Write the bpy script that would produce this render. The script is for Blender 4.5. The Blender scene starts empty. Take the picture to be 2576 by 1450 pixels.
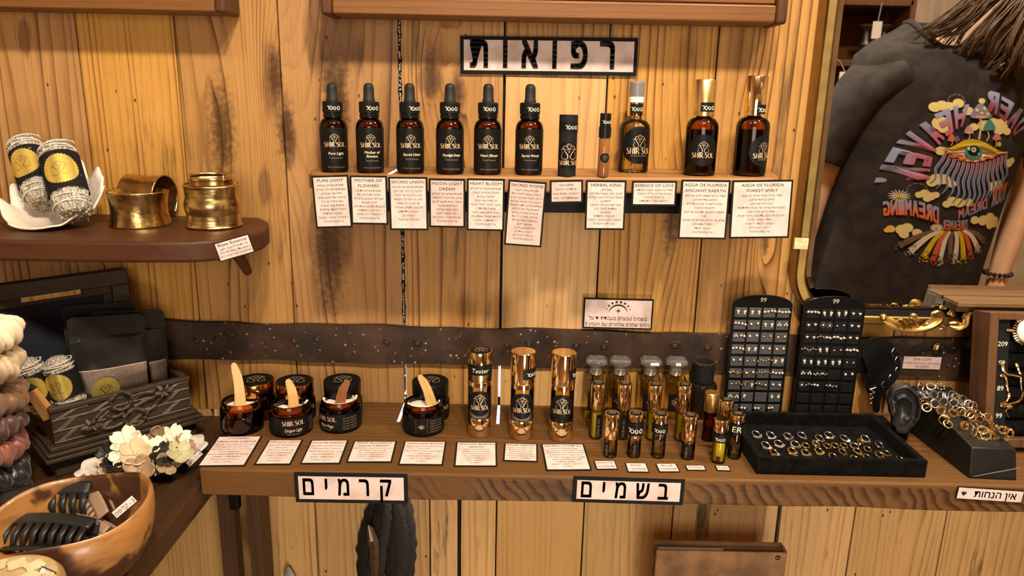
import bpy, bmesh, math, random
from mathutils import Vector, Matrix
from mathutils.geometry import tessellate_polygon
random.seed(7)
SC = bpy.context.scene
COL = SC.collection
PI = math.pi

# ---------------------------------------------------------------- camera
FPX = 1860.0
CAM = Vector((0, -0.98, 1.20))
_p = math.radians(14.3); _r = math.radians(1.2)
FWD = Vector((0, math.cos(_p), -math.sin(_p)))
_r0 = Vector((1, 0, 0)); _u0 = Vector((0, math.sin(_p), math.cos(_p)))
RGT = math.cos(_r) * _r0 + math.sin(_r) * _u0
UPV = -math.sin(_r) * _r0 + math.cos(_r) * _u0
cd = bpy.data.cameras.new('camera'); cam = bpy.data.objects.new('camera', cd); COL.objects.link(cam)
cam.matrix_world = Matrix(((RGT.x, UPV.x, -FWD.x, CAM.x), (RGT.y, UPV.y, -FWD.y, CAM.y), (RGT.z, UPV.z, -FWD.z, CAM.z), (0, 0, 0, 1)))
cd.sensor_width = 36; cd.lens = FPX / 2576 * 36; cd.clip_start = 0.02
cd.dof.use_dof = True; cd.dof.focus_distance = 0.92; cd.dof.aperture_fstop = 11
SC.camera = cam

# ---------------------------------------------------------------- world, lights, exposure
w = bpy.data.worlds.new('daylight'); SC.world = w; w.use_nodes = True
w.node_tree.nodes['Background'].inputs[0].default_value = (0.85, 0.92, 1, 1)
w.node_tree.nodes['Background'].inputs[1].default_value = 1.5
w.cycles.sampling_method = 'NONE'
SC.view_settings.view_transform = 'Standard'; SC.view_settings.look = 'None'
SC.view_settings.gamma = 1; SC.view_settings.use_curve_mapping = False
SC.view_settings.exposure = -0.10
cy = SC.cycles
cy.use_denoising = True; cy.max_bounces = 10; cy.transparent_max_bounces = 20
cy.diffuse_bounces = 3; cy.glossy_bounces = 5; cy.transmission_bounces = 8
cy.caustics_reflective = False; cy.caustics_refractive = False
cy.sample_clamp_indirect = 4

def area(name, loc, target, size, power, color, sizey=None):
    d = bpy.data.lights.new(name, 'AREA'); d.energy = power; d.color = color
    d.shape = 'RECTANGLE' if sizey else 'DISK'; d.size = size
    if sizey: d.size_y = sizey
    o = bpy.data.objects.new(name, d); COL.objects.link(o); o.location = loc
    o.rotation_euler = (Vector(target) - Vector(loc)).to_track_quat('-Z', 'Y').to_euler()
    return o
WARM = (1, 0.86, 0.67)
area('ceiling_spot', (-0.42, -1.05, 2.28), (-0.3, 0, 1.0), 0.10, 3.2, WARM)
area('ceiling_spot', (0.12, -1.10, 2.28), (0.05, 0, 1.0), 0.10, 24, WARM)
area('ceiling_spot', (0.34, -1.02, 2.28), (0.3, 0, 1.0), 0.10, 13, WARM)
area('fill_light', (0.05, -2.3, 1.35), (0.05, 0, 0.75), 0.9, 15, (1, 0.88, 0.72), 0.7)  # added soft front fill from behind the camera, no actual lamp there
area('fill_light', (0.80, -0.30, 2.30), (0.95, -0.75, 1.15), 0.16, 24, WARM)  # unseen light added overhead to brighten the person in the mirror
area('fill_light', (1.55, -1.55, 2.28), (1.5, -2.6, 1.4), 0.22, 16, WARM)
area('low_fill', (0.35, -1.5, 0.30), (0.2, 0, 0.66), 0.35, 9.0, WARM)  # added low fill to brighten the boards under the counter, source invented
sd = bpy.data.lights.new('daylight_sun', 'SUN'); sd.energy = 60; sd.color = (0.93, 0.96, 1); sd.angle = 0.02
so = bpy.data.objects.new('daylight_sun', sd); COL.objects.link(so); so.location = (0, 2, 3)
so.rotation_euler = Vector((0.0, -1, -0.62)).to_track_quat('-Z', 'Y').to_euler()

# ---------------------------------------------------------------- pixel rays -> points on real planes
def ray(px, py): return FWD + (px - 1288) / FPX * RGT - (py - 725) / FPX * UPV
def PY(px, py, y=0.0):
    d = ray(px, py); return CAM + d * ((y - CAM.y) / d.y)
def PZ(px, py, z):
    d = ray(px, py); return CAM + d * ((z - CAM.z) / d.z)
def PP(px, py, p, n):
    d = ray(px, py); return CAM + d * ((Vector(p) - CAM).dot(n) / d.dot(n))

# ---------------------------------------------------------------- node helpers
class NT:
    def __init__(s, name):
        s.m = bpy.data.materials.new(name); s.m.use_nodes = True
        s.t = s.m.node_tree; s.b = s.t.nodes['Principled BSDF']
    def n(s, typ, **kw):
        x = s.t.nodes.new(typ)
        for k, v in kw.items(): setattr(x, k, v)
        return x
    def l(s, a, b): s.t.links.new(a, b)
    def put(s, sock, v):
        if isinstance(v, bpy.types.NodeSocket): s.l(v, sock)
        elif v is not None: sock.default_value = v
    def math(s, op, a, b=None, c=None, clamp=False):
        x = s.n('ShaderNodeMath', operation=op, use_clamp=clamp)
        for i, v in enumerate((a, b, c)): s.put(x.inputs[i], v) if v is not None else None
        return x.outputs[0]
    def vmath(s, op, a, b=None):
        x = s.n('ShaderNodeVectorMath', operation=op)
        s.put(x.inputs[0], a)
        if b is not None: s.put(x.inputs[1], b)
        return x.outputs['Value'] if op in ('LENGTH', 'DOT_PRODUCT') else x.outputs[0]
    def noise(s, vec, scale, detail=2, rough=.5, dist=0):
        x = s.n('ShaderNodeTexNoise'); s.put(x.inputs['Vector'], vec)
        x.inputs['Scale'].default_value = scale; x.inputs['Detail'].default_value = detail
        x.inputs['Roughness'].default_value = rough; x.inputs['Distortion'].default_value = dist
        return x.outputs[0]
    def voro(s, vec, scale, feature='F1'):
        x = s.n('ShaderNodeTexVoronoi', feature=feature); s.put(x.inputs['Vector'], vec); x.inputs['Scale'].default_value = scale
        return x.outputs[0]
    def mix(s, f, a, b, blend='MIX'):
        x = s.n('ShaderNodeMix', data_type='RGBA', blend_type=blend)
        s.put(x.inputs[0], f); s.put(x.inputs[6], a); s.put(x.inputs[7], b)
        return x.outputs[2]
    def step(s, v, a, b, lo=0., hi=1.):
        x = s.n('ShaderNodeMapRange', interpolation_type='SMOOTHSTEP')
        s.put(x.inputs[0], v)
        for i, q in zip((1, 2, 3, 4), (a, b, lo, hi)): x.inputs[i].default_value = q
        return x.outputs[0]
    def bump(s, h, strength=.3, dist=.002):
        x = s.n('ShaderNodeBump'); s.put(x.inputs['Height'], h)
        x.inputs['Strength'].default_value = strength; x.inputs['Distance'].default_value = dist
        s.l(x.outputs[0], s.b.inputs['Normal'])
    def obj(s): return s.n('ShaderNodeTexCoord').outputs['Object']
    def set(s, **kw):
        nm = dict(col='Base Color', rough='Roughness', metal='Metallic', trans='Transmission Weight', ior='IOR', coat='Coat Weight',
                  sheen='Sheen Weight', spec='Specular IOR Level', sub='Subsurface Weight', alpha='Alpha')
        for k, v in kw.items(): s.put(s.b.inputs[nm[k]], v)
        return s.m
def C4(c): return (c[0], c[1], c[2], 1)
def srgb(r, g, b):
    f = lambda v: (v / 255 / 12.92) if v <= 10.3 else ((v / 255 + .055) / 1.055) ** 2.4
    return (f(r), f(g), f(b), 1)

_MC = {}
def flat(name, col, rough=.5, metal=0, trans=0, coat=0, spec=.5, var=0., vscale=60, bumps=0., bscale=200, sheen=0, ior=1.45):
    """simple procedural surface: a colour with a little noise in tone and an optional grain bump"""
    if name in _MC: return _MC[name]
    t = NT(name); c = C4(col)
    if var:
        n = t.noise(t.obj(), vscale, 3)
        dark = tuple(v * (1 - var) for v in c[:3]) + (1,)
        lite = tuple(min(1, v * (1 + var)) for v in c[:3]) + (1,)
        t.set(col=t.mix(t.step(n, .3, .7), dark, lite))
    else: t.set(col=c)
    t.set(rough=rough, metal=metal, trans=trans, coat=coat, spec=spec, ior=ior, sheen=sheen)
    if bumps: t.bump(t.noise(t.obj(), bscale, 3), bumps, .001)
    _MC[name] = t.m
    return t.m

def glass(name, col, edge=2.2, rough=.02, refl=1.0):
    """thin-walled tinted glass: the tint deepens where the wall is seen edge on"""
    if name in _MC: return _MC[name]
    t = NT(name); t.t.nodes.remove(t.b); out = t.t.nodes['Material Output']
    lw = t.n('ShaderNodeLayerWeight'); lw.inputs['Blend'].default_value = .5
    dark = tuple(max(0, v) ** edge * .92 for v in col[:3]) + (1,)
    tr = t.n('ShaderNodeBsdfTransparent'); t.l(t.mix(t.step(lw.outputs['Facing'], .60, 1.0), C4(col), dark), tr.inputs['Color'])
    gl = t.n('ShaderNodeBsdfGlossy'); gl.inputs['Roughness'].default_value = rough
    fr = t.n('ShaderNodeFresnel'); fr.inputs['IOR'].default_value = 1.48
    mx = t.n('ShaderNodeMixShader'); t.l(t.math('MULTIPLY', fr.outputs[0], refl, clamp=True), mx.inputs[0]); t.l(tr.outputs[0], mx.inputs[1]); t.l(gl.outputs[0], mx.inputs[2])
    t.l(mx.outputs[0], out.inputs['Surface']); _MC[name] = t.m; return t.m

def wood(name, light, dark, axis='z', across='x', rings=60, warp=5, tint=.35, stain=.4, stainc=(.03, .02, .012), rough=.45, knots=(), fiber=.45,
         bump=.25, fine=420, worm=0, attr=True, low=10, saw=0, coat=0, ringk=.8, hearts=(), heartc=(.16, .068, .026)):
    t = NT(name); o = t.obj()
    sep = t.n('ShaderNodeSeparateXYZ'); t.l(o, sep.inputs[0])
    ax = {'x': sep.outputs[0], 'y': sep.outputs[1], 'z': sep.outputs[2]}
    rest = [k for k in 'xyz' if k not in (axis, across)][0]
    a, l, c = ax[across], ax[axis], ax[rest]
    if attr:
        at = t.n('ShaderNodeAttribute', attribute_name='pid'); pid = at.outputs['Fac']
    else:
        pid = t.n('ShaderNodeObjectInfo').outputs['Random']
    r1 = t.math('FRACT', t.math('MULTIPLY', pid, 17.31)); r2 = t.math('FRACT', t.math('MULTIPLY', pid, 91.7))
    off = t.math('MULTIPLY', pid, 37.0)
    def vec(ka, kl, kc=None):
        x = t.n('ShaderNodeCombineXYZ')
        t.l(t.math('MULTIPLY_ADD', a, ka, off), x.inputs[0]); t.l(t.math('MULTIPLY_ADD', l, kl, off), x.inputs[1])
        t.l(t.math('MULTIPLY', c, kc if kc is not None else ka), x.inputs[2]); return x.outputs[0]
    wn = t.noise(vec(1, .07), low, 2, .45)
    u = t.math('MULTIPLY', a, t.math('MULTIPLY_ADD', r1, rings * .6, rings * .7))
    u = t.math('ADD', u, t.math('MULTIPLY', t.math('SUBTRACT', wn, .5), warp * 2))
    u = t.math('ADD', u, t.math('MULTIPLY', c, rings * .6))
    u = t.math('ADD', u, t.math('MULTIPLY', t.math('SUBTRACT', t.noise(vec(24, .5), 1, 2), .5), 3.0))
    core = None
    for (kx, kz, kr, kp) in knots:
        cx = t.n('ShaderNodeCombineXYZ')
        t.l(t.math('MULTIPLY', t.math('SUBTRACT', a, kx), 1 / kr), cx.inputs[0])
        t.l(t.math('MULTIPLY', t.math('SUBTRACT', l, kz), .26 / kr), cx.inputs[1])
        d = t.vmath('LENGTH', cx.outputs[0])
        g = t.math('POWER', 2.718, t.math('MULTIPLY', t.math('MULTIPLY', d, d), -.5))
        u = t.math('ADD', u, t.math('MULTIPLY', g, kp))
        k = t.step(t.math('ADD', d, t.math('MULTIPLY', t.noise(vec(1, 1), 130, 2), .9)), .55, 1.25, 1, 0)
        core = k if core is None else t.math('MAXIMUM', core, k)
    sw = t.math('FRACT', u)
    ring = t.math('MULTIPLY', t.math('POWER', sw, 3.6), t.step(sw, .9, 1., 1, 0))
    fn = t.noise(vec(fine, fine * .035), 1, 3, .6)
    bn = t.noise(vec(7, 2.4), 1, 3, .6)
    ra = t.step(t.noise(vec(34, .8), 1, 2), .36, .62, .15, 1.15)
    rk = t.math('MULTIPLY', t.math('MULTIPLY', ring, ra), t.math('MULTIPLY_ADD', bn, ringk * 1.2, ringk * .4), clamp=True)
    fk = t.step(fn, .5, .85, 0, fiber)
    L, D = C4(light), C4(dark)
    mid = tuple((L[i] * .72 + D[i] * .28) for i in range(3)) + (1,)
    base = t.mix(t.step(bn, .3, .75), L, mid)
    col = t.mix(rk, base, D); col = t.mix(fk, col, D)
    if hearts:
        hw = t.math('MULTIPLY', t.math('SUBTRACT', t.noise(vec(20, 5), 1, 4, .62), .5), 2.6); hm = None
        for (qx, qz, rx, rz) in hearts:
            cx = t.n('ShaderNodeCombineXYZ'); t.l(t.math('MULTIPLY', t.math('SUBTRACT', a, qx), 1 / rx), cx.inputs[0]); t.l(t.math('MULTIPLY', t.math('SUBTRACT', l, qz), 1 / rz), cx.inputs[1])
            k = t.step(t.math('ADD', t.vmath('LENGTH', cx.outputs[0]), hw), .62, 1.12, .62, 0); hm = k if hm is None else t.math('MAXIMUM', hm, k)
        col = t.mix(hm, col, t.mix(t.math('MULTIPLY', ring, .8), C4(heartc), (heartc[0] * .4, heartc[1] * .35, heartc[2] * .3, 1)))
    if stain:
        sn = t.noise(vec(24, 2.6), 1, 5, .7)
        col = t.mix(t.step(sn, .575, .70, 0, stain), col, C4(stainc))
    if worm:
        vn = t.voro(vec(38, 22), 1)
        col = t.mix(t.step(vn, .03, .075, worm, 0), col, (.03, .015, .006, 1))
    if core is not None:
        col = t.mix(t.math('MULTIPLY', core, .8), col, (.055, .02, .008, 1))
    if tint:
        hs = t.n('ShaderNodeHueSaturation'); t.l(col, hs.inputs['Color'])
        t.l(t.math('MULTIPLY_ADD', r2, tint * 1.1, 1 - tint * .55), hs.inputs['Value'])
        t.l(t.math('MULTIPLY_ADD', r1, .12, .95), hs.inputs['Saturation'])
        t.l(t.math('MULTIPLY_ADD', r1, .006, .497), hs.inputs['Hue'])
        col = hs.outputs['Color']
    h = t.math('MULTIPLY_ADD', ring, -.5, t.math('MULTIPLY', fn, -.5))
    if saw:   # slanted saw-blade marks cut across the face
        q = t.math('ADD', t.math('MULTIPLY', a if axis != 'x' else l, 62), t.math('MULTIPLY', ax['z'], 44))
        q = t.math('ADD', q, t.math('MULTIPLY', t.noise(o, 22, 3), 2.6))
        sm = t.step(t.math('FRACT', q), .30, .90, 0, 1)
        sm = t.math('MULTIPLY', sm, t.step(t.noise(o, 9, 2), .28, .50))
        sm = t.math('MULTIPLY', sm, t.step(t.math('MULTIPLY', ax['z'], -1), -.775, -.770))
        sm = t.math('MULTIPLY', sm, t.step(ax['x'], -.30, -.05))
        col = t.mix(t.math('MULTIPLY', sm, saw), col, (.035, .014, .006, 1)); h = t.math('ADD', h, t.math('MULTIPLY', sm, -1.5))
    t.set(col=col, rough=t.math('MULTIPLY_ADD', fn, .25, rough - .1), coat=coat, spec=.28)
    t.bump(h, bump, .0012)
    _MC[name] = t.m
    return t.m

# ---------------------------------------------------------------- mesh builder
class MB:
    def __init__(s): s.V = []; s.F = []; s.M = []; s.A = []
    def add(s, V, F, m=0, xf=None, pid=0.):
        o = len(s.V)
        s.V += [tuple(xf @ Vector(v)) if xf is not None else tuple(v) for v in V]
        for f in F: s.F.append([i + o for i in f]); s.M.append(m); s.A.append(pid)
        return s
    def box(s, x0, x1, y0, y1, z0, z1, m=0, xf=None, pid=0.):
        V = [(x, y, z) for z in (z0, z1) for y in (y0, y1) for x in (x0, x1)]
        return s.add(V, [(0, 2, 3, 1), (4, 5, 7, 6), (0, 1, 5, 4), (2, 6, 7, 3), (0, 4, 6, 2), (1, 3, 7, 5)], m, xf, pid)
    def lathe(s, prof, n=36, m=0, xf=None, wob=None):
        V = []; F = []; rings = []
        for (r, z) in prof:
            if r <= 1e-6: rings.append([len(V)]); V.append((0, 0, z))
            else:
                st = len(V)
                for i in range(n):
                    a = 2 * PI * i / n; rr = r * (wob(a, z) if wob else 1)
                    V.append((rr * math.cos(a), rr * math.sin(a), z))
                rings.append(list(range(st, st + n)))
        for A, B in zip(rings, rings[1:]):
            if len(A) == 1 and len(B) == 1: continue
            for i in range(n):
                j = (i + 1) % n
                if len(A) == 1: F.append((A[0], B[j], B[i]))
                elif len(B) == 1: F.append((A[i], A[j], B[0]))
                else: F.append((A[i], A[j], B[j], B[i]))
        return s.add(V, F, m, xf)
    def tube(s, pts, r, n=8, closed=False, m=0, xf=None, flatten=1.0):
        P = [Vector(p) for p in pts]; k = len(P)
        R = r if isinstance(r, (list, tuple)) else [r] * k
        T = []
        for i in range(k):
            a = P[(i - 1) % k] if (closed or i > 0) else P[i]; b = P[(i + 1) % k] if (closed or i < k - 1) else P[i]
            d = (b - a); T.append(d.normalized() if d.length > 1e-9 else Vector((0, 0, 1)))
        u = T[0].orthogonal().normalized(); V = []; F = []
        for i in range(k):
            u = (u - T[i] * u.dot(T[i]));
            u = u.normalized() if u.length > 1e-6 else T[i].orthogonal().normalized()
            v = T[i].cross(u)
            for j in range(n):
                a = 2 * PI * j / n; V.append(P[i] + (u * math.cos(a) + v * math.sin(a) * flatten) * R[i])
        for i in range(k if closed else k - 1):
            ii = (i + 1) % k
            for j in range(n):
                jj = (j + 1) % n; F.append((i * n + j, i * n + jj, ii * n + jj, ii * n + j))
        if not closed:
            F.append(tuple(range(n - 1, -1, -1))); F.append(tuple((k - 1) * n + j for j in range(n)))
        return s.add(V, F, m, xf)
    def torus(s, R, r, c=(0, 0, 0), n=24, k=8, m=0, xf=None, ry=None, plane='xy'):
        ry = R if ry is None else ry; pts = []
        for i in range(n):
            a = 2 * PI * i / n; p = (R * math.cos(a), ry * math.sin(a))
            pts.append((c[0] + p[0], c[1] + p[1], c[2]) if plane == 'xy' else (c[0] + p[0], c[1], c[2] + p[1]))
        return s.tube(pts, r, k, True, m, xf)
    def prism(s, poly, a, b, axis='y', m=0, xf=None):
        n = len(poly)
        f = {'y': lambda p, q: (p[0], q, p[1]), 'z': lambda p, q: (p[0], p[1], q), 'x': lambda p, q: (q, p[0], p[1])}[axis]
        V = [f(p, a) for p in poly] + [f(p, b) for p in poly]
        tr = tessellate_polygon([[Vector((p[0], p[1], 0)) for p in poly]])
        F = [tuple(t) for t in tr] + [tuple(i + n for i in reversed(t)) for t in tr]
        F += [(i, (i + 1) % n, (i + 1) % n + n, i + n) for i in range(n)]
        return s.add(V, F, m, xf)
    def grid(s, fn, nu, nv, cu=False, cv=False, m=0, xf=None):
        V = [fn(i / (nu if cu else nu - 1), j / (nv if cv else nv - 1)) for i in range(nu) for j in range(nv)]
        F = []
        for i in range(nu if cu else nu - 1):
            for j in range(nv if cv else nv - 1):
                a, b = i, (i + 1) % nu; c, d = j, (j + 1) % nv
                F.append((a * nv + c, b * nv + c, b * nv + d, a * nv + d))
        return s.add(V, F, m, xf)
    def ball(s, c, r, n=10, m=0, sc=(1, 1, 1), xf=None):
        def fn(u, v):
            a = 2 * PI * u; b = PI * v
            return (c[0] + r * sc[0] * math.sin(b) * math.cos(a), c[1] + r * sc[1] * math.sin(b) * math.sin(a), c[2] + r * sc[2] * math.cos(b))
        return s.grid(fn, n, max(4, n // 2 + 1), True, False, m, xf)
    def mesh(s, name, mats, sharp=40):
        me = bpy.data.meshes.new(name); me.from_pydata(s.V, [], s.F)
        for mm in (mats if isinstance(mats, (list, tuple)) else [mats]): me.materials.append(mm)
        if any(s.M): me.polygons.foreach_set('material_index', s.M)
        if any(s.A):
            at = me.attributes.new('pid', 'FLOAT', 'FACE'); at.data.foreach_set('value', s.A)
        bm = bmesh.new(); bm.from_mesh(me)
        bmesh.ops.recalc_face_normals(bm, faces=bm.faces); bm.to_mesh(me); bm.free()
        if sharp:
            me.polygons.foreach_set('use_smooth', [True] * len(me.polygons)); me.set_sharp_from_angle(angle=math.radians(sharp))
        me.update(); return me
    def build(s, name, mats, parent=None, bev=0, seg=2, sharp=40, solid=0, sub=0):
        o = bpy.data.objects.new(name, s.mesh(name, mats, sharp)); COL.objects.link(o)
        if parent is not None: o.parent = parent
        if solid:
            md = o.modifiers.new('thickness', 'SOLIDIFY'); md.thickness = solid; md.offset = 0
        if bev:
            md = o.modifiers.new('bevel', 'BEVEL'); md.width = bev; md.segments = seg; md.limit_method = 'ANGLE'; md.angle_limit = math.radians(35)
            md.harden_normals = False
        if sub:
            md = o.modifiers.new('sub', 'SUBSURF'); md.levels = sub; md.render_levels = sub
        return o

def tag(o, label, cat, group=None):
    o['label'] = label; o['category'] = cat
    if group: o['group'] = group
    return o
def thing(name, label, cat, loc=(0, 0, 0), rz=0., group=None, mat=None):
    o = bpy.data.objects.new(name, None); COL.objects.link(o); o.empty_display_size = .01
    if mat is not None: o.matrix_world = mat
    else: o.location = loc; o.rotation_euler = (0, 0, rz)
    return tag(o, label, cat, group)
def struct(o): o['kind'] = 'structure'; return o
def label_part(o, s): o['label'] = s; return o
def frame_mat(o, x, y, z):
    return Matrix(((x.x, y.x, z.x, o.x), (x.y, y.y, z.y, o.y), (x.z, y.z, z.z, o.z), (0, 0, 0, 1)))
def axis_mat(p0, p1, roll_to=Vector((0, -1, 0))):
    """frame at p0 with z to p1 and -y as near as may be to roll_to"""
    p0, p1 = Vector(p0), Vector(p1); z = (p1 - p0).normalized()
    y = -(roll_to - z * roll_to.dot(z)).normalized(); x = y.cross(z)
    return frame_mat(p0, x, y, z)
def dup(root, loc=None, rz=None, mat=None, label=None, group=None):
    """copies a thing with its parts and their sub-parts"""
    def cp(o, par):
        c = o.copy(); COL.objects.link(c); c.parent = par
        for ch in list(o.children): cp(ch, c)
        return c
    r = cp(root, None)
    if mat is not None: r.matrix_world = mat
    else:
        if loc is not None: r.location = loc
        if rz is not None: r.rotation_euler = (0, 0, rz)
    if label: r['label'] = label
    if group: r['group'] = group
    return r
def face_cam(x, y, deg=0.): return math.atan2(CAM.y - y, CAM.x - x) + PI / 2 + math.radians(deg)

# ---------------------------------------------------------------- flat marks: glyphs, strokes, discs
_fc = bpy.data.curves.new('glyph_source', 'FONT'); _fc.resolution_u = 3
_fo = bpy.data.objects.new('glyph_source', _fc); COL.objects.link(_fo)
_G = {}
def _raw(s, off):
    _fc.body = s; _fc.offset = off
    bpy.context.view_layer.update()
    oe = _fo.evaluated_get(bpy.context.evaluated_depsgraph_get()); m = oe.to_mesh()
    V = [(v.co.x, v.co.y) for v in m.vertices]; F = [tuple(p.vertices) for p in m.polygons]
    oe.to_mesh_clear(); return V, F
def glyph(ch, off=0.):
    off = 0.; k = (ch, off)
    if k not in _G:
        bar = max(v[0] for v in _raw('|', off)[0])
        V2, _ = _raw(ch + '|', off); adv = max(v[0] for v in V2) - bar
        V, F = _raw(ch, off) if ch != ' ' else ([], [])
        _G[k] = (V, F, adv)
    return _G[k]
def visual(s):
    if not any('\u0590' <= c <= '\u05ff' for c in s): return s
    r = s[::-1]; out = ''; run = ''
    for c in r + '\0':
        if c.isascii() and c.isalnum(): run += c
        else: out += run[::-1] + (c if c != '\0' else ''); run = ''
    return out
class S2:
    def __init__(s): s.V = []; s.F = []
    def add(s, V, F):
        o = len(s.V); s.V += [tuple(v) for v in V]; s.F += [tuple(i + o for i in f) for f in F]; return s
    def text(s, txt, x, y, size, align='C', bold=0., sx=1., skew=0., maxw=None, track=0.):
        V = []; F = []; pen = 0
        for ch in visual(txt):
            gv, gf, adv = glyph(ch, bold); o = len(V)
            V += [(pen + a + b * skew, b) for a, b in gv]; F += [tuple(i + o for i in f) for f in gf]; pen += adv + track
        k = size * sx
        if maxw and pen * k > maxw: k = maxw / pen
        x0 = x - {'C': .5, 'L': 0, 'R': 1}[align] * pen * k; e = max(bold, 0) * size
        for ex, ey in ([(0, 0)] if not e else [(e, e), (-e, e), (-e, -e), (e, -e), (0, 0)]):   # bolder strokes
            s.add([(x0 + a * k + ex, y + b * size + ey) for a, b in V], F)
        return s
    def ribbon(s, pts, wd, closed=False):
        P = [Vector((p[0], p[1])) for p in pts]; n = len(P); V = []; F = []
        W = wd if isinstance(wd, (list, tuple)) else [wd] * n
        for i in range(n):
            a = P[(i - 1) % n] if closed or i else P[i]; b = P[(i + 1) % n] if closed or i < n - 1 else P[i]
            d = (b - a); d = d.normalized() if d.length > 1e-12 else Vector((1, 0)); q = Vector((-d.y, d.x)) * W[i] * .5
            V += [tuple(P[i] + q), tuple(P[i] - q)]
        for i in range(n if closed else n - 1):
            j = (i + 1) % n; F.append((2 * i, 2 * i + 1, 2 * j + 1, 2 * j))
        return s.add(V, F)
    def disc(s, x, y, r, n=14, ry=None):
        V = [(x, y)] + [(x + r * math.cos(2 * PI * i / n), y + (ry or r) * math.sin(2 * PI * i / n)) for i in range(n)]
        return s.add(V, [(0, i + 1, (i + 1) % n + 1) for i in range(n)])
    def poly(s, pts):
        return s.add(pts, [tuple(t) for t in tessellate_polygon([[Vector((p[0], p[1], 0)) for p in pts]])])
    def place(s, o, k=1., dx=0., dy=0., rot=0.):
        c, q = math.cos(rot), math.sin(rot)
        return s.add([(dx + k * (a * c - b * q), dy + k * (a * q + b * c)) for a, b in o.V], o.F)
    def to(s, mb, fn, m=0): mb.add([fn(a, b) for a, b in s.V], s.F, m); return mb
def spline(pts, k=6, closed=False):
    P = [Vector(p) for p in pts]; n = len(P); out = []
    for i in range(n if closed else n - 1):
        if closed: a, b, c, d = P[(i - 1) % n], P[i], P[(i + 1) % n], P[(i + 2) % n]
        else: a, b, c, d = P[max(i - 1, 0)], P[i], P[i + 1], P[min(i + 2, n - 1)]
        for j in range(k):
            t = j / k
            out.append(.5 * ((2 * b) + (c - a) * t + (2 * a - 5 * b + 4 * c - d) * t * t + (3 * b - a - 3 * c + d) * t ** 3))
    if not closed: out.append(P[-1])
    return out
def lerp_list(ws, n):
    out = []
    for i in range(n):
        t = i / (n - 1) * (len(ws) - 1); k = min(int(t), len(ws) - 2); out.append(ws[k] + (ws[k + 1] - ws[k]) * (t - k))
    return out
def on_plane(w=0.): return lambda u, v: (u, v, w)
def on_front(y=0.): return lambda u, v: (u, y, v)
def on_cyl(r, z0=0.): return lambda u, v: (r * math.sin(u / r), -r * math.cos(u / r), z0 + v)

def make_logo():
    s = S2(); f = lambda L: [((x - 720) / 280., (690 - y) / 280.) for x, y in L]
    main = [(495, 752), (458, 800), (450, 860), (482, 918), (560, 950), (632, 935), (676, 890), (676, 830), (640, 760), (580, 680), (535, 600), (520, 540), (542, 500), (582, 490), (632, 508), (680, 560), (722, 608)]
    for sg in (1, -1):
        p = spline([(sg * a, b, 0) for a, b in f(main)], 4); s.ribbon([q[:2] for q in p], lerp_list([.03, .07, .07, .1, .07, .06, .06], len(p)))
        p = spline([(sg * a, b, 0) for a, b in f([(460, 655), (450, 612), (482, 585), (545, 585), (605, 602), (660, 622), (721, 615)])], 4)
        s.ribbon([q[:2] for q in p], lerp_list([.06, .06, .03, .03], len(p)))
        s.disc(sg * .81, -.09, .06, 8)
    s.poly([(0, .12), (.09, 0), (0, -.12), (-.09, 0)])
    s.ribbon([(.28 * math.cos(a), .62 + .24 * math.sin(a)) for a in [PI * (i / 10) for i in range(1, 10)]], .045)
    for i in range(7):
        a = PI * (.2 + .1 * i); s.disc(.38 * math.cos(a), .64 + .36 * math.sin(a), .035, 6)
    return s
LOGO = make_logo()
def make_brand():
    s = S2(); x = 0
    def st(a, b, wd, y0=0, y1=.98): s.poly([(a, y0), (a + wd, y0), (a + wd, y1), (a, y1)])
    def S(x):
        p = spline([(x + a, b, 0) for a, b in [(.50, .76), (.42, .93), (.26, .98), (.11, .88), (.11, .72), (.28, .56), (.43, .42), (.49, .24), (.40, .07), (.22, .01), (.07, .10), (.03, .26)]], 4)
        s.ribbon([q[:2] for q in p], lerp_list([.02, .04, .08, .15, .19, .2, .17, .1, .05, .02], len(p)))
    S(0); x = .66
    st(x, 0, .17); st(x + .42, 0, .17); st(x, 0, .59, .48, .515); x += .70
    st(x, 0, .18); x += .28
    st(x, 0, .17); p = spline([(x + a, b, 0) for a, b in [(.1, .96), (.34, .95), (.48, .75), (.34, .53), (.1, .51)]], 5); s.ribbon([q[:2] for q in p], lerp_list([.03, .08, .17, .08, .03], len(p)))
    s.ribbon([(x + .26, .52), (x + .62, .0)], .17); x += .95
    S(x); x += .64
    p = [(x + .36 + .30 * math.cos(2 * PI * i / 24), .49 + .46 * math.sin(2 * PI * i / 24)) for i in range(24)]
    s.ribbon(p, [.04 + .15 * abs(math.cos(2 * PI * i / 24)) for i in range(24)], True); x += .80
    st(x, 0, .18); s.ribbon([(x + .1, .03), (x + .34, .03), (x + .42, .14)], [.05, .06, .03]); x += .5
    s.disc(x, .06, .07, 8)
    return s, x
BRAND, BRAND_W = make_brand()
def brand_at(s, cx, y, width):
    k = width / BRAND_W; return s.place(BRAND, k, cx - width / 2, y)
def lotus(k=1.):
    s = S2()
    for a in (-62, -32, 0, 32, 62):
        L = 1. if a == 0 else .95; t = math.radians(a); ax = (math.sin(t), math.cos(t)); nx = (ax[1], -ax[0])
        pts = [(0, 0), (.3, .22), (.65, .2), (L, 0), (.65, -.2), (.3, -.22)]
        p = spline([(ax[0] * u + nx[0] * v, ax[1] * u + nx[1] * v, 0) for u, v in pts], 3, True); s.ribbon([q[:2] for q in p], .07, True)
    s.disc(0, -.25, .08, 6)
    return s
LOTUS = lotus()
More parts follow.
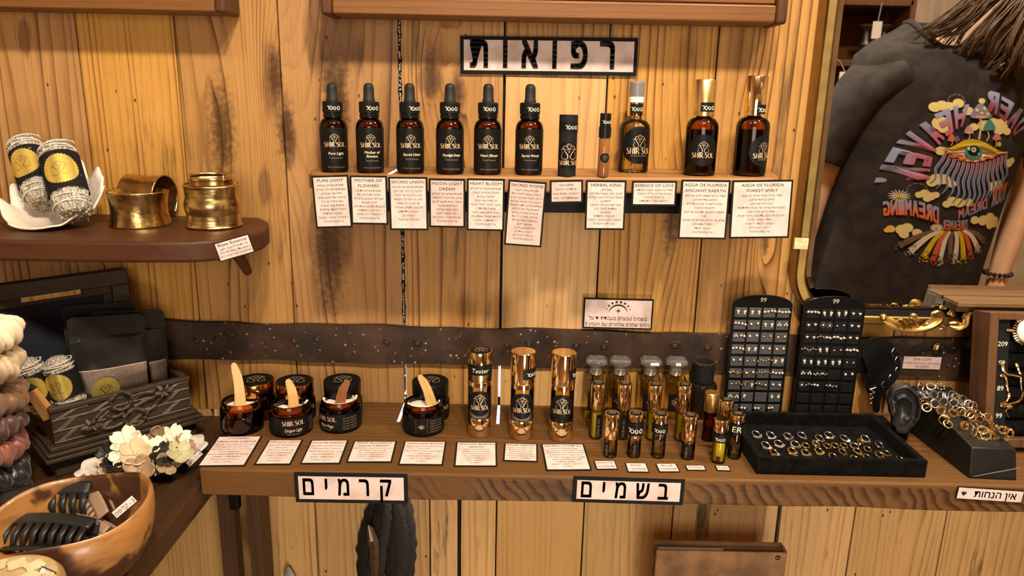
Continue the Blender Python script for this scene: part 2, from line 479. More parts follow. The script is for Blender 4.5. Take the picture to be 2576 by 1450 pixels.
def flower6():
    s = S2()
    for i in range(6):
        t = PI / 3 * i; ax = (math.sin(t), math.cos(t)); nx = (ax[1], -ax[0])
        p = spline([(ax[0] * u + nx[0] * v, ax[1] * u + nx[1] * v, 0) for u, v in [(.05, 0), (.4, .25), (.75, .2), (1, 0), (.75, -.2), (.4, -.25)]], 3, True)
        s.ribbon([q[:2] for q in p], .08, True)
    return s
FLOWER6 = flower6()

# ================================================================ materials
def kn(px, py, r, p): q = PY(px, py); return (q.x, q.z, r, p)
WALL_KNOTS = [kn(718, 330, .020, 3.2), kn(690, 190, .016, 2.2), kn(845, 250, .03, 2.6), kn(1085, 195, .017, 3.0), kn(1150, 225, .014, 2.0), kn(1430, 718, .008, 2.5), kn(1925, 612, .009, 2.5),
              kn(1690, 560, .02, -2.4), kn(830, 640, .035, 2.2), kn(1890, 330, .012, 1.6), kn(560, 330, .03, -1.6)]
def ht(px, py, rx, ry): q = PY(px, py); return (q.x, q.z, rx / 2000, ry / 2000)
HEARTS = [ht(*h) for h in ((848, 110, 70, 140), (855, 290, 36, 120), (690, 225, 34, 130), (718, 335, 28, 75), (1085, 200, 42, 38), (1155, 238, 20, 42), (845, 610, 62, 90), (665, 470, 20, 60), (60, 90, 14, 40))]
HEARTSL = [ht(*h) for h in ((630, 1330, 60, 110),)]
M_WALL = wood('wall_board_wood', (.55, .29, .092), (.135, .048, .014), rings=88, warp=2.6, knots=WALL_KNOTS, worm=.9, stain=.62, tint=.30, bump=.3, ringk=1.3, fiber=.6, hearts=HEARTS)
M_WALLPALE = wood('pale_board_wood', (.70, .42, .15), (.40, .20, .06), rings=110, warp=3.2, worm=.5, stain=.1, tint=.12, fiber=.3, bump=.2)
M_WALLLOW = wood('weathered_board_wood', (.78, .50, .22), (.22, .105, .038), rings=84, warp=3.0, worm=1., stain=.85, stainc=(.045, .035, .022), tint=.26, bump=.5, low=13, fiber=.6, hearts=HEARTSL, heartc=(.15, .085, .04))
M_DARKGAP = flat('crack_black', (.008, .006, .004), .9)
M_COUNTER = wood('counter_wood', (.150, .068, .019), (.030, .010, .003), axis='x', across='y', rings=90, warp=5, stain=.45, stainc=(.03, .014, .006), tint=0, rough=.52, saw=.9, low=8, attr=False, bump=.4)
M_SHELF = wood('shelf_wood', (.34, .165, .056), (.10, .038, .012), axis='x', across='y', rings=60, warp=5, stain=.35, tint=0, rough=.4, low=9, attr=False)
M_DARKSHELF = wood('mahogany_shelf_wood', (.075, .026, .010), (.026, .009, .004), axis='x', across='y', rings=45, warp=4, stain=.2, tint=0, rough=.42, attr=False)
M_CAB = wood('cabinet_wood', (.21, .088, .027), (.045, .016, .006), axis='x', across='z', rings=110, warp=5, stain=.2, tint=0, rough=.4, attr=False, low=8)
M_CABDARK = wood('cabinet_end_wood', (.10, .040, .015), (.034, .012, .005), axis='z', across='x', rings=80, warp=4, stain=.2, tint=0, rough=.45, attr=False)
M_TABLE = wood('table_wood', (.055, .026, .011), (.02, .009, .004), axis='y', across='x', rings=50, warp=4, stain=.3, tint=0, rough=.42, attr=False)
M_TABLEEDGE = wood('table_leg_wood', (.10, .050, .024), (.04, .018, .008), axis='z', across='x', rings=60, warp=3, stain=.15, tint=.1, rough=.5, attr=False)
M_CHEST = wood('carved_chest_wood', (.050, .032, .020), (.018, .011, .006), axis='x', across='z', rings=70, warp=4, stain=.25, tint=0, rough=.5, attr=False)
M_CASE = wood('display_case_wood', (.13, .06, .025), (.05, .021, .009), axis='z', across='x', rings=60, warp=3, stain=.2, tint=0, rough=.45, attr=False)
M_BOXW = wood('scuffed_box_wood', (.22, .12, .05), (.10, .047, .02), axis='x', across='y', rings=50, warp=3, stain=.2, tint=0, rough=.4, attr=False)
M_GOLD = flat('polished_gold', (.98, .74, .40), .08, 1, var=.04, vscale=20)
M_GOLDB = flat('brushed_gold', (.85, .62, .28), .32, 1, var=.05)
M_FOIL = flat('gold_foil', (1.0, .80, .20), .30, .8, var=.06, vscale=40, bumps=.10, bscale=90)
M_BRASS = flat('aged_brass', (.62, .46, .20), .26, 1, var=.22, vscale=120, bumps=.12, bscale=130)
M_BRASSW = flat('worn_brass_frame', (.30, .20, .070), .42, 1, var=.12, vscale=60, bumps=.04, bscale=400)
M_GILT = flat('gilt_carving', (.78, .53, .17), .3, 1, var=.2, vscale=60)
M_SILVER = flat('silver', (.80, .78, .74), .18, 1)
M_ROSE = flat('rose_gold_print', (.86, .60, .38), .38, .5)
M_CREAMINK = flat('cream_print', (.80, .66, .42), .5)
M_DIM = flat('faded_print', (.26, .20, .15), .6)
M_CHALK = flat('chalk_writing', (.85, .80, .62), .7)
M_BLACKLABEL = flat('black_label', (.006, .0055, .005), .45, var=.1, spec=.25)
M_TAPE = flat('black_tape', (.006, .006, .006), .5, spec=.25)
M_CARD = flat('black_card', (.010, .009, .009), .8, var=.15, spec=.2)
M_INK = flat('black_ink', (.014, .011, .010), .7)
M_BROWNINK = flat('brown_ink', (.07, .035, .03), .7)
M_RUBBER = flat('black_rubber', (.016, .015, .015), .55, var=.1, spec=.3)
M_PLASTIC = flat('black_plastic', (.006, .006, .006), .3, var=.1, spec=.35)
M_SATINBLK = flat('matte_black_card_tube', (.012, .012, .012), .6, var=.25, vscale=200, spec=.25)
M_VELVET = flat('black_velvet', (.0045, .0042, .0036), .95, var=.4, vscale=90, sheen=.02, spec=.05)
M_ACRYL = flat('black_acrylic', (.0045, .0045, .005), .25, spec=.25)
M_PAD = flat('lit_pad', (.055, .054, .062), .55, var=.15, vscale=300)  # black pads as they look when lit, the light put into the colour
M_PADK = flat('black_pad', (.006, .006, .006), .6, var=.15, spec=.2)
M_AMBER = glass('amber_glass', (.62, .30, .085), 1.6)
M_AMBERD = glass('dark_amber_glass', (.40, .15, .035), 1.5)
M_GLASS = glass('clear_glass', (.98, .98, .94), 3)
M_CRYSTAL = flat('crystal', (1, 1, .97), .02, 0, .9)
M_DARKLIQ = flat('dark_herbal_liquid', (.012, .006, .003), .2)
M_AMBERLIQ = glass('amber_liquid', (.80, .42, .12), 1.3, .05, .3)
M_YEL = flat('yellow_oil', (.92, .70, .02), .2, 0, .0)
M_PALEYEL = glass('pale_oil', (.95, .86, .42), 1.6, .05, .3)
M_OLIVE = glass('green_oil', (.66, .66, .22), 1.4, .05, .3)
M_BUFF = glass('pale_spray', (.99, .94, .76), 1.5, .05, .3)
M_RED = flat('red_petals', (.22, .02, .01), .5, var=.5, vscale=300)
M_PETAL = flat('dark_petals', (.085, .040, .042), .6, var=.5, vscale=300)
M_FROST = flat('frosted_white', (.62, .58, .50), .35, 0, .2)
M_WHITEP = flat('white_plastic', (.86, .84, .80), .35)
M_CREAM = flat('white_cream', (.88, .80, .66), .5, var=.06, vscale=160, bumps=.5, bscale=180)
M_STICK = wood('spatula_wood', (.66, .42, .19), (.46, .27, .10), axis='z', across='x', rings=160, warp=2, stain=0, tint=.1, attr=False, rough=.55)
M_STICKD = wood('dark_spatula_wood', (.26, .10, .03), (.11, .04, .012), axis='z', across='x', rings=160, warp=2, stain=0, tint=0, attr=False, rough=.5)
M_STICKP = wood('palo_santo_wood', (.52, .26, .085), (.28, .12, .04), axis='z', across='x', rings=160, warp=2, stain=.2, tint=0, attr=False, rough=.55)
def mk_paper(name, c, v):
    t = NT(name); o = t.obj(); n = t.noise(o, 38, 4, .6); n2 = t.noise(o, 380, 2)
    d = tuple(x * (1 - v) for x in c)
    col = t.mix(t.step(n, .42, .72), C4(c), C4((d[0], d[1] * .93, d[2] * .90)))
    t.set(col=t.mix(t.step(n2, .5, .9, 0, .25), col, C4(d)), rough=.7); return t.m
M_PAPER = mk_paper('pink_paper', (.74, .59, .55), .20)
M_PAPER2 = mk_paper('rose_paper', (.66, .49, .45), .22)

def mk_strap():
    t = NT('rusty_iron'); o = t.obj(); n = t.noise(o, 18, 5, .7); n2 = t.noise(o, 90, 4, .7)
    col = t.mix(t.step(n, .35, .7), (.022, .014, .009, 1), (.075, .034, .016, 1))
    col = t.mix(t.step(n2, .5, .8, 0, .55), col, (.014, .010, .008, 1))
    v = t.math('ADD', t.voro(o, 95), t.math('MULTIPLY', t.noise(o, 210, 2), .35)); m = t.math('MULTIPLY', t.step(v, .28, .35, 1, 0), t.step(t.noise(o, 14, 2), .44, .58))
    col = t.mix(m, col, (.46, .33, .20, 1))
    t.set(col=col, rough=.62, metal=.25); t.bump(t.math('ADD', n2, m), .5, .001); return t.m
M_STRAP = mk_strap()
def mk_mirror():
    t = NT('mirror_silvering'); t.set(col=(.93, .92, .89, 1), metal=1, rough=.012); return t.m
M_MIRROR = mk_mirror()

# ================================================================ the room
X0, X1, Y1, H = -1.6, 2.25, -3.2, 2.38
M_PLASTER = flat('warm_plaster', (.62, .46, .30), .8, var=.15, vscale=8)
M_FLOOR = wood('floor_wood', (.20, .10, .045), (.08, .035, .015), axis='x', across='y', rings=30, warp=5, attr=False, tint=0)
def wallbox(name, a, m=M_PLASTER):
    mb = MB(); mb.box(*a); return struct(mb.build(name, m))
wallbox('floor', (X0 - .1, X1 + .1, Y1 - .1, .2, -.1, 0), M_FLOOR)
wallbox('ceiling', (X0 - .1, X1 + .1, Y1 - .1, .2, H, H + .1))
wallbox('wall_left', (X0 - .1, X0, Y1, .035, 0, H)); wallbox('wall_right', (X1, X1 + .1, Y1, .035, 0, H))
wallbox('wall_front', (X0 - .1, X1 + .1, Y1 - .1, Y1, 0, H))

ZC = .779; ZT = .753            # counter top, table top
SLX = -.1484; SL2 = -.0160      # the two cracks daylight comes through
mb = MB(); T = .008; R = random.Random(3)
def plank(x0, x1, z0, z1, m, g0=.0006, g1=.0006, dy=0.):
    y0 = R.uniform(-.0004, .0006) + dy
    # a little bow in the long edges
    n = 14; V = []; F = []
    for i in range(n + 1):
        z = z0 + (z1 - z0) * i / n; j = .0005
        V += [(x0 + g0 + R.uniform(0, j), y0, z), (x1 - g1 - R.uniform(0, j), y0, z), (x1 - g1, T, z), (x0 + g0, T, z)]
    for i in range(n):
        for k in range(4): F.append((4 * i + k, 4 * i + (k + 1) % 4, 4 * i + 4 + (k + 1) % 4, 4 * i + 4 + k))
    F += [(3, 2, 1, 0), (4 * n, 4 * n + 1, 4 * n + 2, 4 * n + 3)]
    mb.add(V, F, m, pid=R.random() * .98 + .01)
ZS = .762
zp = PY(1400, 195).z
ups = [-1.60, -1.32, -1.05, -.80, -.660, -.556, -.432, -.3005, SLX, SL2, .1165, .2535, .4, .53, .68, .86, 1.05, 1.3, 1.55, 1.8, 2.0, 2.25]
for a, b in zip(ups, ups[1:]):
    g0 = .0016 if a in (SLX,) else .0008; g1 = .0016 if b in (SLX,) else .0008
    if a == SL2:
        plank(a, b, zp, H, 0, .0010, g1); plank(a + .0012, b - .0006, ZS, zp - .0006, 1, .0012, g1, -.0015); continue
    plank(a, b, ZS, H, 0, g0, g1)
lows = [-1.6, -1.3, -1.0, -.78, -.60, -.4264, -.285, -.115, -.0714, SL2, .1136, .2455, .4025, .5145, .65, .85, 1.1, 1.4, 1.7, 2.0, 2.25]
for a, b in zip(lows, lows[1:]):
    plank(a, b, 0, ZS - .0004, 3 if a == SL2 else 2, .001 + (.002 if a in (-.0714, .4025, -.4264) else 0), .001 + (.0015 if b in (-.0714, .4025) else 0))
# dark battens behind the joints, open where daylight gets in
slots = [(SLX, [(.787, .838), (1.113, 1.19)]), (SL2 + .001, [(.787, .838)])]
xs = [X0 - .1]
for sx, zr in slots:
    mb.box(xs[-1], sx - .003, T, .03, 0, H, 4); xs.append(sx + .003); prev = 0
    for z0, z1 in zr: mb.box(sx - .0031, sx + .0031, T, .03, prev, z0, 4); prev = z1
    mb.box(sx - .0031, sx + .0031, T, .03, prev, H, 4)
mb.box(xs[-1], X1 + .1, T, .03, 0, H, 4)
wall = struct(mb.build('wall_back', [M_WALL, M_WALLPALE, M_WALLLOW, M_WALLPALE, M_DARKGAP], sharp=0))
# pale crumbs of filler stuck in the cracks
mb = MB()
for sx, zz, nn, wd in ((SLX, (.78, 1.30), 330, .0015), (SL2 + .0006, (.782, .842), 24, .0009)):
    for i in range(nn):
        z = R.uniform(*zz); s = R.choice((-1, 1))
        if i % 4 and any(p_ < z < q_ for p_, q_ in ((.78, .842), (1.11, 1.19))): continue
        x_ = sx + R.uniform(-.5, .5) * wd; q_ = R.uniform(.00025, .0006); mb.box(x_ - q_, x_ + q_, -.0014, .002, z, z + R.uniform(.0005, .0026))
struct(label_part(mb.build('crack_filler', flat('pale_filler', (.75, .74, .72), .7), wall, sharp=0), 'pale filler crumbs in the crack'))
mb = MB()
for s_ in (-1, 1):
    for za, zb in ((.8425, 1.108), (1.195, 1.30)):
        mb.grid(lambda u, v: (SLX + s_ * (.0021 + .0006 * math.sin((za + u * (zb - za)) * 173) + .0004 * math.sin((za + u * (zb - za)) * 444 + s_)) - s_ * v * .0013, -.0006, za + u * (zb - za)), 110, 2)
struct(mb.build('crack_edge', M_DARKGAP, wall, sharp=0))

# iron strap across the boards
st = thing('iron_strap', 'rusty riveted iron strap across the wall boards above the counter', 'metal strap', (0, 0, 0))
mb = MB(); n = 120
def strapf(u, v):
    x = -1.2 + 2.4 * u; e = (.0012 * math.sin(x * 23) + .0008 * math.sin(x * 61)) * (1 if v > .5 else -1)
    return (x, 0, (.8375 if v < .5 else .8935) + e - .002 * x)
V = []; F = []
for i in range(n + 1):
    a = strapf(i / n, 0); b = strapf(i / n, 1)
    V += [(a[0], -.0012, a[2]), (a[0], -.006, a[2] + .0012), (b[0], -.006, b[2] - .0012), (b[0], -.0012, b[2])]
for i in range(n):
    for k in range(4): F.append((4 * i + k, 4 * i + (k + 1) % 4, 4 * i + 4 + (k + 1) % 4, 4 * i + 4 + k))
F += [(0, 1, 2, 3), (4 * n + 3, 4 * n + 2, 4 * n + 1, 4 * n)]
mb.add(V, F); mb.build('band', M_STRAP, st, sharp=25)
for i, (px, py, r) in enumerate([(493, 859, .0042), (543, 857, .004), (738, 860, .0045), (797, 856, .0045), (972, 862, .004), (1050, 865, .005), (1275, 872, .004), (1330, 868, .0045), (1450, 872, .0045), (1520, 876, .004), (1698, 872, .005), (1780, 878, .004)]):
    q = PY(px, py, -.006); mb = MB(); mb.ball((0, 0, 0), r, 14, sc=(1, .55, 1)); mb.torus(r * 1.25, r * .22, (0, -.0003, 0), 14, 5, plane='xz')
    mb.build('rivet', M_STRAP, st).location = q
q = PY(2353, 872, -.006); mb = MB()
mb.prism([(.0078 * math.cos(PI / 3 * i + .3), .0078 * math.sin(PI / 3 * i + .3)) for i in range(6)], -.008, 0); mb.ball((0, -.008, 0), .0055, 12, sc=(1, .4, 1))
label_part(mb.build('bolt', M_BRASS, st, bev=.0006), 'brassy hexagon bolt head').location = q

# counter plank
mb = MB(); R = random.Random(5)
n = 60; V = []; F = []
for i in range(n + 1):
    x = -.357 + 1.85 * i / n; b = .0010 * math.sin(x * 9) + (.0022 * math.exp(-((x - .40) / .05) ** 2))
    V += [(x, -.205, .7455 + b), (x, -.2055, .7775), (x, -.2035, ZC), (x, -.0012, ZC), (x, -.0012, .7455)]
for i in range(n):
    for k in range(5): F.append((5 * i + k, 5 * i + (k + 1) % 5, 5 * i + 5 + (k + 1) % 5, 5 * i + 5 + k))
F += [(0, 1, 2, 3, 4), tuple(5 * n + k for k in (4, 3, 2, 1, 0))]
mb.add(V, F); counter = tag(mb.build('counter_board', M_COUNTER, bev=.0012, sharp=30), 'long thick brown wooden counter with slanted saw marks on its front edge', 'counter')

# small wall shelf
def prism_rr(mb, poly, z0, z1): mb.prism(poly, z0, z1, 'z')
SZ = 1.1100; SF = -.112; STILT = .013
def shelf_z(x): return SZ + STILT * (x + .25)     # the shelf sags a little to the left
sh = thing('wall_shelf', 'narrow wooden wall shelf holding the row of dropper and spray bottles', 'shelf', (0, 0, SZ + .25 * STILT)); sh.rotation_euler = (0, -math.atan(STILT), 0)
xl = PZ(770, 432, SZ).x; xr = .322
pl = [(xl + .006, -.0012), (xl, -.02), (xl - .001, -.05), (xl + .006, -.085), (xl + .022, SF + .006), (xl + .04, SF), (xr - .03, SF), (xr - .01, SF + .012), (xr, -.07), (xr + .012, -.0012)]
mb = MB(); prism_rr(mb, pl, -.019, 0); mb.build('board', M_SHELF, sh, bev=.003, seg=3)
mb = MB(); mb.box(-.225, .30, -.050, -.0015, -.0515, -.0192); label_part(mb.build('shade_bar', M_ACRYL, sh, bev=.001), 'black bar in place of the shade under the board')  # black bar modelled where the shelf's shadow darkens the wall
# left dark shelf
LZ = 1.0405
sl = thing('dark_shelf', 'dark mahogany wall shelf with a rounded right end', 'shelf', (0, 0, LZ))
pl = [(-1.1, -.0012), (-.338, -.0012), (-.318, -.03), (-.306, -.065), (-.303, -.095), (-.309, -.13), (-.328, -.162), (-.36, -.179), (-.42, -.186), (-1.1, -.205)]
mb = MB(); prism_rr(mb, pl, -.024, 0); mb.build('board', M_DARKSHELF, sl, bev=.004, seg=3)
mb = MB(); mb.tube([(-.36, -.0015, -.075), (-.36, -.03, -.05), (-.36, -.07, -.0245)], [.006, .006, .006], 8); mb.build('bracket', M_CABDARK, sl)

# cabinets over the shelves (only their lower rails are in the photo)
def cabinet(label, x0, x1, z0, dep, capw, group=None):
    t = thing('wall_cabinet', label, 'wall cabinet', (x0, 0, z0), group=group); W = x1 - x0
    mb = MB(); mb.box(capw, W - capw, -dep, -.0012, 0, .0205); mb.build('bottom_rail', M_CAB, t, bev=.0025)
    for a in (0, W - capw):
        mb = MB(); mb.box(a, a + capw, -dep - .0015, -.0012, -.0008, .034); mb.build('end_block', M_CABDARK, t, bev=.004, seg=3)
        mb = MB(); mb.box(a + .002, a + capw - .002, -dep + .004, -.0012, .034, .42); mb.build('side_post', M_CABDARK, t, bev=.002)
    mb = MB(); mb.box(capw, W - capw, -dep + .006, -.0012, .0215, .045); mb.build('lower_panel', M_CAB, t, bev=.002)
    mb = MB(); mb.box(capw, W - capw, -.012, -.0012, .045, .42); mb.build('back_panel', M_CABDARK, t)
    mb = MB(); mb.box(0, W, -dep, -.0012, .42, .44); mb.build('top_board', M_CAB, t, bev=.003)
    return t
cx0, cx1 = PY(810, 40, -.05).x, PY(1974, 64, -.05).x
cabinet('wide wooden wall cabinet above the sign, only its lower rail showing', cx0, cx1, 1.2935, .056, .0135)
cabinet('reddish wooden wall cabinet above the sage bundles, only its lower rail showing', -1.05, PY(572, 32, -.045).x, 1.2935, .050, .013)

# ================================================================ mirror with its gilt ornament
mt = thing('wall_mirror', 'tall rounded mirror in a worn brass frame reflecting a person', 'mirror', (0, 0, 0))
MX0, MX1, MZ0, MZ1, MR = .3735, 1.02, .9170, 1.66, .072
def rrect(ins, y, k=14):
    r = max(MR - ins, .01); x0, x1, z0, z1 = MX0 + ins, MX1 - ins, MZ0 + ins, MZ1 - ins; P = []
    for cx, cz, a0 in ((x1 - r, z1 - r, 0), (x0 + r, z1 - r, PI / 2), (x0 + r, z0 + r, PI), (x1 - r, z0 + r, 1.5 * PI)):
        for i in range(k + 1): a = a0 + PI / 2 * i / k; P.append((cx + r * math.cos(a), y, cz + r * math.sin(a)))
    return P
def ringsweep(prof):
    mb = MB(); V = []; F = []; n = None
    for ins, y in prof:
        p = rrect(ins, y); n = len(p); V += p
    for i in range(len(prof) - 1):
        for j in range(n): F.append((i * n + j, i * n + (j + 1) % n, (i + 1) * n + (j + 1) % n, (i + 1) * n + j))
    return mb.add(V, F)
ringsweep([(0, -.0012), (0, -.026), (.002, -.029), (.0105, -.030), (.0125, -.028), (.013, -.0285)]).build('frame', M_BRASSW, mt, sharp=30)
ringsweep([(.013, -.0285), (.0135, -.016), (.019, -.0125), (.0195, -.012)]).build('rebate', M_PLASTIC, mt, sharp=30)
ringsweep([(.0195, -.0140), (.0255, -.0150)]).build('bevelled_edge', M_MIRROR, mt, sharp=0)
mb = MB(); p = rrect(.0255, -.0150); mb.add(p, [tuple(range(len(p)))]); mb.build('mirror_glass', M_MIRROR, mt, sharp=0)
mb = MB(); p = rrect(.001, -.002); mb.add(p, [tuple(range(len(p)))]); mb.build('backing', M_CARD, mt, sharp=0)
def scroll(parts):
    mb = MB()
    for pts, rr in parts:
        P = spline([tuple(PY(x, y, -.034 - d)) for x, y, d in pts], 5); mb.tube(P, lerp_list(rr, len(P)), 8, flatten=.8)
    return mb
mb = scroll([([(2222, 806, 0), (2250, 824, .003), (2292, 831, .004), (2335, 824, .005), (2362, 806, .006), (2366, 792, .007), (2355, 786, .008), (2346, 793, .008), (2353, 800, .009)], [.003, .004, .0045, .005, .0055, .005, .004, .003, .002]),
             ([(2224, 800, .004), (2240, 808, .004), (2258, 822, .004), (2268, 830, .003)], [.002, .0028, .003, .001]),
             ([(2236, 800, .004), (2254, 810, .006), (2272, 824, .005), (2280, 832, .003)], [.0015, .0028, .003, .001]),
             ([(2256, 808, .003), (2266, 803, .006), (2280, 816, .006), (2296, 830, .004)], [.001, .003, .003, .001]),
             ([(2282, 812, .003), (2292, 801, .006), (2304, 812, .007), (2316, 826, .004)], [.001, .003, .003, .001]),
             ([(2290, 806, .004), (2294, 793, .006), (2304, 795, .007), (2300, 806, .006)], [.002, .003, .003, .001]),
             ([(2318, 820, .004), (2332, 812, .007), (2346, 802, .007)], [.001, .003, .001]),
             ([(2340, 823, .004), (2356, 816, .005), (2374, 824, .004), (2362, 828, .003)], [.002, .003, .003, .001])])
mb.ball(tuple(PY(2222, 799, -.038)), .005, 12)
label_part(mb.build('carved_ornament', M_GILT, mt), 'gilt carved leaf scroll')
mb = scroll([([(2390, 820, 0), (2410, 824, .004), (2428, 815, .006), (2432, 796, .007), (2446, 786, .007), (2458, 796, .006), (2450, 806, .005)], [.003, .0045, .005, .005, .005, .004, .002]),
             ([(2388, 814, .002), (2404, 812, .004), (2420, 818, .005)], [.002, .003, .002]), ([(2420, 800, .002), (2430, 788, .004), (2444, 784, .005)], [.001, .003, .002])])
label_part(mb.build('carved_ornament', M_GILT, mt), 'gilt carved leaf scroll')
mb = MB(); q = PY(2013, 610, -.030); mb.box(q.x - .009, q.x + .009, -.0345, -.0305, q.z - .008, q.z + .006); label_part(mb.build('sticker', flat('cork_sticker', (.72, .55, .30), .8, var=.2, vscale=200), mt), 'pale cork sticker on the frame')

# wooden box standing on the mirror's lower rail
FT = .9302 + .0005
bx = thing('wooden_box', 'scuffed wooden box on gold feet against the mirror', 'box', (0, 0, FT))
mb = MB(); xa = PY(2412, 762, -.052).x
mb.add([(xa + .006, -.0405, .010), (.84, -.0405, .010), (.84, -.0405, .0195), (xa + .006, -.0405, .0195), (xa + .003, -.0160, .010), (.84, -.0160, .010), (.84, -.0160, .0195), (xa + .003, -.0160, .0195)],
       [(0, 1, 2, 3), (5, 4, 7, 6), (3, 2, 6, 7), (0, 4, 5, 1), (0, 3, 7, 4), (1, 5, 6, 2)]); mb.build('body', M_CASE, bx, bev=.001)
mb = MB(); mb.box(xa, .845, -.0520, -.0158, .0197, .0260); mb.build('lid', M_BOXW, bx, bev=.0012)
for fx in (xa + .012, .82):
    mb = MB(); mb.lathe([(0, 0), (.0065, 0), (.0070, .0015), (.0040, .0060), (.0028, .0085), (.0042, .0100), (0, .0100)], 16)
    label_part(mb.build('foot', M_GILT, bx), 'gold turned foot').location = (fx, -.0225, 0)

# ================================================================ paper cards and signs
def quad_frame(q, how):
    """four photo corners (TL,TR,BR,BL) cast on a plane -> centre frame, width, height"""
    P = [how(*c) for c in q]; c = sum(P, Vector()) / 4
    ux = ((P[1] - P[0]) + (P[2] - P[3])).normalized(); dv = ((P[0] - P[3]) + (P[1] - P[2])) * .5
    n = ux.cross(dv).normalized(); uy = n.cross(ux)
    return frame_mat(c, ux, uy, n), ((P[1] - P[0]).length + (P[2] - P[3]).length) / 2, dv.dot(uy)
def card_mesh(t, w, h, bord, paper=None, th=.0006, curl=0.):
    if bord:
        mb = MB(); mb.box(-w / 2, w / 2, -h / 2, h / 2, 0, th); mb.build('border', M_CARD, t, sharp=0)
    b = bord; mb = MB(); mb.box(-w / 2 + b, w / 2 - b, -h / 2 + b, h / 2 - b, 0 if not bord else th, th + .0003); mb.build('paper', paper or M_PAPER, t, sharp=0)
def letters(t, s, w0=.0011, mat=None, name='lettering'):
    mb = MB(); s.to(mb, on_plane(w0)); return mb.build(name, mat or M_INK, t, sharp=0)
def card(q, how, label, heads, body, group, bord=.0022, name='description_card', cat='card', hs=.0046, bs=.0034, ink=None, paper=None, headbold=-.012):
    m, w, h = quad_frame(q, how); t = thing(name, label, cat, mat=m, group=group); card_mesh(t, w, h, bord, paper)
    s = S2(); n = len(heads) * 1.35 + len(body); iw = w - 2 * bord; lh = (h - 2 * bord) * .95 / (n + .25); y = h / 2 - bord - lh * .15
    for x in heads:
        y -= lh * 1.35; s.text(x, 0, y + lh * .42, min(lh * 1.22, hs), bold=headbold, sx=1.25, maxw=iw * .94)
    for x in body:
        y -= lh; s.text(x, 0, y + lh * .28, min(lh * .92, bs), maxw=iw * .95)
    letters(t, s, mat=ink); return t
HG = 'description cards hanging from the small wall shelf'
hang = lambda x, y: PY(x, y, SF - .0012)
